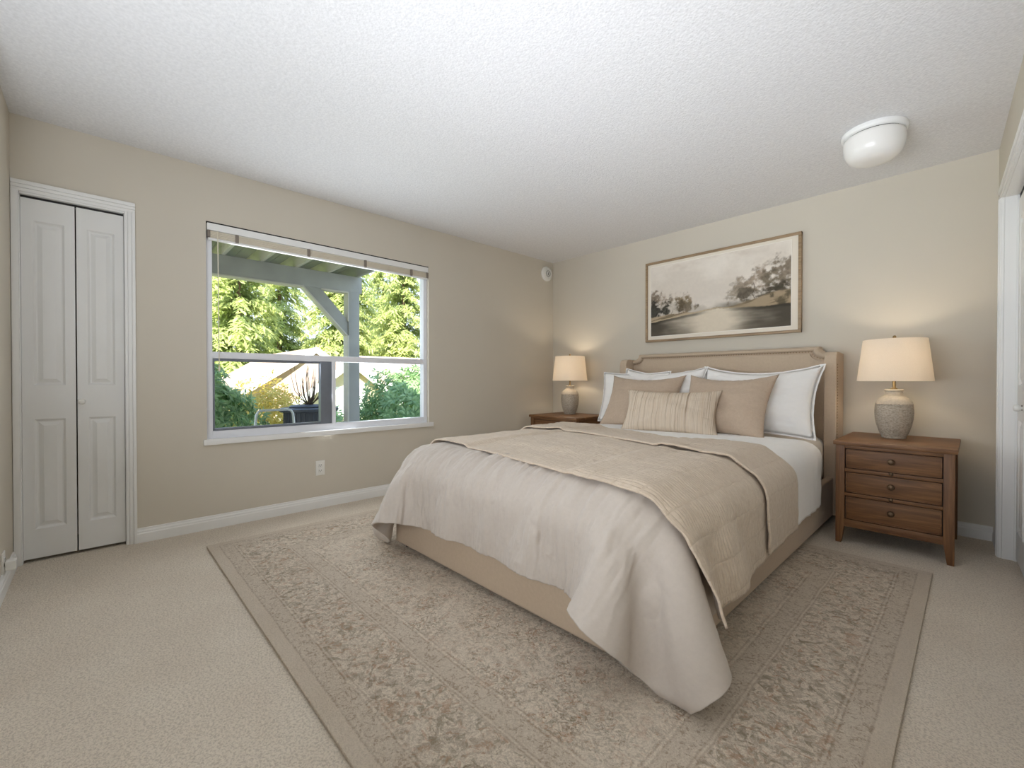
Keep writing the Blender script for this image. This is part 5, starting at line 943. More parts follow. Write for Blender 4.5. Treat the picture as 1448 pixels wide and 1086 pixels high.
-1,7,4,-6,-1,3,-129,5,-1,1,-3,4,-1,2,0,-5,2,5,-5,-3,2,5,0,-6,-122,-1,-3,1,4,0,-4,0,1,4,0,-7,7,-3,1,-5,5,3,-119,3,-4,2,-8,5,7,-8,-5,-2,2,9,-5,2,-6,9,-3,-6]),
    'quilt': (60, 36, [
-1881,-38,-36,-26,-17,-3,8,18,24,24,17,13,8,5,4,3,4,3,3,2,1,1,2,2,1,2,1,1,0,-2,2,-2,2,0,0,-1,5,5,2,2,1,-3,-1,-3,4,0,0,-2,-2,-3,-4,-1,1,2,-1,-1,-1,0,-1,0,
1,1,-1,0,0,1,-1,1,-1,0,0,0,3,3,2,4,2,3,-2,-2,2,-1,-2,-3,-3,-2,-2,0,0,0,0,0,-1,-1,1,0,-1,0,1,-1,0,1,-1,1,-1,0,-1,1,4,4,3,5,3,1,1,1,-2,-5,-3,-4,
-3,-2,0,1,0,-1,0,-1,-1,0,0,-1,0,1,-1,0,0,0,0,0,0,0,1,-1,6,6,8,-2,3,2,-2,5,-7,-5,-5,-2,-2,-1,1,1,-1,-2,-1,-1,1,0,0,-1,-1,0,0,0,0,0,0,0,0,0,0,1,
4,8,7,3,0,1,1,-1,-7,-6,-4,-2,0,1,2,-2,-2,-2,-1,1,1,0,-2,0,0,2,-1,-1,-1,0,0,0,-1,0,0,-1,2,8,7,7,4,-1,-2,-7,-9,-5,-2,0,1,2,-1,-2,-1,0,0,0,0,0,0,0,
1,-1,1,0,0,0,-1,0,0,0,-1,0,11,4,7,6,3,2,-2,-9,-4,-3,-1,-1,1,-1,0,-1,-1,0,2,0,1,1,2,2,0,-10,0,1,1,0,0,0,1,0,0,0,34,1,-1,2,-1,1,1,-3,-1,1,-2,3,
-1,0,2,-1,0,0,0,-1,0,-1,1,-2,2,-9,1,1,1,0,0,0,0,0,1,1,63,0,2,-1,2,-3,-1,0,1,1,1,-2,1,1,-2,2,0,0,-2,1,-1,0,-2,-1,-3,9,0,2,0,0,1,0,0,-1,-1,-1,
70,0,0,1,0,0,-1,2,0,-1,1,0,-1,0,0,0,0,0,0,0,1,0,-1,1,-2,-2,-1,-1,-1,1,0,0,0,0,0,0,68,0,1,0,0,0,0,1,-1,0,0,0,1,-1,0,0,1,0,0,0,-1,1,0,0,
2,1,-1,-1,1,-1,1,0,0,0,0,0,80,1,-1,0,1,0,0,-1,0,0,0,0,0,0,0,1,-1,0,0,0,0,0,-1,1,0,4,1,0,-1,1,-1,0,0,0,0,0,84,0,1,-1,0,0,0,0,0,0,0,0,
-1,1,0,-1,0,0,0,1,0,-1,1,0,-1,1,0,0,0,0,0,0,0,0,0,-1,83,0,0,1,-1,0,0,0,0,0,0,0,0,0,0,0,0,0,0,0,0,0,0,-1,1,0,0,-1,1,-1,0,0,0,1,0,0,
84,0,0,-1,1,0,0,-1,0,0,0,0,1,0,0,0,0,0,0,-1,0,0,1,0,-1,1,0,0,0,0,0,0,0,0,0,-1,84,1,-1,1,-1,0,0,0,0,0,0,0,0,0,0,0,0,0,0,0,0,0,-1,0,
1,0,0,0,-1,1,0,0,0,0,0,0,84,-1,0,0,0,0,0,0,0,0,0,0,-1,0,0,0,0,0,0,0,0,1,0,0,0,0,0,0,0,0,0,0,0,0,0,1,84,0,0,-1,0,1,-1,0,0,0,-1,0,
1,0,0,0,0,0,0,0,0,-1,0,0,0,1,0,0,0,-1,0,1,0,-1,1,-1,83,0,-1,1,0,-1,1,0,0,0,0,0,0,0,0,0,0,0,0,0,0,0,0,0,1,-1,0,1,0,0,0,-1,0,1,-1,0,
82,-2,0,-1,0,0,0,0,0,0,1,0,0,0,0,0,0,0,0,0,0,0,0,0,-1,0,0,-1,0,0,0,0,0,0,1,3,82,0,0,0,0,0,0,0,0,0,0,0,0,0,0,0,0,0,0,0,0,0,0,0,
0,0,0,0,0,0,0,0,0,0,0,0,82,0,0,0,0,0,0,0,0,0,0,0,0,0,0,0,0,0,0,0,0,0,0,0,0,0,0,0,0,0,0,0,0,0,0,0,82,0,0,0,0,0,0,0,0,0,0,0,
0,0,0,0,0,0,0,0,0,0,0,0,0,0,0,0,0,0,0,0,0,0,0,0,82,0,0,0,0,0,0,0,0,0,0,0,0,0,0,0,0,0,0,0,0,0,0,0,0,0,0,0,0,0,0,0,0,0,0,0,
82,0,0,0,0,0,0,0,0,0,0,0,0,0,0,0,0,0,0,0,0,0,0,0,0,0,0,0,0,0,0,0,0,0,0,0,81,0,0,0,0,0,0,0,0,0,0,0,0,0,0,0,0,0,0,0,0,0,0,0,
0,0,0,0,0,0,0,0,0,0,0,0,82,0,0,0,0,0,0,0,0,0,0,0,0,0,0,0,0,0,0,0,0,0,0,0,0,0,0,0,0,0,0,0,0,0,0,0,82,0,0,0,0,0,0,0,0,0,0,0,
0,0,0,0,0,0,0,0,0,0,0,0,0,0,0,0,0,0,0,0,0,0,0,0,82,0,0,0,0,0,0,0,0,0,0,0,0,0,0,0,0,0,0,0,0,0,0,0,0,0,0,0,0,0,0,0,0,0,0,0,
82,0,0,0,0,0,0,0,0,0,0,0,0,0,0,0,0,0,0,0,0,0,0,0,0,0,0,0,0,0,0,0,0,0,0,0,82,0,0,0,0,0,0,0,0,0,0,0,0,0,0,0,0,0,0,0,0,0,0,0,
0,0,0,0,0,0,0,0,0,0,0,0,82,0,0,0,0,0,0,0,0,0,0,0,0,0,0,0,0,0,0,0,0,0,0,0,0,0,0,0,0,0,0,0,0,0,0,0,82,0,0,0,0,0,0,0,0,0,0,0,
0,0,0,0,0,0,0,0,0,0,0,0,0,0,0,0,0,0,0,0,0,0,0,0,81,0,0,0,0,0,0,0,0,0,0,0,0,0,0,0,0,0,0,0,0,0,0,0,0,0,0,0,0,0,0,0,0,0,0,0,
82,0,0,0,0,0,0,0,0,0,0,0,0,0,0,0,0,0,0,0,0,0,0,0,0,0,0,0,0,0,0,0,0,0,0,0,82,0,0,0,0,0,0,0,0,0,0,0,0,0,0,0,0,0,0,0,0,0,0,0,
0,0,0,0,0,0,0,0,0,0,0,0,82,0,0,0,0,0,0,0,0,0,0,0,0,0,0,0,0,0,0,0,0,0,0,0,0,0,0,0,0,0,0,0,0,0,0,0,82,0,0,0,0,0,0,0,0,0,0,0,
0,0,0,0,0,0,0,0,0,0,0,0,0,0,0,0,0,0,0,0,0,0,0,0,82,0,0,0,0,0,0,0,0,0,0,0,0,0,0,0,0,0,0,0,0,0,0,0,0,0,0,0,0,0,0,0,0,0,0,0,
78,1,0,0,1,0,0,0,1,-1,1,0,0,0,0,0,0,0,0,0,0,0,0,0,0,0,0,0,0,0,0,0,-1,-1,0,-3,82,1,0,1,-1,0,0,1,-1,1,-1,1,0,0,0,0,0,0,0,0,0,0,0,0,
0,0,0,0,-1,1,-1,0,0,1,-1,0,82,1,1,-1,0,1,0,-1,1,0,0,-1,0,0,0,1,0,0,-1,1,0,-1,1,-1,0,0,-1,1,0,-1,2,-1,0,0,-1,1,82,0,1,0,1,-1,0,1,-1,0,0,0,
0,1,0,-1,0,0,0,0,0,0,0,0,0,0,0,-1,1,0,-1,1,0,0,0,-1,83,0,0,1,0,0,0,0,0,0,0,0,0,0,0,0,0,0,1,-1,0,0,0,0,0,-1,1,0,0,0,0,0,1,-1,0,1,
83,1,0,1,-1,0,0,0,0,0,0,0,0,-1,1,0,0,0,0,0,0,0,-1,1,0,0,0,0,-1,0,1,0,0,0,0,0,82,1,1,-1,0,0,0,0,0,0,0,0,0,1,-1,0,0,0,0,0,0,1,-1,0,
0,0,0,0,0,0,0,0,0,0,0,0,82,2,0,1,0,0,0,-1,1,0,0,0,0,-1,0,0,0,0,0,0,0,0,1,-1,0,0,0,0,0,0,0,1,-1,0,1,0,81,0,1,-1,1,-1,0,1,0,-1,0,0,
0,0,1,0,0,0,0,0,0,0,-1,1,0,0,0,-1,0,0,4,0,0,0,-1,1,77,-3,-4,1,-1,0,0,0,-1,2,-1,0,0,0,-1,0,0,0,0,0,0,0,1,0,0,0,2,2,-3,1,1,-1,1,0,1,-1,
62,6,7,-3,-3,1,0,-1,1,1,4,-5,0,0,0,0,0,4,0,-4,3,-3,0,0,0,0,-2,-1,3,-1,0,1,-1,1,0,1,62,6,-3,-2,-1,2,0,1,-1,-1,4,-3,-1,0,0,0,0,3,0,-4,4,-3,0,0,
0,1,0,-1,1,2,9,-1,0,0,1,1,66,-19,-6,0,6,-2,0,-1,0,-1,-7,8,1,0,0,0,-1,-8,0,10,-7,6,-1,-1,-1,0,1,1,0,-1,-9,0,0,0,0,0,47,3,-11,-13,-7,0,0,3,5,2,-1,-1,
-8,-1,-1,1,2,0,0,-2,0,0,1,1,1,0,-1,0,0,-1,-7,-1,2,0,1,0,45,-4,-11,-10,-10,-3,3,8,8,4,0,-4,-10,-8,-2,-2,-1,3,0,-1,-1,-1,0,0,0,0,0,0,1,1,-4,1,-1,1,-1,0,
37,-7,-2,-7,-4,-4,2,1,6,1,2,-2,-3,-7,-5,-3,-1,2,2,0,-3,-3,-2,0,1,0,-1,0,0,-3,2,0,0,-1,0,0,37,-11,-3,-2,-3,-1,0,2,-1,3,-1,4,-1,-5,-5,-4,-2,-2,0,1,1,-3,-1,-1,
-1,2,0,-1,-2,0,1,-1,0,0,0,0,34,-9,-7,1,0,-1,-1,3,-3,2,1,0,3,-4,-5,-2,-3,-4,-2,1,1,0,-2,0,-1,-1,1,-1,-1,0,0,1,0,-1,0,0,27,-3,-5,0,-1,0,-3,-4,2,3,2,-3,
3,0,-3,-3,-3,-3,-2,-2,0,1,1,-2,0,-1,-1,0,0,0,1,-1,0,0,0,0,23,6,-6,-2,-3,-2,-1,-1,-2,-2,-1,0,0,3,1,-1,-1,-3,-4,-3,-2,3,0,0,-1,-1,0,0,0,1,-1,0,0,0,0,0,
-910,58,60,64,68,70,69,67,65,66,68,69,69,70,70,70,70,70,70,70,70,70,70,70,70,69,70,70,69,70,70,69,70,70,69,70,-6,3,1,1,0,0,0,2,-1,0,-1,1,0,0,0,0,0,-1,0,0,0,0,0,0,
-1,1,0,0,0,0,0,0,0,0,0,0,-6,1,1,2,0,0,1,0,0,0,1,0,0,0,0,0,0,0,0,0,0,-1,0,0,1,-1,0,0,0,0,0,1,-1,0,1,-1,-7,2,2,0,1,0,0,0,0,1,1,0,
1,-1,0,0,-1,1,0,-1,0,1,0,-1,0,1,-1,0,1,-1,0,0,0,0,0,0,-7,2,3,0,0,0,0,-2,2,2,0,0,0,0,0,0,0,0,0,0,0,0,-1,1,0,-1,1,0,-1,1,-1,0,1,-1,0,1,
-6,2,1,1,0,0,0,0,2,0,1,-1,0,0,0,0,0,0,0,0,0,-1,1,0,-1,1,-1,0,1,-1,1,-1,0,1,-1,0,-5,1,2,1,0,-1,0,1,1,1,-1,1,-1,1,-1,0,0,0,-1,1,0,0,0,-1,
1,-1,1,-1,0,0,0,1,-1,0,0,0,-2,0,-1,1,0,1,-1,2,0,-1,1,-1,1,-1,1,-1,1,0,0,0,-1,1,-1,1,0,0,-1,1,-1,1,-1,0,0,0,0,0,-2,1,0,0,0,0,0,0,0,1,-1,1,
-1,1,-1,1,0,-1,1,-1,1,0,0,0,-1,0,1,-1,1,-1,1,-1,1,-1,1,-1,-1,0,0,0,0,0,0,0,0,0,0,0,1,-1,1,-1,0,1,-1,1,0,-1,1,-1,1,0,0,0,0,0,0,0,0,0,0,0,
-1,-1,1,-1,1,-1,1,-1,1,0,0,0,0,0,0,1,0,-1,1,0,0,0,0,1,0,-1,0,0,0,1,-1,1,-1,1,-1,1,-1,0,-1,1,-1,1,0,0,0,0,0,0,0,1,0,-1,0,1,0,0,0,0,0,0,
0,0,0,1,0,0,0,0,1,-1,1,-1,-3,1,0,0,0,0,0,1,-1,0,1,0,0,0,0,1,0,0,0,0,0,1,0,0,-1,2,0,0,-1,0,1,0,-1,1,0,0,-3,0,0,0,1,0,-1,0,1,0,0,0,
0,1,0,0,0,0,1,0,0,0,0,1,1,0,0,0,1,0,-1,0,1,0,-1,1,-3,-1,1,0,0,0,1,0,0,0,0,1,0,-1,1,0,1,0,0,0,0,1,0,0,0,0,1,0,0,0,1,0,0,0,0,0,
-4,0,0,0,0,0,0,0,1,0,1,-1,1,1,-1,1,0,1,0,0,1,0,1,0,1,0,-1,1,0,1,0,0,0,0,1,-1,-6,0,0,0,0,0,1,0,0,1,0,1,0,0,1,1,0,0,1,1,0,1,0,0,
1,0,1,0,1,0,0,1,0,0,0,0,-7,0,0,0,1,0,0,1,0,0,1,0,1,0,1,0,1,1,0,0,1,1,0,1,0,1,0,1,0,1,1,-1,1,0,1,0,-11,1,0,0,0,1,0,0,1,1,1,1,
0,1,0,2,1,0,1,1,1,0,2,1,1,-1,2,0,1,0,1,1,1,0,0,1,-13,-1,0,0,0,0,0,2,1,2,1,0,2,1,1,1,1,1,1,1,1,1,1,1,2,0,1,1,1,2,1,1,1,2,1,-1,
-11,1,0,-1,-1,1,3,1,1,0,0,2,0,1,1,-1,0,1,0,1,0,0,0,0,-1,4,0,2,1,0,1,2,1,2,2,5,-11,0,0,0,0,-1,0,0,-1,0,-1,0,0,-1,0,-1,0,0,-1,0,-1,0,0,-1,
0,-1,0,-1,-1,0,-1,0,0,-1,0,-1,-11,0,0,0,0,0,-1,0,0,-1,0,-1,-1,0,0,0,-1,-1,0,-1,1,-1,-1,0,-1,0,-1,0,0,-1,0,-1,-1,0,0,0,-11,0,0,1,-1,0,0,-1,-1,0,0,-1,
0,0,-2,0,0,0,-1,0,-1,-1,0,0,-1,0,0,-1,-1,0,0,-1,0,0,-2,0,-10,-1,0,0,0,0,-1,0,0,-1,-1,1,-1,-1,0,0,-1,-1,0,0,-1,0,-1,0,0,-1,-1,0,0,-1,-1,1,-1,-1,0,0,
-11,0,0,0,0,0,0,-1,-1,0,0,-1,0,-1,0,-1,0,0,-1,-1,0,0,0,-2,0,0,0,-1,-1,0,0,-1,0,-1,0,-1,-11,0,0,0,1,-1,-1,0,0,-1,0,-1,-1,1,-1,-1,0,-1,0,0,-1,-1,0,0,
0,-1,-1,0,0,-1,0,-1,-1,1,-1,-1,-11,0,0,0,0,0,0,-1,0,-1,-1,0,0,-1,0,0,-1,0,-1,-1,0,0,-1,0,-1,0,0,-1,-1,0,-1,0,0,-1,0,0,-11,1,-1,0,0,0,-1,0,-1,1,-1,-1,
0,-1,0,-1,0,-1,1,-1,-1,0,-1,0,-1,0,-1,0,0,-1,0,-1,0,-1,0,-1,-11,0,0,0,0,0,0,-1,0,-1,0,0,-1,0,-1,0,-1,0,-1,0,0,-1,0,-1,0,-1,0,-1,0,0,-1,0,-1,0,-1,0,
-11,0,0,0,0,0,-1,0,-1,0,-1,0,-1,0,-1,0,0,-1,0,-1,0,-1,0,-1,0,0,-1,0,-1,0,-1,0,-1,0,-1,0,-11,0,1,-1,0,-1,1,-1,0,-1,0,-1,0,-1,0,-1,0,0,-1,0,-1,0,-1,0,
-1,-1,1,-1,0,-1,0,-1,0,-1,0,-1,-11,0,0,0,0,0,-1,0,-1,0,0,-1,0,0,-1,0,-2,0,0,-1,0,0,-1,0,0,-1,-1,0,-1,0,0,-1,0,0,-1,0,-11,0,0,0,0,0,-1,0,0,-1,-1,0,
0,-1,0,-1,0,0,-1,0,-1,-1,1,-1,-1,0,-1,0,0,-1,-1,0,0,-1,0,-1,-11,0,0,0,0,0,0,-1,-1,0,0,0,-2,0,0,0,-1,-1,0,0,-1,0,-1,0,-1,0,0,-1,-1,0,0,0,-2,0,0,0,
-11,0,0,1,-1,0,-1,0,0,-1,0,-1,0,-1,0,-1,0,0,-1,-1,1,-1,-1,-1,1,-1,-1,0,0,-1,0,-1,0,-1,0,-1,-10,-1,0,0,0,0,0,-1,-1,0,-1,0,0,0,-1,-1,0,-1,0,0,-1,0,-1,0,
-1,0,0,-1,0,-1,-1,0,0,0,-1,-1,-11,0,0,0,0,0,-1,0,0,-1,0,-1,0,-1,-1,1,-1,0,-1,-1,0,-1,1,-1,-1,0,-1,0,-1,0,0,-1,0,-1,-1,1,-11,0,0,0,1,-1,0,-1,0,0,-2,0,
-1,0,0,-1,0,-1,0,0,-1,0,-1,0,0,-1,0,-1,0,0,-1,-1,-1,0,0,-1,-11,0,0,0,0,0,-1,0,-1,0,0,0,-1,0,-1,0,-1,0,-1,0,-1,0,-1,0,-1,0,-1,0,-1,0,-1,1,-1,0,-1,0,
-8,-1,-1,0,-2,0,3,0,2,0,0,1,1,1,2,-1,1,0,1,1,1,-1,2,-1,1,2,1,0,2,1,-1,-1,2,2,2,3,-10,-2,0,-1,0,1,0,2,1,1,2,0,2,0,0,2,1,1,0,1,1,1,0,2,
1,0,1,1,1,1,1,2,1,1,2,-1,-8,-1,0,0,1,0,1,0,0,1,1,1,0,1,1,0,1,0,2,0,0,2,0,0,1,0,1,1,0,0,2,1,1,0,0,1,-7,3,-1,0,0,0,0,0,1,0,0,1,
0,1,0,1,0,1,0,0,1,0,0,1,0,1,0,1,0,0,2,1,-1,1,0,0,-5,0,0,0,0,0,0,1,0,1,0,0,1,-1,1,0,1,0,1,0,1,0,1,1,0,0,0,0,1,1,-1,1,1,-1,0,0,
-3,-1,0,1,0,0,0,0,0,0,1,0,0,1,0,0,0,1,-1,1,0,1,0,0,1,0,1,0,0,0,1,-1,0,0,1,0,1,-4,0,0,0,1,0,0,1,0,0,0,0,0,0,1,0,0,1,0,0,-1,1,0,
0,0,0,0,0,1,0,0,0,1,-1,0,-4,2,0,0,0,0,0,1,-1,0,1,0,0,0,0,0,1,0,0,0,0,1,0,0,0,0,0,1,0,-1,0,0,1,-1,0,1,-3,2,0,0,0,0,0,0,0,1,-1,0,
1,0,0,0,-1,1,0,0,0,0,1,0,0,0,0,-1,1,0,-1,1,-1,1,0,-1,-1,1,1,-1,0,0,0,0,0,-1,1,0,-1,1,0,0,1,-1,0,0,1,0,-1,0,0,1,0,0,-1,1,0,0,0,0,0,0,
2,-2,0,0,0,0,0,0,0,1,-1,0,0,0,0,0,0,0,0,1,-1,0,0,1,0,-1,0,1,0,-1,1,-1,1,-1,0,0,1,-1,0,1,0,-1,1,-1,1,-1,0,0,1,-1,0,1,-1,0,0,0,0,0,1,-1,
0,1,0,-1,0,1,-1,0,0,0,1,0,-1,3,0,-1,0,0,0,0,-1,0,1,0,-1,0,1,-1,0,0,1,-1,0,1,-1,0,1,-1,0,1,0,-1,1,1,-1,1,-1,0,3,2,-2,-1,0,0,-1,0,0,0,-1,1,
-1,0,0,0,0,1,-1,0,1,-1,0,1,-1,1,0,-1,1,0,1,-1,1,-1,1,0,7,0,-3,-3,-1,1,0,0,-1,0,1,-1,0,0,-1,0,1,-1,1,0,0,0,1,-1,1,-1,1,0,0,0,0,0,0,0,0,0,
7,-1,-1,-3,-1,0,1,0,-1,0,0,1,-2,-1,0,1,-1,1,0,0,0,0,0,1,-1,1,-1,1,0,0,0,0,0,1,-1,1,8,-3,-1,-2,0,-1,0,0,0,0,0,0,1,-2,0,-1,1,0,0,0,0,0,0,0,
1,-1,1,0,-1,1,-1,1,0,-1,1,0,8,-4,-3,0,0,0,0,-1,1,0,0,0,1,0,-2,0,0,0,0,0,0,1,-1,0,0,1,0,-1,1,0,1,-1,0,1,-1,0,6,-2,-4,1,-1,1,0,1,-1,0,0,0,
0,0,-1,0,0,-1,0,1,0,0,1,0,0,0,0,0,0,0,0,1,-1,0,1,-1,4,2,-3,-2,0,-1,0,0,1,-1,0,0,-1,1,1,-1,0,0,0,0,0,0,0,0,1,0,0,1,0,0,0,-1,1,0,-1,1,
-372,7,7,7,4,2,-2,-4,-5,-5,-3,-2,-1,0,-1,0,0,0,0,0,1,1,1,1,2,2,2,2,1,1,1,1,0,1,0,1,82,0,0,-2,1,0,0,1,-1,0,0,1,0,0,0,0,0,0,0,0,0,0,0,0,
0,0,0,0,0,0,0,0,0,0,0,0,82,-1,0,1,-1,-1,1,0,0,0,1,-1,1,0,1,-1,0,0,0,1,-1,0,0,0,0,0,0,0,0,1,-1,0,1,-1,0,0,82,0,0,-2,0,0,0,0,-1,2,0,1,
0,0,0,0,0,0,0,0,0,0,0,0,0,0,1,-1,1,-1,0,0,0,0,0,0,82,-1,-1,1,-1,0,0,-2,3,0,1,0,0,0,0,1,-1,1,0,-1,1,-1,0,1,0,0,-1,1,-1,0,1,0,-1,1,0,0,
82,0,-2,0,0,-1,0,0,1,2,0,0,0,0,0,0,1,-1,0,0,0,1,0,-1,0,1,0,-1,1,0,-1,0,1,-1,0,0,82,-1,-1,-2,-1,1,0,2,2,0,0,1,-1,0,0,0,0,0,0,1,-1,0,0,0,
0,0,0,1,-1,0,1,-1,0,0,0,0,84,-2,-1,-2,-1,-1,1,3,0,1,0,1,0,0,0,0,0,0,0,0,0,-1,0,-1,0,3,0,-1,0,0,0,1,-1,0,1,-1,76,-1,-1,0,-1,1,0,1,1,-1,1,-1,
0,0,0,0,0,0,0,0,0,1,-1,2,-1,2,-1,-1,0,0,-1,0,0,0,0,0,58,-1,0,-2,0,0,1,1,-1,0,0,0,1,0,0,-1,0,0,1,-1,1,0,0,0,3,-1,0,-1,-1,0,0,0,0,0,0,0,
50,1,-2,0,1,0,-1,-3,1,1,-1,0,0,0,0,1,0,0,-1,0,0,-1,1,-1,1,6,0,1,1,-1,0,-1,1,0,-1,1,51,0,0,-1,0,0,1,-2,0,-1,0,0,1,1,0,-1,-1,0,1,0,-1,0,0,-2,
-6,8,-1,0,-1,0,0,0,-1,0,0,-1,22,0,1,0,0,-1,0,3,-1,0,1,0,-1,0,0,0,1,0,-1,0,0,-1,2,0,-5,-19,0,0,1,0,0,0,0,0,0,0,8,-1,0,2,-1,1,-1,0,1,1,0,-1,
1,-1,0,1,0,0,0,0,0,1,-3,1,5,-8,0,0,-1,0,0,0,0,0,0,0,1,0,0,0,0,-1,0,0,0,0,0,1,-1,0,0,0,0,0,0,0,0,0,0,0,1,0,0,0,0,0,0,0,0,0,0,0,
0,0,0,0,0,0,1,0,0,0,0,0,0,0,0,0,0,0,0,0,0,0,0,-1,0,1,-1,0,0,0,0,0,0,0,0,0,0,0,0,0,0,1,0,0,0,0,0,0,0,0,0,0,0,0,0,0,0,0,0,1,
-1,-1,0,0,0,0,0,0,0,0,0,0,0,0,0,0,1,1,0,1,1,0,0,1,0,0,1,0,0,0,0,0,0,0,-1,0,0,-3,-2,0,0,0,0,0,0,0,0,0,0,0,0,1,0,2,4,2,0,1,1,0,
1,1,0,0,0,0,0,0,0,0,0,0,1,-8,-4,-1,-1,0,0,0,0,0,0,0,0,0,0,0,0,1,3,3,1,0,1,0,1,1,-1,0,0,0,0,0,0,0,1,0,0,-12,0,0,1,0,0,0,0,0,0,0,
-24,0,0,0,0,-1,-1,4,0,1,-1,2,-1,0,1,0,0,0,0,0,0,0,0,0,0,-1,-5,0,0,0,0,0,0,0,0,2,0,0,0,0,0,-1,0,2,1,-1,1,0,0,0,1,0,0,0,0,0,0,0,0,0,
0,11,-11,-3,0,0,0,0,0,0,0,0,0,0,0,-1,0,0,0,-1,2,2,0,-1,2,0,-1,1,0,0,0,0,0,0,0,0,0,13,-12,-3,-1,0,0,0,0,0,0,0,0,0,0,0,0,-1,-1,1,3,-1,1,0,
-1,1,1,0,0,0,0,0,0,0,0,0,0,1,-2,-2,0,0,0,0,0,0,0,0,0,0,0,0,0,-1,0,0,2,0,-1,1,1,-1,1,-1,1,0,0,0,0,0,0,0,0,1,9,-10,-2,0,0,0,0,0,0,0,
0,0,0,0,0,0,-2,-2,4,1,0,0,0,0,0,1,-1,0,0,0,0,0,0,0,0,4,10,-12,-3,0,0,0,0,0,0,0,0,0,0,0,-1,1,0,-1,1,0,0,0,0,1,0,0,0,0,0,0,0,0,0,0,
0,0,2,-2,-1,0,0,0,0,0,0,0,0,0,0,0,0,-1,0,1,-5,5,1,-1,0,0,0,1,0,0,0,0,0,0,0,0,0,0,5,2,-7,-1,0,0,0,0,0,0,0,0,0,0,0,0,-1,-3,5,-1,-1,1,
0,0,0,0,1,0,0,0,0,0,0,0,0,0,11,0,-11,-1,0,0,0,0,0,0,-3,3,0,0,0,0,-1,-1,-2,3,1,0,0,-1,0,1,0,0,0,0,0,0,0,0,0,0,0,6,-2,-4,0,0,0,0,0,0,
-1,1,0,0,0,0,-1,0,0,1,0,-1,0,1,0,-1,1,0,0,0,0,0,0,0,0,0,0,25,-18,-5,-2,0,0,0,0,-1,0,0,0,0,0,0,0,-1,-1,0,1,1,-1,0,0,1,-1,1,0,0,0,0,0,0,
0,0,0,0,8,-7,-1,0,0,0,0,0,-1,1,0,0,0,-1,0,-1,-1,1,1,0,0,0,0,-1,1,0,0,0,0,0,0,0,0,0,0,0,29,-23,-4,-1,0,0,0,0,-1,0,1,0,0,0,0,-1,-2,2,0,0,
0,0,0,0,0,0,0,0,0,0,0,0,0,0,0,0,8,-3,-4,0,0,0,0,-1,-2,0,2,0,0,0,0,-1,-2,0,2,-1,1,-1,0,0,1,0,0,0,0,0,0,0,0,0,0,0,0,4,-2,-1,0,0,0,0,
-1,1,0,0,0,0,0,-1,0,-3,2,1,-1,1,-1,1,-1,0,1,0,0,0,0,0,0,0,0,0,0,19,-15,-3,0,0,0,0,-2,2,0,0,0,0,0,0,-2,-1,1,1,-1,0,0,-1,1,0,0,0,0,0,0,0,
0,0,0,0,0,11,-6,-3,0,0,0,0,-1,-2,3,0,0,0,0,0,-1,-1,0,-1,2,-1,0,0,-1,1,0,0,0,0,0,0,0,0,0,0,0,4,6,-7,-1,0,0,0,-2,2,0,0,0,0,0,0,-1,-2,2,0,
-1,0,-1,0,0,0,0,0,0,0,0,0,0,0,0,0,0,6,8,-9,-2,0,0,0,-2,2,-1,1,0,0,0,0,-1,-1,-4,4,0,-1,1,0,-1,0,0,0,0,0,0,0,0,0,0,0,0,0,5,1,-3,0,0,0,
16,4,4,0,0,0,0,-1,0,1,-1,-2,0,0,0,-1,0,0,0,0,0,0,0,0,0,0,0,0,0,0,-5,5,6,0,0,0,-8,7,0,1,0,0,-1,1,0,-3,0,-2,-1,-1,-1,0,0,-1,0,2,-1,-2,5,-4,
0,0,0,3,-4,3,5,3,-1,0,0,0,-2,2,-1,1,0,0,0,-1,-1,-2,-3,-2,-2,-1,-1,0,-1,0,-1,3,-1,-1,4,-5,0,0,0,5,-4,0,8,5,1,0,0,0,2,-8,5,1,0,0,0,0,-1,-1,-2,-1,
1,0,0,-1,0,0,-1,0,0,0,-1,1,1,0,-1,-3,3,-3,4,5,0,0,0,0,-2,1,1,0,0,0,0,0,0,-1,-1,0,0,1,0,0,0,-1,1,-4,2,2,-5,5,-1,0,1,-5,5,-2,-1,4,0,0,0,0,
-1,1,0,0,0,0,0,0,0,0,-1,0,0,0,0,0,0,0,0,-1,0,1,-3,3,0,0,0,0,0,0,0,1,0,0,0,0,-12,11,2,-1,0,0,0,0,0,0,0,0,0,0,0,0,0,0,0,0,0,0,0,0,
0,0,0,0,0,0,0,0,0,0,0,0,-5,-1,-2,1,1,0,0,1,-1,-1,0,0,0,0,1,-1,1,0,-1,1,0,-1,0,0,1,-1,1,0,0,0,-1,0,0,1,0,0,-16,-7,0,3,1,-1,0,0,2,-2,-1,1,
0,1,-1,1,-1,0,1,-1,0,1,0,0,-1,1,-1,0,0,2,17,0,0,-1,0,0,-29,-12,-7,-1,0,1,0,0,-1,2,0,-1,1,-1,0,0,0,0,0,0,0,0,0,1,0,0,3,5,-6,2,-3,2,1,0,0,0,
-59,9,4,0,-1,0,0,-1,0,1,-1,1,0,1,-1,0,0,-1,0,1,-1,1,0,0,0,1,-2,-4,6,-2,-2,1,0,0,1,1,-55,3,-3,-1,-1,1,1,0,-1,1,0,-1,0,-1,1,-1,0,1,-1,0,1,-1,1,-1,
1,0,0,-1,1,2,2,-1,1,1,0,0,-51,-16,-3,-3,2,0,-1,1,0,-1,1,1,-1,0,-1,1,-1,0,1,-1,1,0,-1,0,0,-1,1,1,0,1,-3,0,0,0,1,0,-70,2,-5,-6,-2,-1,1,0,2,1,0,-1,
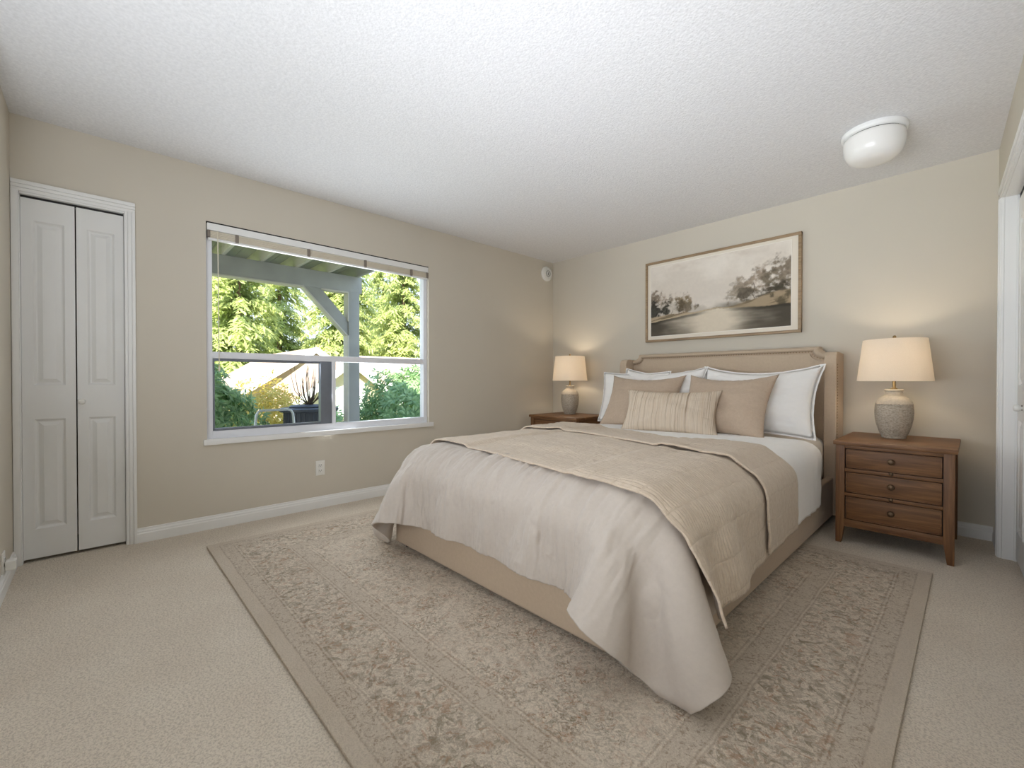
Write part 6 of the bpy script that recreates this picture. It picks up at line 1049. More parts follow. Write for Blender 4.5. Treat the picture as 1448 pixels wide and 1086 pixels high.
-2,-1,1,-1,1,0,0,0,-1,0,0,1,-1,1,-1,1,0,0,-3,1,0,0,0,0,-70,-2,-5,-2,-3,0,0,2,2,1,0,-1,-3,-1,-1,1,-1,0,0,0,0,0,1,-1,1,0,0,-1,1,-1,1,-1,0,1,-1,0,
-73,-3,-1,-3,0,-1,0,0,1,0,1,0,-1,-1,-1,0,0,0,0,0,0,0,-1,1,0,-1,1,0,0,0,-1,1,0,-1,1,0,-73,-5,-1,0,-2,0,0,1,0,0,0,0,1,-2,0,-1,0,0,0,0,0,0,0,-1,
0,1,-1,1,-1,1,0,-1,0,1,-1,1,-75,-3,-2,0,0,0,0,0,0,0,0,1,0,0,-2,-1,0,0,0,0,0,0,0,0,0,0,0,-1,1,0,-1,1,0,0,0,-1,-78,-1,-1,0,0,0,0,-1,-1,2,0,-1,
1,0,-1,0,0,-1,0,0,0,0,0,0,0,0,0,0,0,0,0,0,0,-1,1,0,-79,3,-3,0,-1,-1,0,0,0,-1,1,-1,0,1,1,-1,-1,0,0,0,0,0,0,0,0,0,0,0,0,0,0,0,0,0,0,0]),
    'fold': (60, 18, [
-1887,2,1,2,0,0,0,0,-1,1,-2,2,-2,2,-1,0,-2,-5,0,0,0,0,0,0,0,0,0,0,1,-1,1,-1,0,0,0,-1,1,-1,0,0,0,0,0,0,1,-1,0,-1,1,-1,1,-1,0,1,1,-1,0,0,0,0,
0,0,0,0,1,0,0,0,-1,0,1,-2,0,1,0,-1,0,0,0,0,0,0,0,0,0,-1,1,0,0,-3,-3,1,1,1,0,0,-1,0,0,-1,0,0,-1,1,-1,1,-1,1,4,-2,0,0,0,0,1,0,0,0,0,0,
0,0,0,0,-1,6,19,1,-2,-2,0,0,-3,2,-2,1,1,0,1,0,0,0,0,12,46,-4,0,0,0,2,-10,6,-1,0,3,1,-1,-1,1,0,4,1,72,0,-4,0,-1,-1,13,-8,3,0,-4,-2,0,1,0,0,0,-4,
68,1,2,-1,0,0,0,0,0,0,0,0,1,-1,0,0,0,1,71,1,0,1,1,-1,0,0,0,0,0,0,0,1,-1,0,0,0,82,1,2,-1,0,0,0,0,0,0,0,0,0,0,1,0,0,-4,85,-1,0,0,0,0,
0,0,0,0,0,1,0,-1,0,0,0,-2,82,1,0,0,0,0,0,0,0,0,0,0,-1,1,0,0,0,0,84,0,0,0,0,0,0,0,0,0,0,0,1,-1,0,0,0,-1,83,1,0,0,0,0,0,0,0,0,0,0,
0,1,0,0,-1,-1,83,0,-1,1,0,0,0,0,0,0,0,0,0,0,0,0,0,1,83,0,1,0,-1,1,0,0,0,0,0,0,0,0,0,0,0,-2,83,0,0,0,1,-1,1,0,0,0,0,0,0,0,0,0,0,0,
80,-1,0,0,0,0,-1,0,0,0,0,0,0,0,0,0,0,2,82,0,0,0,0,0,0,0,0,0,0,0,0,0,0,0,0,0,82,0,0,0,0,0,0,0,0,0,0,0,0,0,0,0,0,0,82,0,0,0,0,0,
0,0,0,0,0,0,0,0,0,0,0,0,82,0,0,0,0,0,0,0,0,0,0,0,0,0,0,0,0,0,82,0,0,0,0,0,0,0,0,0,0,0,0,0,0,0,0,0,81,0,0,0,0,0,0,0,0,0,0,0,
0,0,0,0,0,0,82,0,0,0,0,0,0,0,0,0,0,0,0,0,0,0,0,0,82,0,0,0,0,0,0,0,0,0,0,0,0,0,0,0,0,0,82,0,0,0,0,0,0,0,0,0,0,0,0,0,0,0,0,0,
82,0,0,0,0,0,0,0,0,0,0,0,0,0,0,0,0,0,82,0,0,0,0,0,0,0,0,0,0,0,0,0,0,0,0,0,82,0,0,0,0,0,0,0,0,0,0,0,0,0,0,0,0,0,82,0,0,0,0,0,
0,0,0,0,0,0,0,0,0,0,0,0,81,0,0,0,0,0,0,0,0,0,0,0,0,0,0,0,0,0,82,0,0,0,0,0,0,0,0,0,0,0,0,0,0,0,0,0,82,0,0,0,0,0,0,0,0,0,0,0,
0,0,0,0,0,0,82,0,0,0,0,0,0,0,0,0,0,0,0,0,0,0,0,0,82,0,0,0,0,0,0,0,0,0,0,0,0,0,0,0,0,0,82,0,0,0,0,0,0,0,0,0,0,0,0,0,0,0,0,0,
76,2,1,0,0,1,0,0,0,0,0,0,0,-1,-1,0,1,-1,85,-1,0,0,0,0,0,0,0,0,0,0,-1,1,0,0,-1,1,84,0,-1,0,1,-1,0,1,0,0,0,0,0,0,0,0,0,0,83,0,0,0,-1,0,
1,-1,0,0,0,0,1,0,0,0,0,-1,84,-1,1,0,0,0,-1,1,0,0,0,0,0,0,0,0,0,1,84,0,0,0,0,0,0,-1,1,0,0,0,0,-1,1,0,0,0,83,0,0,0,0,0,0,0,-1,1,0,0,
0,0,0,0,0,-1,85,0,-1,0,0,0,0,1,0,-1,0,0,0,0,0,0,0,1,83,0,0,0,0,0,0,-1,1,1,0,0,0,0,0,0,0,0,70,0,1,0,0,0,0,0,0,0,2,0,-1,1,0,0,0,0,
70,0,-1,0,0,1,0,0,0,0,-2,0,1,0,0,0,0,1,71,8,0,0,0,-8,0,8,-9,-2,0,-1,0,0,0,0,2,0,49,-6,1,0,-2,10,1,-6,6,6,4,0,1,0,0,0,-2,-1,28,-2,0,0,0,-4,
-1,1,3,-5,-4,1,-1,0,0,1,2,1,8,0,-1,0,2,1,0,-3,1,0,0,-1,0,0,1,-1,-1,0,2,-2,0,1,0,0,0,0,-1,1,-2,-1,0,0,-1,0,0,0,3,-1,0,0,1,0,-1,-1,-1,-1,0,0,
0,0,0,1,0,0,5,-1,-1,-2,0,0,0,0,0,-1,0,1,-1,0,1,-1,0,0,3,0,-1,0,-1,-1,1,0,-1,0,0,0,0,0,0,0,0,0,2,1,0,-1,-1,0,-1,0,0,0,0,0,0,0,0,0,0,0,
652,54,53,54,53,54,53,54,53,54,53,54,53,53,54,53,54,53,0,0,0,0,0,0,0,0,0,0,0,0,0,1,-1,1,-1,0,1,-1,0,0,0,0,0,0,0,0,0,0,0,0,0,0,0,0,0,0,1,-1,1,-1,
0,0,0,0,0,0,0,0,0,0,0,0,0,0,0,0,0,0,1,-1,1,-1,0,0,0,0,0,0,0,0,0,1,-1,0,0,0,0,0,0,0,0,0,0,0,0,-1,1,-1,1,-1,0,1,-1,1,-1,0,0,0,0,0,
0,-1,1,0,-1,1,0,0,1,-1,0,0,0,0,0,0,0,0,0,0,0,0,0,0,1,0,-1,0,0,0,0,0,0,0,0,-1,1,0,0,0,1,-2,0,0,0,0,0,0,0,0,0,0,0,1,-1,0,-1,1,-2,2,
0,0,0,0,0,0,0,0,0,0,0,0,0,0,0,0,1,-2,-1,0,0,1,0,-1,1,0,-1,1,0,0,0,0,1,-1,1,-1,0,0,0,0,0,0,0,0,0,0,0,-1,1,0,0,0,-1,3,-1,1,0,-1,1,0,
-1,1,0,0,0,0,0,0,0,0,0,0,0,-1,1,0,-1,1,0,0,0,0,0,0,0,0,0,0,0,1,0,0,-1,1,0,0,0,0,0,0,0,1,-1,1,-1,0,1,-1,-1,0,0,0,0,0,1,-1,1,0,0,0,
0,0,1,0,0,0,-2,1,0,0,0,0,0,1,0,0,0,1,0,0,0,1,-1,1,-3,0,1,-1,0,0,1,0,1,1,1,0,1,1,0,0,1,-1,-9,0,1,3,1,0,2,0,2,1,1,2,1,1,1,1,1,0,
-16,3,2,1,3,2,0,3,0,1,2,0,1,1,2,2,2,4,-19,0,-1,0,-1,1,-1,0,-1,0,-1,0,0,0,-1,0,-1,0,-19,0,0,-1,0,-1,0,0,0,-1,0,-1,0,0,0,-1,0,-1,-19,-1,0,0,0,0,
-1,-1,0,0,0,-1,0,-1,0,0,0,-1,-18,-1,0,-1,-1,0,0,0,-1,0,-1,1,-1,0,-1,0,-1,1,-19,0,-1,0,0,-1,0,0,0,-1,0,-1,0,-1,0,0,0,-1,-19,0,-1,0,0,0,-1,-1,0,0,0,-1,
0,0,0,-1,-1,0,-19,-1,1,-1,0,-1,0,0,-1,0,-1,1,-1,0,-1,-1,1,-1,-19,0,-1,0,-1,0,0,0,0,-1,0,-1,0,-1,0,0,-1,1,-19,0,-1,0,0,0,-1,-1,0,0,-1,0,0,0,-1,0,0,-1,
-19,-1,1,-1,0,-1,1,-1,-1,0,0,0,-1,-1,1,-1,0,-1,-19,0,-1,0,-1,0,0,0,0,-1,0,-1,0,0,-1,0,-1,0,-19,0,0,-1,0,0,-1,-1,0,0,-1,0,0,0,-1,0,0,-1,-19,0,-1,0,0,-1,
0,0,-1,0,0,-1,0,-1,0,0,-1,1,-19,-1,0,0,0,0,-1,0,0,-1,0,0,-1,0,0,-1,0,-1,-18,-1,0,0,-2,0,0,-1,0,0,-1,0,0,-1,0,0,-1,0,-19,0,-1,0,0,-1,0,0,-1,0,0,-1,
0,0,-1,0,0,-1,-19,0,0,-1,0,0,-1,0,0,-1,0,0,-1,0,0,-2,0,0,-19,-1,0,0,-1,0,0,-1,0,0,-1,0,-1,0,0,0,0,0,-19,0,-1,0,0,-1,0,0,-1,0,0,-1,0,0,-1,0,0,-1,
-13,3,2,1,2,2,0,2,2,0,3,-2,1,0,2,2,0,3,-7,0,1,1,1,1,1,1,0,2,0,1,1,2,1,1,1,0,-3,0,0,0,0,1,0,0,1,0,0,3,0,0,0,1,1,0,-2,0,0,1,0,-1,
1,1,0,0,0,0,1,1,0,-1,0,1,-1,0,0,0,0,0,1,-1,0,0,1,1,0,-1,1,0,0,-1,-1,1,0,-1,1,0,-1,1,0,0,-1,1,0,0,0,0,0,1,0,-1,1,0,-1,1,0,-1,1,0,0,0,
0,0,0,0,0,0,0,0,0,0,0,0,0,0,0,0,0,-1,1,0,0,0,0,-1,0,0,-1,1,0,-1,1,0,-1,1,0,0,0,0,-1,1,0,0,0,0,0,0,0,0,0,0,0,0,0,0,0,0,0,0,0,0,
0,0,0,0,0,0,0,0,0,0,0,0,-1,1,0,-1,1,0,0,0,1,-1,0,0,0,0,0,-1,1,0,0,0,0,0,-1,0,0,0,-1,1,0,0,0,0,0,0,0,0,0,0,0,0,1,0,0,0,0,0,0,1,
-1,0,1,0,-1,1,0,-1,1,0,-1,1,0,0,1,-1,1,-1,0,1,-1,1,0,-1,1,0,0,0,0,0,0,1,-1,1,-1,1,0,-1,1,-1,1,0,0,0,0,0,1,-1,1,-1,1,-1,1,-1,1,0,0,0,0,0,
0,0,-1,1,-1,1,1,0,-1,1,-1,1,-1,1,-1,1,-1,1,-1,1,0,0,0,0,0,1,0,0,0,0,0,0,0,0,0,0,0,0,0,0,0,0,1,-1,1,-1,1,-1,1,0,0,0,0,0,0,0,0,0,0,0,
-308,0,1,0,0,0,0,0,0,0,0,0,0,0,0,-1,0,-1,82,0,0,0,0,0,0,0,0,0,0,0,0,0,0,0,0,0,83,0,-1,0,0,0,0,0,0,0,0,0,0,0,0,0,0,0,82,0,0,0,0,0,
0,0,1,0,0,-1,0,0,0,1,-1,0,82,0,1,0,0,0,0,0,-1,0,0,1,0,0,0,-1,1,-1,82,0,0,0,0,0,0,0,0,0,0,0,0,0,0,0,0,1,82,1,-1,0,0,0,0,1,0,0,0,0,
0,-1,0,1,-1,0,82,0,1,0,0,0,0,0,-1,0,0,1,0,1,-1,0,0,-5,68,1,2,1,0,-1,0,0,0,0,0,0,0,0,1,-1,0,-4,48,1,1,1,0,1,0,-1,1,0,0,-2,0,0,0,0,-1,2,
49,-1,0,0,0,0,0,0,0,0,0,0,0,0,0,0,1,-6,46,-2,0,-1,0,0,0,0,0,0,0,1,0,0,0,1,1,-11,13,-2,-6,-2,-1,1,0,0,0,0,0,0,0,0,0,0,0,17,5,2,1,-2,0,-1,
0,0,0,0,0,0,0,0,0,0,0,8,0,0,0,1,0,0,0,0,0,0,0,0,0,0,0,0,0,0,2,0,0,-1,-1,0,0,0,0,0,0,0,0,0,0,0,0,0,3,0,0,-1,-1,-1,0,0,0,0,0,0,
0,0,0,0,0,0,9,0,-1,-1,-4,-3,0,0,0,0,0,0,0,0,0,0,0,0,11,0,1,-3,-5,-2,-2,0,0,0,0,0,0,0,0,0,0,0,7,0,1,0,-5,-4,1,0,0,0,0,0,0,0,0,0,0,0,
-20,0,0,0,1,-2,-3,0,0,0,0,0,0,0,0,0,1,-1,-11,2,0,5,6,-6,-6,-4,0,0,0,0,0,0,0,1,0,10,2,-2,1,2,4,-3,-5,-1,-2,0,0,0,0,0,1,-1,2,2,4,0,-1,1,5,-3,
-1,-5,0,0,0,0,0,0,-1,2,-1,1,1,0,0,0,-1,13,-8,-1,-3,-1,0,0,0,0,0,-1,1,1,2,0,0,0,2,7,-5,-4,-1,-1,0,0,0,0,0,0,0,0,1,0,0,0,0,3,3,-4,-2,-1,0,0,
0,0,0,0,0,0,0,0,0,0,0,1,9,-3,-4,-2,-1,0,0,0,0,1,-1,1,1,0,0,0,0,0,15,-6,-6,-3,-1,0,0,0,0,-1,1,0,0,0,0,0,0,0,1,7,-2,-4,-1,-1,0,0,0,0,-1,0,
0,0,0,0,0,0,1,15,-7,-5,-3,-1,0,0,0,0,0,0,0,0,0,0,0,0,0,3,9,-5,-5,-1,-1,0,0,0,0,0,-1,0,0,0,0,0,0,3,11,-1,-8,-4,0,0,0,-1,1,0,0,0,0,0,0,0,
0,0,3,2,-3,-1,-1,0,0,0,-1,0,-1,0,0,0,0,0,0,0,2,6,-2,-4,-1,0,0,0,0,0,-2,0,0,0,0,0,0,0,1,5,2,-3,-2,-1,0,0,0,-1,-1,0,0,0,0,0,0,0,1,10,-1,-5,
-3,-1,0,0,0,0,-2,0,0,0,0,0,0,0,0,-4,13,1,-4,-3,-1,0,0,-1,-2,0,1,0,0,0,0,0,0,4,8,-2,-4,-1,-1,0,-1,0,0,3,0,0,0,1,1,0,0,0,1,3,1,-1,0,0,0,-1,
29,-3,-1,0,0,-1,-1,0,1,0,1,-9,5,7,2,0,-1,-11,-2,-1,-2,0,0,1,2,-1,-1,0,-1,8,-2,-1,0,0,0,0,-5,-3,-4,-1,0,1,5,0,-2,-1,1,8,0,1,0,0,0,0,-8,0,0,0,0,-2,
-1,3,0,-2,0,4,6,0,0,0,0,0,-7,1,3,0,0,0,-4,0,1,1,-2,3,4,0,0,0,0,0,-7,2,2,1,0,0,-2,-2,1,2,-1,2,2,0,0,0,0,0,-3,1,1,0,0,0,0,0,0,0,0,1,
0,0,0,0,0,0,-4,0,0,0,0,0,0,0,0,0,2,-4,0,0,0,0,0,0,-14,0,0,0,0,0,0,0,0,4,3,3,0,0,0,0,0,0,-47,0,0,0,1,-1,0,1,1,-1,1,2,0,0,0,0,0,0,
-47,0,0,0,0,0,1,0,-1,0,-2,1,0,0,0,1,-1,0,-46,-1,0,0,-1,2,0,-2,2,-3,-1,-1,1,0,0,0,3,1,-67,0,2,0,-1,1,-1,1,-1,2,2,0,0,1,0,-1,-1,1,-80,1,-1,0,1,-2,
0,1,0,-1,-1,1,0,-1,1,0,0,-1,-82,0,-1,0,0,1,0,0,0,0,0,-1,0,1,-1,1,0,-1,-83,0,1,0,0,-1,1,0,0,0,0,0,0,0,0,0,-1,1,-82,0,-1,1,0,0,0,-1,0,0,0,1,
-1,0,1,-1,1,-1,-82,0,0,-1,1,0,-1,1,0,0,0,0,0,0,-1,1,0,0,-82,0,0,0,-1,1,0,0,0,0,0,-1,1,0,0,0,-1,1,-83,1,0,0,0,0,0,0,0,0,0,0,0,0,0,0,0,0]),
}

# ================================================================== rug
t = NT('patterned_rug')
RX0, RX1, RY0, RY1 = -3.170, -.139, .474, 3.130
RCX, RCY = (RX0 + RX1) / 2, (RY0 + RY1) / 2
HX, HY = (RX1 - RX0) / 2, (RY1 - RY0) / 2
o_ = t.tc.outputs['Object']
wob_ = t.n('VectorMath', {0: o_, 1: t.n('VectorMath', {0: t.n('VectorMath', {0: t.n('TexNoise', {'Vector': o_, 'Scale': 9.0, 'Detail': 3.0}).outputs['Color'], 1: (.5, .5, .5)}, operation='SUBTRACT').outputs[0], 3: .012}, operation='SCALE').outputs[0]}, operation='ADD').outputs[0]
sp = t.n('SeparateXYZ', {0: wob_})
dx = t.math('SUBTRACT', HX, t.math('ABSOLUTE', sp.outputs['X']))
dy = t.math('SUBTRACT', HY, t.math('ABSOLUTE', sp.outputs['Y']))
de = t.math('MINIMUM', dx, dy)          # distance from the rug's edge
def band(a, b, soft=.003):
    return t.math('MULTIPLY', t.n('MapRange', {0: de, 1: a - soft, 2: a + soft, 3: 0.0, 4: 1.0}).outputs[0], t.n('MapRange', {0: de, 1: b - soft, 2: b + soft, 3: 1.0, 4: 0.0}).outputs[0])
base = t.ramp(t.noise(o_, 2.3, 4), [(.3, lin((233, 217, 196))), (.7, lin((243, 229, 210)))])
brown, taupe, rust, olive, cream = lin((146, 116, 86)), lin((158, 139, 116)), lin((190, 142, 106)), lin((138, 126, 98)), lin((236, 224, 206))
wv = t.noise(o_, 6.5, 4, .6)
# curling leaf work: ridges of a strongly distorted noise
def curls(scale, dist, w):
    nz = t.noise(o_, scale, 3.5, .55, dist)
    return t.n('MapRange', {0: t.math('ABSOLUTE', t.math('SUBTRACT', nz, .5)), 1: w * .4, 2: w, 3: 1.0, 4: 0.0}).outputs[0]
def blobs(scale, dist, lo, hi, off=0.0):
    return t.n('MapRange', {0: t.noise(t.mapping(o_, loc=(off, off, 0)), scale, 5, .62, dist), 1: lo, 2: hi, 3: 0.0, 4: 1.0}).outputs[0]
wear = t.n('MapRange', {0: t.noise(o_, 4.5, 4, .6), 1: .3, 2: .66, 3: .25, 4: 1.0}).outputs[0]
wear2 = t.n('MapRange', {0: t.noise(o_, 28, 3, .6), 1: .3, 2: .62, 3: .3, 4: 1.0}).outputs[0]
wear = t.math('MULTIPLY', wear, wear2)
c1, c2_ = curls(24, 2.4, .06), curls(42, 2.0, .06)
b1, b2, b3 = blobs(26, 1.8, .52, .58), blobs(34, 2.0, .53, .58, 3.0), blobs(21, 1.6, .55, .60, 7.0)
def M_(a, b): return t.math('MULTIPLY', a, b)
field = t.mix(M_(M_(c1, wear), .8), base, taupe)
field = t.mix(M_(M_(b1, wear), .9), field, brown)
field = t.mix(M_(M_(b2, wear), .85), field, olive)
field = t.mix(M_(M_(b3, wear), .75), field, rust)
field = t.mix(M_(M_(c2_, wear2), .55), field, cream)
bord = t.mix(M_(M_(blobs(17, 2.2, .50, .56, 5.0), wear), .9), t.mix(.5, base, cream), taupe)
bord = t.mix(M_(M_(b1, wear2), .7), bord, olive)
bord = t.mix(M_(M_(b3, wear2), .6), bord, rust)
bord = t.mix(M_(c2_, .3), bord, brown)
guard = t.mix(M_(b2, .55), t.mix(.34, base, taupe), brown)
guard = t.mix(M_(c2_, .5), guard, cream)
col = t.mix(band(0, .052), field, t.mix(.25, base, taupe))
col = t.mix(band(.052, .118), col, guard)
col = t.mix(band(.118, .345), col, bord)
col = t.mix(band(.345, .430), col, guard)
for a in (.052, .118, .132, .345, .358, .430, .446):
    col = t.mix(M_(band(a, a + .006, .002), t.math('MULTIPLY', wear2, .38)), col, brown)
for a in (.124, .351, .438):
    col = t.mix(M_(band(a, a + .006, .002), .35), col, cream)
fib = t.noise(o_, 210, 3, .65, .8)
fib2 = t.noise(t.mapping(o_, (1, 1, 1), (0, 0, .7)), 90, 4, .7, 1.5)
col = t.mix(t.math('MULTIPLY', t.ramp(fib, [(.36, (1, 1, 1)), (.55, (0, 0, 0))]), .32), col, lin((150, 130, 106)))
M['rug'] = t.set(col, .96, t.bump(t.math('ADD', fib, fib2), .8, .010), Specular_IOR_Level=.1, Sheen_Weight=.15)
bm = new_bm(); bx(bm, (-HX, -HY, .001), (HX, HY, .013), .005, 2)
rg = obj('area_rug', bm, M['rug'], smooth=40); rg.location = (RCX, RCY, 0)
tag(rg, 'large faded floral beige rug lying under the bed on the carpet', 'rug')
RUGT = .013

# ================================================================== bed
BX0, BX1 = -2.388, -.686
bed = thing('bed', 'upholstered beige bed frame with winged nailhead headboard', 'bed', ((BX0 + BX1) / 2, 1.30, 0))
BS = bed.location
def bedp(name, bm, m=None, parent=None, smooth=35): return obj(name, bm, m or M['bedframe'], parent or bed, shift=BS, smooth=smooth)
bm = new_bm(); bx(bm, (BX0, 1.30, .042), (BX1, 1.345, .315), .014, 4); bedp('foot_rail', bm)
for x0, x1 in ((BX0, BX0 + .045), (BX1 - .045, BX1)):
    bm = new_bm(); bx(bm, (x0, 1.335, .042), (x1, 3.93, .315), .014, 4); bedp('side_rail', bm)
bm = new_bm(); bx(bm, (BX0 + .04, 1.34, .22), (BX1 - .04, 3.92, .25)); bedp('slat_base', bm, M['wood_x'])
for x in (BX0 + .06, BX1 - .06):
    for y, zz in ((1.36, RUGT), (2.55, RUGT), (3.80, 0)):
        bm = new_bm(); lathe(bm, [(0, zz), (.022, zz), (.026, .044), (0, .044)], 20, None, x, y); bedp('foot', bm, M['dark'])
# headboard outline with scooped shoulders
HC = -1.555
def hb_outline(w, ztop, zsh, z0=.05, sx=.085):
    pts = [(HC - w, z0), (HC - w, zsh)]
    pts += [(HC - w + .03, zsh)]
    n = 8
    for k in range(1, n + 1):      # quarter scoop rising to the centre
        a = k / n * PI / 2
        pts.append((HC - w + .03 + sx * math.sin(a) * 1.0, zsh + (ztop - zsh) * (1 - math.cos(a))))
    pts.append((HC - w + .03 + sx + .012, ztop + .0))
    left = pts
    right = [(2 * HC - x, z) for x, z in reversed(left)]
    return left + right
out = hb_outline(.87, 1.262, 1.205)
inn = hb_outline(.825, 1.222, 1.165)
bm = new_bm(); prism(bm, out, 1, 3.955, 4.045, .012, 3); hb = bedp('headboard', bm)
# raised roll border between the two outlines
def border(o1, o2, y_front, y_back, bulge):
    t = bmesh.new(); n = len(o1); K = 7
    rows_ = []
    for (a, b) in zip(o1, o2):
        r_ = []
        for k in range(K):
            f = k / (K - 1)
            y = y_back - (y_back - y_front) * math.sin(PI * min(max(f, .0), 1)) ** .5
            r_.append(t.verts.new((a[0] + (b[0] - a[0]) * f, y, a[1] + (b[1] - a[1]) * f)))
        rows_.append(r_)
    for p, q in zip(rows_, rows_[1:]):
        for k in range(K - 1): t.faces.new((p[k], q[k], q[k + 1], p[k + 1]))
    bmesh.ops.recalc_face_normals(t, faces=t.faces[:])
    return t
bm = new_bm(); merge(bm, border(out, inn, 3.925, 3.958, 1)); bedp('headboard_border', bm, smooth=60)
bm = new_bm(); ins = hb_outline(.812, 1.210, 1.153); prism(bm, ins, 1, 3.938, 3.957, .006, 2); bedp('headboard_panel', bm)
def nails(path, step=.018, r=.0042, flat='y'):
    bm = new_bm(); path = [Vector(p) for p in path]
    acc = 0
    for a, b in zip(path, path[1:]):
        L = (b - a).length; d = acc
        while d < L:
            p = a.lerp(b, d / L)
            t = bmesh.new(); bmesh.ops.create_icosphere(t, subdivisions=1, radius=r)
            sc3 = (1, .55, 1) if flat == 'y' else (.55, 1, 1)
            for v in t.verts: v.co = Vector((v.co.x * sc3[0], v.co.y * sc3[1], v.co.z * sc3[2])) + p
            merge(bm, t); d += step
        acc = d - L
    return bm
NM = plain('antique_nailheads', (150, 128, 100), .35, .1, 50, Metallic=.7)
bedp('nailhead_trim', nails([(x, 3.936, z) for x, z in inn[1:-1]], .02), NM, parent=bed)
for sgn in (-1, 1):
    xo = HC + sgn * .885; xi = HC + sgn * .812
    pr = [(3.80, .045), (4.05, .045), (4.05, 1.205), (3.90, 1.213)] + [(3.855 - .055 * math.sin(a), 1.148 + .065 * math.cos(a)) for a in [k * PI / 2 / 6 for k in range(7)]]
    bm = new_bm(); prism(bm, pr, 0, min(xo, xi), max(xo, xi), .026, 5); bedp('headboard_wing', bm)
    bedp('nailhead_trim', nails([(xo + sgn * .001, 3.835, .10), (xo + sgn * .001, 3.835, 1.13)], .02, .0058, flat='x'), NM)

# mattress with wrinkled fitted sheet
def soft_box(lo, hi, r, nx, ny, nz, disp):
    t = bmesh.new(); bmesh.ops.create_cube(t, size=1)
    for v in t.verts: v.co = [(lo[k] + hi[k]) / 2 + v.co[k] * (hi[k] - lo[k]) for k in range(3)]
    bmesh.ops.bevel(t, geom=t.edges[:], offset=r, segments=5, affect='EDGES', profile=.5)
    return t
bm = new_bm(); merge(bm, soft_box((-2.325, 1.375, .252), (-.748, 3.93, .595), .08, 1, 1, 1, 0))
bmesh.ops.subdivide_edges(bm, edges=[e for e in bm.edges if e.calc_length() > .3], cuts=22, use_grid_fill=True)
bm.normal_update()
for v in bm.verts:
    side = max(0, min(1, (abs(v.co.x + 1.5365) - .73) / .05))
    w = mnoise.noise(Vector((v.co.x * 3, v.co.y * 26, v.co.z * 3))) * .006 * side
    w += mnoise.noise(v.co * 9) * .003
    v.co += v.normal * w
mt = obj('mattress', bm, M['mattress'], shift=(0, 0, 0), smooth=80); tag(mt, 'thick mattress in a white fitted sheet lying on the bed', 'mattress')

# ------------------------------------------------------------------ draped cloths (settled drape shapes, as vertex grids)
def grid_data(key):
    nx, ny, s = CLOTH[key]
    d = np.array(s, dtype=np.int64).reshape(3, nx, ny)
    d = np.cumsum(np.cumsum(d, axis=2), axis=1)
    return np.moveaxis(d, 0, -1) / 2000.0 + np.array([-1.5, 2.0, .4])

def upsample(G, k):
    def along(A):
        n = A.shape[0]; t_ = np.linspace(0, n - 1, (n - 1) * k + 1); i = np.clip(t_.astype(int), 0, n - 2); f = (t_ - i)[:, None, None]
        P = lambda j: A[np.clip(i + j, 0, n - 1)]
        p0, p1, p2, p3 = P(-1), P(0), P(1), P(2)
        return .5 * ((2 * p1) + (-p0 + p2) * f + (2 * p0 - 5 * p1 + 4 * p2 - p3) * f ** 2 + (-p0 + 3 * p1 - 3 * p2 + p3) * f ** 3)
    A = along(G); A = np.swapaxes(along(np.swapaxes(A, 0, 1)), 0, 1)
    return A

def cloth(name, key, m, k, thick, disp, parent=None, uvsz=None, lift=0.0, offset=-1.0):
    G = upsample(grid_data(key), k)
    nx, ny = G.shape[:2]
    U, V = np.meshgrid(np.linspace(0, uvsz[0], nx), np.linspace(0, uvsz[1], ny), indexing='ij')
    du = np.gradient(G, axis=0); dv = np.gradient(G, axis=1)
    N = np.cross(du, dv); N /= np.linalg.norm(N, axis=-1, keepdims=True) + 1e-9
    if N[nx // 2, ny // 2, 2] < 0: N = -N
    G = G + N * (disp(U, V, G) + lift + thick)[..., None]
    G[..., 2] = np.maximum(G[..., 2], RUGT + .004)
    idx = np.arange(nx * ny).reshape(nx, ny)
    F = np.stack([idx[:-1, :-1], idx[1:, :-1], idx[1:, 1:], idx[:-1, 1:]], -1).reshape(-1, 4)
    me = bpy.data.meshes.new(name)
    me.from_pydata(G.reshape(-1, 3).tolist(), [], F.tolist())
    uvl = me.uv_layers.new(name='UVMap')
    UV = np.stack([U, V], -1).reshape(-1, 2)
    li = np.empty(len(me.loops), dtype=np.int32); me.loops.foreach_get('vertex_index', li)
    uvl.data.foreach_set('uv', UV[li].ravel().astype(np.float32))
    me.polygons.foreach_set('use_smooth', [True] * len(me.polygons))
    me.materials.append(m)
    o = bpy.data.objects.new(name, me); COL.objects.link(o)
    if parent: o.parent = parent
    md = o.modifiers.new('thickness', 'SOLIDIFY'); md.thickness = thick; md.offset = offset
    return o

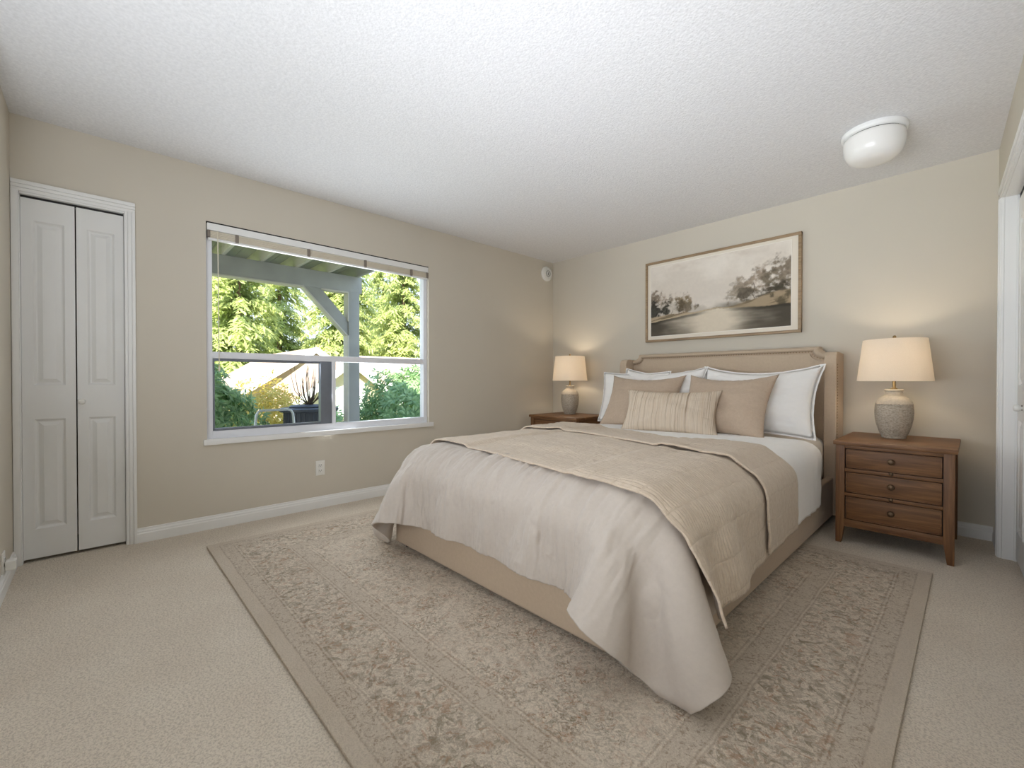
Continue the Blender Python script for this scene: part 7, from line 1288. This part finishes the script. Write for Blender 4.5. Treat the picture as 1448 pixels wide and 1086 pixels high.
def ridge(n, p=2.0): return (1 - np.abs(2 * n - 1)) ** p
def d_duvet(U, V, G):
    x, y, z = G[..., 0], G[..., 1], G[..., 2]
    foot = ss(.75, .45, V)              # the part hanging over the foot
    side = np.clip(ss(.55, .35, U) + ss(1.95, 2.15, U), 0, 1)
    corner = foot * side
    a = (fbm(U, V * .12, 22, 3, 5) - .5) * .022 * foot * (1 - side)
    a += (fbm(U, V * .18, 44, 3, 15) - .5) * .015 * ss(.95, .5, V) * (1 - side)
    a += -ridge(fbm(U + .02 * fbm(U, V, 9, 2, 2), V * .10, 26, 2, 65), 5.0) * .0055 * ss(1.0, .55, V) * (1 - side * .9) * ss(.25, .6, fbm(U, V * .5, 6, 2, 71))
    sl = U + .10 * V + .03 * fbm(U, V, 7, 2, 81)
    a += ridge(fbm(sl, V * .13, 36, 2, 91), 6.0) * .0075 * ss(1.05, .8, V) * (1 - side * .85) * ss(.3, .6, fbm(U, V, 7, 2, 95))
    b = (fbm(U * .15, V, 20, 3, 25) - .5) * .014 * side * (1 - foot)
    topw = (fbm(U * .8, V * .5, 9, 4, 35) - .5) * .016 * (1 - corner)
    fine = (fbm(U, V * .35, 60, 3, 45) - .5) * .005 * (1 - corner * .8)
    under = 1 - .75 * ss(.50, .62, V) * (1 - side)
    return (a + b + topw + fine) * under
def d_sheet(U, V, G):
    side = np.clip(ss(.55, .35, U) + ss(1.75, 1.95, U), 0, 1)
    return (fbm(U * .3, V, 16, 4, 5) - .5) * .018 * side + (fbm(U, V, 8, 4, 8) - .5) * .008
def d_quilt(U, V, G):
    return (fbm(U, V, 7, 4, 12) - .5) * .012 + (fbm(U * .7, V, 34, 3, 13) - .5) * .006

dv_ = cloth('duvet', 'duvet', M['duvet'], 5, .012, d_duvet, uvsz=(2.5, 1.395))
tag(dv_, 'oatmeal linen duvet draped over the foot of the bed down to the rug', 'duvet')
st_ = cloth('top_sheet', 'sheet', M['sheet'], 3, .005, d_sheet, uvsz=(2.32, .94))
tag(st_, 'white top sheet folded back below the pillows, hanging over the right side', 'sheet')
ql = thing('quilt', 'beige stitched quilt folded double across the middle of the bed', 'quilt', (0, 0, 0))
cloth('lower_layer', 'quilt', M['quilt'], 3, .008, d_quilt, ql, uvsz=(2.44, 1.42), lift=.010)
cloth('folded_layer', 'fold', M['quilt'], 3, .010, d_quilt, ql, uvsz=(2.44, .68), lift=.014)

# ------------------------------------------------------------------ pillows
def pillow(name, w, h, th, m, loc, lean, rz, label, cat, seed, flange=0.0, pinch=.06, group=None, sag=0.0, roll=0.0):
    n = 46
    bm = bmesh.new()
    iw = w / 2 - flange; ih = h / 2 - flange
    def P(i, j, s):
        u = -1 + 2 * i / n; v = -1 + 2 * j / n
        cu, cv = 1 - abs(u) ** 2.6, 1 - abs(v) ** 2.6
        prof = (max(cu, 0) * max(cv, 0)) ** .62
        x = u * iw * (1 - pinch * (1 - v * v)); z = v * ih * (1 - pinch * 1.1 * (1 - u * u))
        if v > 0: z -= sag * ih * (1 - u * u) * v
        nz = mnoise.noise(Vector((u * 2.4, v * 2.4, seed + s * 5)))
        nz2 = mnoise.noise(Vector((u * 7 * (1 + abs(v)), v * 6, seed * 3 + s * 5)))
        edge = (1 - prof)
        y = s * (th / 2) * prof * (1 + .22 * nz + .20 * nz2 * edge)
        # radial creases running in from the seams
        y += s * .011 * prof ** .5 * mnoise.noise(Vector((u * 16, v * 3, seed))) * abs(v) ** 2 + s * .011 * prof ** .5 * mnoise.noise(Vector((u * 3, v * 16, seed + 9))) * abs(u) ** 2
        return Vector((x, y, z + h / 2))
    g = {}
    for s in (-1, 1):
        for i in range(n + 1):
            for j in range(n + 1):
                e = i in (0, n) or j in (0, n)
                key = (i, j, 0 if e else s)
                if key not in g: g[key] = bm.verts.new(P(i, j, s))
        for i in range(n):
            for j in range(n):
                q = []
                for a, b in ((i, j), (i + 1, j), (i + 1, j + 1), (i, j + 1)):
                    e = a in (0, n) or b in (0, n)
                    q.append(g[(a, b, 0 if e else s)])
                bm.faces.new(q if s < 0 else q[::-1])
    if flange:
        # flat flange all round, slightly wavy
        ring = [(i, 0) for i in range(n)] + [(n, j) for j in range(n)] + [(i, n) for i in range(n, 0, -1)] + [(0, j) for j in range(n, 0, -1)]
        inner = [g[(a, b, 0)] for a, b in ring]
        outer = []
        for k, (a, b) in enumerate(ring):
            u = -1 + 2 * a / n; v = -1 + 2 * b / n
            p = g[(a, b, 0)].co.copy()
            p.x += flange * (1 if a == n else -1 if a == 0 else 0) ; p.z += flange * (1 if b == n else -1 if b == 0 else 0)
            p.y += .008 * mnoise.noise(Vector((u * 6, v * 6, seed + 2)))
            outer.append(p)
        for off in (-.0022, .0022):
            ov = [bm.verts.new(p + Vector((0, off, 0))) for p in outer]
            N = len(ring)
            for k in range(N):
                kk = (k + 1) % N
                bm.faces.new((inner[k], inner[kk], ov[kk], ov[k]) if off < 0 else (inner[kk], inner[k], ov[k], ov[kk]))
    bmesh.ops.recalc_face_normals(bm, faces=bm.faces[:])
    if roll: bm.transform(Matrix.Rotation(R(roll), 4, 'Y'))
    bm.transform(Matrix.Rotation(R(-lean), 4, 'X'))
    lowest = min(v.co.z for v in bm.verts)
    bm.transform(Matrix.Translation((0, 0, -lowest)))
    o = obj(name, bm, m, smooth=180)
    o.location = loc; o.rotation_euler = (0, 0, R(rz))
    tag(o, label, cat, group)
    return o
ZM = .602
pillow('pillow', .70, .50, .15, M['pillow_w'], (-2.205, 3.60, ZM), 13, 2, 'white pillow farthest left on the bed, edge next to the left lamp', 'pillow', 3, .012, .08)
pillow('pillow', .80, .58, .19, M['pillow_w'], (-1.945, 3.50, ZM), 26, -1, 'white pillow behind the left taupe cushion', 'pillow', 11, .012, .09, sag=.14)
pillow('pillow', .86, .58, .20, M['pillow_w'], (-1.155, 3.50, ZM), 26, -1, 'large white pillow leaning on the right half of the headboard', 'pillow', 23, .018, .09, sag=.16)
pillow('throw_pillow', .68, .53, .17, M['pillow_t'], (-1.985, 3.31, ZM), 32, 5, 'taupe square cushion on the left, corner under the striped cushion', 'cushion', 31, 0, .10, sag=.10)
pillow('throw_pillow', .66, .53, .17, M['pillow_t'], (-1.300, 3.28, ZM), 32, -3, 'taupe square cushion on the right in front of the large white pillow', 'cushion', 47, 0, .10, sag=.12)
pillow('lumbar_pillow', .72, .38, .16, M['stripe'], (-1.590, 3.10, ZM + .002), 30, 12, 'small oblong striped cushion at the front of the pile', 'cushion', 59, 0, .09, sag=.06)

# ================================================================== nightstands
def nightstand(x0, x1, yf, yb, label):
    w, d = x1 - x0, yb - yf
    r_ = thing('nightstand', label, 'nightstand', ((x0 + x1) / 2, yf, 0), 0)
    hw = w / 2
    def part(name, boxes, m, parent=None, bev=.003):
        bm = new_bm()
        for lo, hi in boxes: bx(bm, lo, hi, bev)
        return obj(name, bm, m, parent or r_)
    part('top', [((-hw - .012, -.018, .608), (hw + .012, d + .006, .634))], M['wood_x'], bev=.006)
    for sx in (-1, 1):
        for yy in (0, d - .045):
            bm = new_bm()
            xa, xb_ = (-hw, -hw + .045) if sx < 0 else (hw - .045, hw)
            xm = xa + .0 if sx < 0 else xb_
            # square leg, tapering on the inside below the apron
            prism(bm, [(xa, .609), (xb_, .609), (xb_ if sx > 0 else xb_, .115), (xb_ if sx > 0 else xb_ - .016, .0), (xa + .016 if sx > 0 else xa, .0), (xa, .115)], 1, yy, yy + .045, .003)
            obj('leg', bm, M['wood_z'], r_)
    part('side_panel', [((-hw + .010, .04, .115), (-hw + .024, d - .04, .609))], M['wood_y'], bev=0)
    part('side_panel', [((hw - .024, .04, .115), (hw - .010, d - .04, .609))], M['wood_y'], bev=0)
    part('back_panel', [((-hw + .04, d - .02, .115), (hw - .04, d - .008, .609))], M['wood_x'], bev=0)
    part('face_frame', [((-hw + .043, .004, a), (hw - .043, .030, b)) for a, b in ((.587, .609), (.444, .465), (.295, .315), (.104, .150))], M['wood_x'], bev=.0025)
    part('shadow_box', [((-hw + .025, .022, .12), (hw - .025, .03, .60))], M['dark'], bev=0)  # dark sheet behind the drawers, put in as shade for the gaps
    for k, (a, b) in enumerate(((.469, .583), (.319, .440), (.154, .291))):
        dw = part('drawer', [((-hw + .050, .010, a), (hw - .050, .026, b)), ((-hw + .050, .006, a), (-hw + .056, .012, b)), ((hw - .056, .006, a), (hw - .050, .012, b)), ((-hw + .05, .006, a), (hw - .05, .012, a + .006)), ((-hw + .05, .006, b - .006), (hw - .05, .012, b))], M['wood_x'], bev=.0015)
        bm = new_bm(); lathe(bm, [(0, .028), (.010, .027), (.016, .022), (.0175, .016), (.013, .010), (.007, .006), (.007, .0), (0, 0)], 24, Matrix.Translation((0, .011, (a + b) / 2 + .004)) @ Matrix.Rotation(PI / 2, 4, 'X'))
        obj('knob', bm, M['bronze'], dw, smooth=60)
    for zz in (.458, .308):
        bm = new_bm(); lathe(bm, [(0, .007), (.009, .006), (.011, .002), (.011, 0), (0, 0)], 16, Matrix.Translation((0, .005, zz)) @ Matrix.Rotation(PI / 2, 4, 'X')); obj('latch_button', bm, M['bronze'], r_, smooth=60)
    return r_
nightstand(-.592, -.066, 3.355, 3.985, 'brown oak nightstand with three drawers to the right of the bed')
nightstand(-3.330, -2.700, 3.440, 3.985, 'brown oak nightstand in the corner left of the bed, mostly hidden')

# ================================================================== lamps
def table_lamp(loc, label):
    r_ = thing('table_lamp', label, 'lamp', loc, 0)
    bm = new_bm()
    body = [(0, 0), (.060, 0), (.063, .004), (.062, .012), (.066, .020), (.076, .045), (.088, .085), (.0955, .125), (.098, .165), (.097, .195), (.0945, .217), (.096, .220), (.093, .224)]
    lathe(bm, body, 56); obj('base', bm, M['ceramic'], r_, smooth=60)
    bm = new_bm()
    lathe(bm, [(.0935, .222), (.088, .240), (.074, .258), (.056, .272), (.046, .280), (.043, .288), (.044, .302), (.049, .305), (.049, .312), (.046, .315), (0, .316)], 56); obj('neck', bm, M['ceramic_top'], r_, smooth=50)
    bm = new_bm(); lathe(bm, [(0, .315), (.018, .315), (.018, .322), (.009, .326), (.008, .40), (0, .40)], 24); tube(bm, [(0, 0, .40), (.05, 0, .44), (.055, 0, .52), (.03, 0, .60), (0, 0, .628)], .002, 6); tube(bm, [(0, 0, .40), (-.05, 0, .44), (-.055, 0, .52), (-.03, 0, .60), (0, 0, .628)], .002, 6)
    for k in range(3):
        a = k * 2 * PI / 3 + .4; tube(bm, [(0, 0, .628), (.157 * math.cos(a), .157 * math.sin(a), .628)], .002, 6)
    obj('harp', bm, M['brass'], r_, smooth=50)
    bm = new_bm(); lathe(bm, [(.189, .368), (.1905, .368), (.1905, .372), (.1615, .632), (.1615, .636), (.160, .636), (.160, .632), (.189, .372), (.189, .368)], 64); obj('lamp_shade', bm, M['shade'], r_, smooth=40)
    bm = new_bm(); lathe(bm, [(0, .628), (.006, .63), (.004, .640), (.009, .648), (.010, .655), (.006, .662), (0, .664)], 20); obj('finial', bm, M['brass'], r_, smooth=60)
    bm = new_bm(); lathe(bm, [(0, .400), (.013, .402), (.014, .43), (.024, .455), (.029, .478), (.024, .500), (.010, .512), (0, .514)], 24); obj('bulb', bm, M['bulb'], r_, smooth=60)
    ld = bpy.data.lights.new('lamp_light', 'POINT'); ld.energy = 3.5; ld.color = (1, .85, .66); ld.shadow_soft_size = .03
    lo = bpy.data.objects.new('lamp_light', ld); COL.objects.link(lo); lo.parent = r_; lo.location = (0, 0, .52)
    return r_
lp = table_lamp((-.355, 3.745, .634), 'lit table lamp with white drum shade on the right nightstand')
copy_thing(lp, (-3.075, 3.80, .634), .7, 'lit table lamp with white drum shade on the left nightstand, in the corner')

# ================================================================== outside
M['slab'] = plain('patio_concrete', (176, 170, 160), .9, .08, 4, 60, .2)
M['grass'] = plain('lawn', (150, 165, 100), .95, .2, 6, 60, .5, .02)
def ground_z(x): return -.16 if x > -9 else (-.16 + (x + 9) * .35 if x > -15 else -2.26)
bm = new_bm()
xs = [-3.72, -9, -12, -15, -50, -90]
for a, b in zip(xs, xs[1:]):
    vs = [bm.verts.new(p) for p in ((a, -40, ground_z(a) - .04), (b, -40, ground_z(b) - .04), (b, 70, ground_z(b) - .04), (a, 70, ground_z(a) - .04))]
    bm.faces.new(vs)
bmesh.ops.recalc_face_normals(bm, faces=bm.faces[:])
struct(obj('ground', bm, M['grass'], smooth=0))
bm = new_bm(); bx(bm, (-6.9, -3.5, -.30), (-3.73, 5.5, -.15), .01); struct(obj('patio_slab', bm, M['slab']))

M['deck'] = plain('grey_stained_timber', (164, 164, 158), .8, .08, 5, 40, .2)
M['deck_light'] = plain('pale_timber_lit_edges', (204, 200, 186), .8, .06, 6, 40, .2)  # pale joists; the same tone also colours in sunlit edges
dk = thing('patio_cover', 'grey timber deck cover over the patio, on a post with diagonal brace', 'deck', (-6.30, 2.74, -.15))
def dpart(name, boxes, m, bev=.006):
    bm = new_bm()
    for lo, hi in boxes: bx(bm, lo, hi, bev)
    return obj(name, bm, m, dk, shift=dk.location)
dpart('beam', [((-6.36, -3.4, 2.285), (-6.24, 2.86, 2.52))], M['deck'])
dpart('post', [((-6.37, 2.655, -.15), (-6.23, 2.815, 2.29))], M['deck'])
bm = new_bm(); prism(bm, [(2.04, 2.29), (2.27, 2.29), (2.66, 1.86), (2.66, 1.655)], 0, -6.35, -6.25, .004); obj('brace', bm, M['deck'], dk, shift=dk.location)
dpart('sunlit_edge', [((-6.37, -3.4, 2.268), (-6.23, 2.04, 2.286)), ((-6.37, 2.27, 2.268), (-6.23, 2.655, 2.286)), ((-6.375, 2.634, -.15), (-6.225, 2.656, 1.655)), ((-6.375, 2.640, 1.86), (-6.225, 2.656, 2.27))], M['deck_light'], .003)  # thin pale strips added as the sunlit edges of beam and post
bm = new_bm(); prism(bm, [(2.04, 2.288), (2.655, 1.655), (2.640, 1.640), (2.025, 2.273)], 0, -6.36, -6.24, .002); obj('sunlit_edge', bm, M['deck_light'], dk, shift=dk.location)  # pale strip added as the sunlit lower edge of the brace
for k in range(15):
    y = 2.80 - k * .42
    dpart('joist', [((-7.0, y - .02, 2.52), (-3.75, y + .02, 2.70))], M['deck_light'] if k else M['deck'])
dpart('fascia', [((-7.04, -3.4, 2.50), (-7.0, 2.84, 2.72))], M['deck'])
dpart('decking', [((-7.05, 2.84 - (k + 1) * .146, 2.70), (-3.74, 2.84 - k * .146 - .006, 2.73)) for k in range(42)], M['deck'], bev=0)

# ------------------------------------------------------------------ neighbouring houses
M['siding'] = plain('cream_siding', (212, 198, 168), .8, .03, 2)
M['roof'] = plain('brown_shingles', (176, 152, 132), .9, .12, 7, 30, .5, .02)
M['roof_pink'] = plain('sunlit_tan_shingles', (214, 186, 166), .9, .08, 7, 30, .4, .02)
M['fascia'] = plain('white_fascia', (246, 244, 238), .6, .01)
def gable(x, yc, zr, half, drop, depth, label, roofm, over=.35, base=-2.4, ends=True):
    """house whose gable end faces +x: apex at (x, yc, zr)"""
    r_ = thing('house', label, 'house', (x - depth / 2, yc, base))
    s_ = drop / half
    def part(name, bm, m): return obj(name, bm, m, r_, shift=r_.location, smooth=20)
    bm = new_bm()
    hw = half - over
    prism(bm, [(yc - hw, base), (yc + hw, base), (yc + hw, zr - s_ * hw - .12), (yc, zr - .12), (yc - hw, zr - s_ * hw - .12)], 0, x - depth, x - over, 0)
    part('wall', bm, M['siding'])
    for sg in (-1, 1):
        bm = new_bm(); prism(bm, [(yc, zr), (yc + sg * half, zr - drop), (yc + sg * half, zr - drop - .12), (yc, zr - .12)], 0, x - depth - over, x, 0)
        part('roof_slope', bm, roofm)
        bm = new_bm(); prism(bm, [(yc, zr + .02), (yc + sg * half, zr - drop + .02), (yc + sg * half, zr - drop - .22), (yc, zr - .22)], 0, x, x + .04, 0)
        part('rake_board', bm, M['fascia'])
    bm = new_bm(); bx(bm, (x - over - .02, yc - .55, zr - 1.75), (x - over + .03, yc + .55, zr - .85)); part('window', bm, M['fascia'])
    return r_
gable(-17, 5.99, 2.24, 2.5, 1.62, 7, 'cream neighbouring house with brown roof, gable left of the patio post', M['roof'])
gable(-13, 5.62, 1.66, 2.1, 1.62, 3.6, 'near cream outbuilding with low gable roof, half hidden behind the patio post', M['roof'], over=.25)
r_ = thing('house', 'long neighbouring house with sunlit tan roof running off to the right', 'house', (-21, 14, -2.4))
bm = new_bm(); prism(bm, [(-17.4, -2.4), (-17.4, .86), (-21, 2.1), (-24.4, .86), (-24.4, -2.4)], 1, 9.0, 22); obj('wall', bm, M['siding'], r_, shift=r_.location, smooth=20)
for a, b in (((-21, 2.22), (-16.9, .92)), ((-21, 2.22), (-25, .92))):
    bm = new_bm(); prism(bm, [a, b, (b[0], b[1] - .12), (a[0], a[1] - .12)], 1, 8.75, 22.3); obj('roof_slope', bm, M['roof_pink'], r_, shift=r_.location, smooth=20)
bm = new_bm(); bx(bm, (-16.95, 8.75, .74), (-16.85, 22.3, .92)); obj('gutter', bm, M['fascia'], r_, shift=r_.location)

# ------------------------------------------------------------------ foliage
def leafmat(name, ca_, cb_, trans=.35):
    def b(tr):
        at = tr.nodes.new('ShaderNodeAttribute'); at.attribute_name = 'tint'
        mx = tr.nodes.new('ShaderNodeMix'); mx.data_type = 'RGBA'
        mx.inputs[6].default_value = lin(ca_); mx.inputs[7].default_value = lin(cb_)
        tr.links.new(at.outputs['Fac'], mx.inputs[0])
        d = tr.nodes.new('ShaderNodeBsdfPrincipled'); d.inputs['Roughness'].default_value = .55
        tl = tr.nodes.new('ShaderNodeBsdfTranslucent')
        tr.links.new(mx.outputs[2], d.inputs[0]); tr.links.new(mx.outputs[2], tl.inputs[0])
        ms = tr.nodes.new('ShaderNodeMixShader'); ms.inputs[0].default_value = trans
        tr.links.new(d.outputs[0], ms.inputs[1]); tr.links.new(tl.outputs[0], ms.inputs[2])
        return ms
    return mixed(name, b)
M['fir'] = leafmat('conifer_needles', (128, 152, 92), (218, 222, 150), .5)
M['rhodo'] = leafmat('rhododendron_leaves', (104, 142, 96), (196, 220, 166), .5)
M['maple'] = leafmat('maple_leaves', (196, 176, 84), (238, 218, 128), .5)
M['bark'] = plain('bark', (112, 92, 72), .95, .2, 9, 30, .5, .02)

def leaves(name, C, D, Nn, L, Wd, tint, m, parent):
    """C centres, D long directions, Nn normals; rhombus leaves with a fold"""
    D = D / (np.linalg.norm(D, axis=1, keepdims=True) + 1e-9)
    S = np.cross(D, Nn); S /= np.linalg.norm(S, axis=1, keepdims=True) + 1e-9
    U_ = np.cross(S, D)
    L = L[:, None]; Wd = Wd[:, None]
    a = C - D * L * .5; c = C + D * L * .5 - U_ * L * .12
    b = C + S * Wd * .5 - U_ * Wd * .1; d = C - S * Wd * .5 - U_ * Wd * .1
    V = np.stack([a, b, c, d], 1).reshape(-1, 3)
    n = len(C)
    me = bpy.data.meshes.new(name)
    me.vertices.add(n * 4); me.vertices.foreach_set('co', V.ravel())
    me.loops.add(n * 4); me.loops.foreach_set('vertex_index', np.arange(n * 4))
    me.polygons.add(n); me.polygons.foreach_set('loop_start', np.arange(n) * 4); me.polygons.foreach_set('loop_total', np.full(n, 4))
    at = me.attributes.new('tint', 'FLOAT', 'POINT'); at.data.foreach_set('value', np.repeat(tint, 4).astype(np.float32))
    me.update(calc_edges=True)
    me.materials.append(m)
    o = bpy.data.objects.new(name, me); COL.objects.link(o); o.parent = parent
    return o

def conifer(loc, Ht, Rd, label, seed, n=330, group=None):
    rng = np.random.RandomState(seed)
    r_ = thing('conifer', label, 'tree', loc, 0, group)
    bm = new_bm(); tube(bm, [(0, 0, 0), (.05, .03, Ht * .5), (0, 0, Ht * .97)], .26, 8, .03); obj('trunk', bm, M['bark'], r_)
    C, D, N_, L, W_, T = [], [], [], [], [], []
    for k in range(n):
        h = (k + rng.rand()) / n; z = Ht * (.10 + .89 * h)
        ln = Rd * (1 - h) ** .75 * rng.uniform(.7, 1.15) + .15
        a = rng.rand() * 2 * PI
        m_ = int(14 + 36 * (1 - h))
        t_ = np.linspace(.12, 1, m_) ** .85
        dirv = np.array([math.cos(a), math.sin(a), 0])
        side = np.array([-math.sin(a), math.cos(a), 0])
        pos = dirv * (t_ * ln)[:, None]; pos[:, 2] += z + ln * (.18 * t_ - .5 * t_ ** 2)
        for sgn in (-1, 1):
            off = rng.uniform(.05, .38, m_) * (1 - .55 * t_) * ln * .5
            c = pos + side * (sgn * off)[:, None] + rng.normal(0, .06, (m_, 3)); c[:, 2] -= off * .5 + rng.uniform(0, .2, m_)
            d = dirv * .7 + side * sgn * .8 + np.array([0, 0, -.55]) + rng.normal(0, .35, (m_, 3))
            C.append(c); D.append(d); N_.append(np.array([0, 0, 1.]) + dirv * .35 + rng.normal(0, .35, (m_, 3)))
            L.append(rng.uniform(.25, .65, m_)); W_.append(rng.uniform(.06, .16, m_))
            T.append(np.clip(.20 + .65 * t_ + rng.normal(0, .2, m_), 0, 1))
    leaves('foliage', np.concatenate(C), np.concatenate(D), np.concatenate(N_), np.concatenate(L), np.concatenate(W_), np.concatenate(T), M['fir'], r_)
    return r_

def bush(name, loc, rad, n, leaf, label, cat, m, seed, whorl=6, stems=9):
    rng = np.random.RandomState(seed)
    r_ = thing(name, label, cat, loc)
    rx, ry, rz = rad
    bm = new_bm()
    k_ = n // whorl
    v = rng.normal(size=(k_, 3)); v /= np.linalg.norm(v, axis=1, keepdims=True); v[:, 2] = np.abs(v[:, 2]) * 1.25 - .25
    rr = rng.uniform(.55, 1.0, (k_, 1)) ** .5 * (1 + .12 * np.sin(v[:, :1] * 7 + seed) + .10 * np.sin(v[:, 1:2] * 9))
    P = v * rr * np.array([rx, ry, rz]) + np.array([0, 0, rz * .35])
    for k in range(0, stems):
        tube(bm, [(0.05 * rx * math.cos(k), .05 * ry * math.sin(k), 0), tuple(P[k] * .5 * np.array([1, 1, .8])), tuple(P[k] * .92)], .014, 6, .004)
    obj('stems', bm, M['bark'], r_)
    C, D, N_ = [], [], []
    for w in range(whorl):
        a = w * 2 * PI / whorl + rng.rand(k_) * .8
        out_ = v + rng.normal(0, .25, v.shape)
        out_ /= np.linalg.norm(out_, axis=1, keepdims=True)
        e1 = np.cross(out_, [0.1, .2, 1.]); e1 /= np.linalg.norm(e1, axis=1, keepdims=True); e2 = np.cross(out_, e1)
        d = e1 * np.cos(a)[:, None] + e2 * np.sin(a)[:, None] + out_ * .45
        d[:, 2] -= .15
        C.append(P + d * leaf * .5); D.append(d); N_.append(out_)
    C, D, N_ = map(np.concatenate, (C, D, N_))
    nn = len(C)
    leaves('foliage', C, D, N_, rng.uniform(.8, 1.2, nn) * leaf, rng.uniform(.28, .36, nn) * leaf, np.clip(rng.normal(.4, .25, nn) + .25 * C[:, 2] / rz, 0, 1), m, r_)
    return r_

TG = 'conifers behind the neighbouring houses'
trees = [(-30, 6.1, 14.2, 3.7, 'tall conifer at the left edge of the window view, behind the houses'), (-36, 10.0, 16, 4.1, 'conifer behind the brown gabled roof, left of the diagonal brace'),
         (-30, 12.0, 12.8, 3.5, 'conifer standing right behind the ridge of the cream gabled house'), (-38, 16.7, 17, 4.0, 'far conifer seen through the triangle between brace and post'),
         (-30, 17.0, 14, 4.0, 'broad pale conifer just right of the patio post'), (-33, 23.6, 15, 4.0, 'conifer at the right edge of the window view, behind the tan roof'),
         (-43, 7.0, 17, 4.2, 'most distant conifer, in the gap at the left of the window view'), (-44, 22.5, 18, 4.4, 'most distant conifer, behind the broad pale one right of the post')]
for i, (x, y, h_, rd, lab) in enumerate(trees):
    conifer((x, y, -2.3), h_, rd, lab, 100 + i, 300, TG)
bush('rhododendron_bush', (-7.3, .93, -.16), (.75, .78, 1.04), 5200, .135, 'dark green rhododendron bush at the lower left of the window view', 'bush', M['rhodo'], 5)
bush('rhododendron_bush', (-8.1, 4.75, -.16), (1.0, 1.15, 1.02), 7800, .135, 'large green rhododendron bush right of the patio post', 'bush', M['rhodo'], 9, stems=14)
bush('rhododendron_bush', (-9.4, 3.55, -.3), (.5, .45, .55), 700, .15, 'small green bush just left of the patio post', 'bush', M['rhodo'], 12)
bush('japanese_maple', (-8.9, 2.25, -.16), (.65, .72, .86), 5200, .085, 'golden yellow shrub beside the dark planter', 'shrub', M['maple'], 15, whorl=5)
bush('leafy_tree', (-19.0, 1.75, -2.0), (1.8, 1.5, 2.6), 3600, .30, 'bright green leafy tree left of the brown gabled roof', 'tree', leafmat('pale_leaves', (142, 166, 80), (214, 214, 134)), 19)
bush('hedge', (-12.5, .8, -.6), (1.2, 1.4, 1.3), 3600, .18, 'pale yellow-green hedge behind the rhododendron at the left', 'hedge', leafmat('hedge_leaves', (150, 160, 90), (216, 208, 140)), 22)

# ------------------------------------------------------------------ planter with spiky branches
pl = thing('planter', 'dark slatted round planter with wide rim and spiky bare branches', 'planter', (-6.75, 2.28, -.15))
M['planter'] = plain('dark_planter', (66, 70, 78), .5, .1, 9)
bm = new_bm(); lathe(bm, [(0, 0), (.30, 0), (.325, .06), (.335, .70), (.30, .70), (.29, .62), (0, .62)], 36)
for k in range(36):
    a = k * 2 * PI / 36
    bx(bm, (-.012, -.009, .02), (.012, .009, .70), .003, 1, Matrix.Rotation(a, 4, 'Z') @ Matrix.Translation((.336, 0, 0)) @ Matrix.Rotation(PI / 2, 4, 'Z'))
obj('tub', bm, M['planter'], pl)
bm = new_bm(); lathe(bm, [(.27, .70), (.385, .70), (.40, .715), (.40, .745), (.385, .755), (.30, .76), (.27, .74), (.27, .70)], 40); lathe(bm, [(.0, .74), (.26, .745), (.27, .775), (.25, .79), (.16, .80), (0, .80)], 40); obj('rim', bm, M['planter'], pl, smooth=40)
bm = new_bm()
rng_ = random.Random(4)
for k in range(34):
    a = rng_.random() * 2 * PI; s_ = rng_.uniform(.06, .26); h_ = rng_.uniform(.28, .62)
    tube(bm, [(.03 * math.cos(a), .03 * math.sin(a), .79), (s_ * .8 * math.cos(a), s_ * .8 * math.sin(a), .79 + h_ * .35), (s_ * math.cos(a), s_ * math.sin(a), .79 + h_ * .7), (s_ * 1.02 * math.cos(a + .1), s_ * 1.02 * math.sin(a + .1), .79 + h_)], .006, 5, .002)
obj('branches', bm, plain('dark_stems', (92, 78, 64), .8, .1), pl)

ch = thing('patio_chair', 'light metal patio chair frame with low curved back, under the window', 'chair', (-5.05, 1.36, -.15))
M['alu'] = plain('pale_aluminium', (206, 210, 208), .35, .04, 20, Metallic=.5)
bm = new_bm(); tube(bm, [(0, -.21, .42), (-.0, -.175, .80), (0, -.155, .835), (0, -.12, .845), (0, .12, .845), (0, .155, .835), (0, .175, .80), (0, .21, .42)], .012, 8); tube(bm, [(.0, -.19, .66), (0, .19, .66)], .007, 6); obj('backrest', bm, M['alu'], ch)
bm = new_bm(); bx(bm, (-.42, -.21, .41), (0, .21, .435), .008); obj('seat', bm, M['alu'], ch)
for x, y in ((0, -.21), (0, .21), (-.42, -.21), (-.42, .21)):
    bm = new_bm(); tube(bm, [(x, y, .42), (x + (.04 if x == 0 else -.03), y * 1.08, .012)], .011, 8); obj('leg', bm, M['alu'], ch)
for y in (-.235, .235):
    bm = new_bm(); tube(bm, [(-.02, y * .93, .60), (-.30, y, .62), (-.40, y, .60), (-.42, y, .42)], .011, 8); obj('armrest', bm, M['alu'], ch)
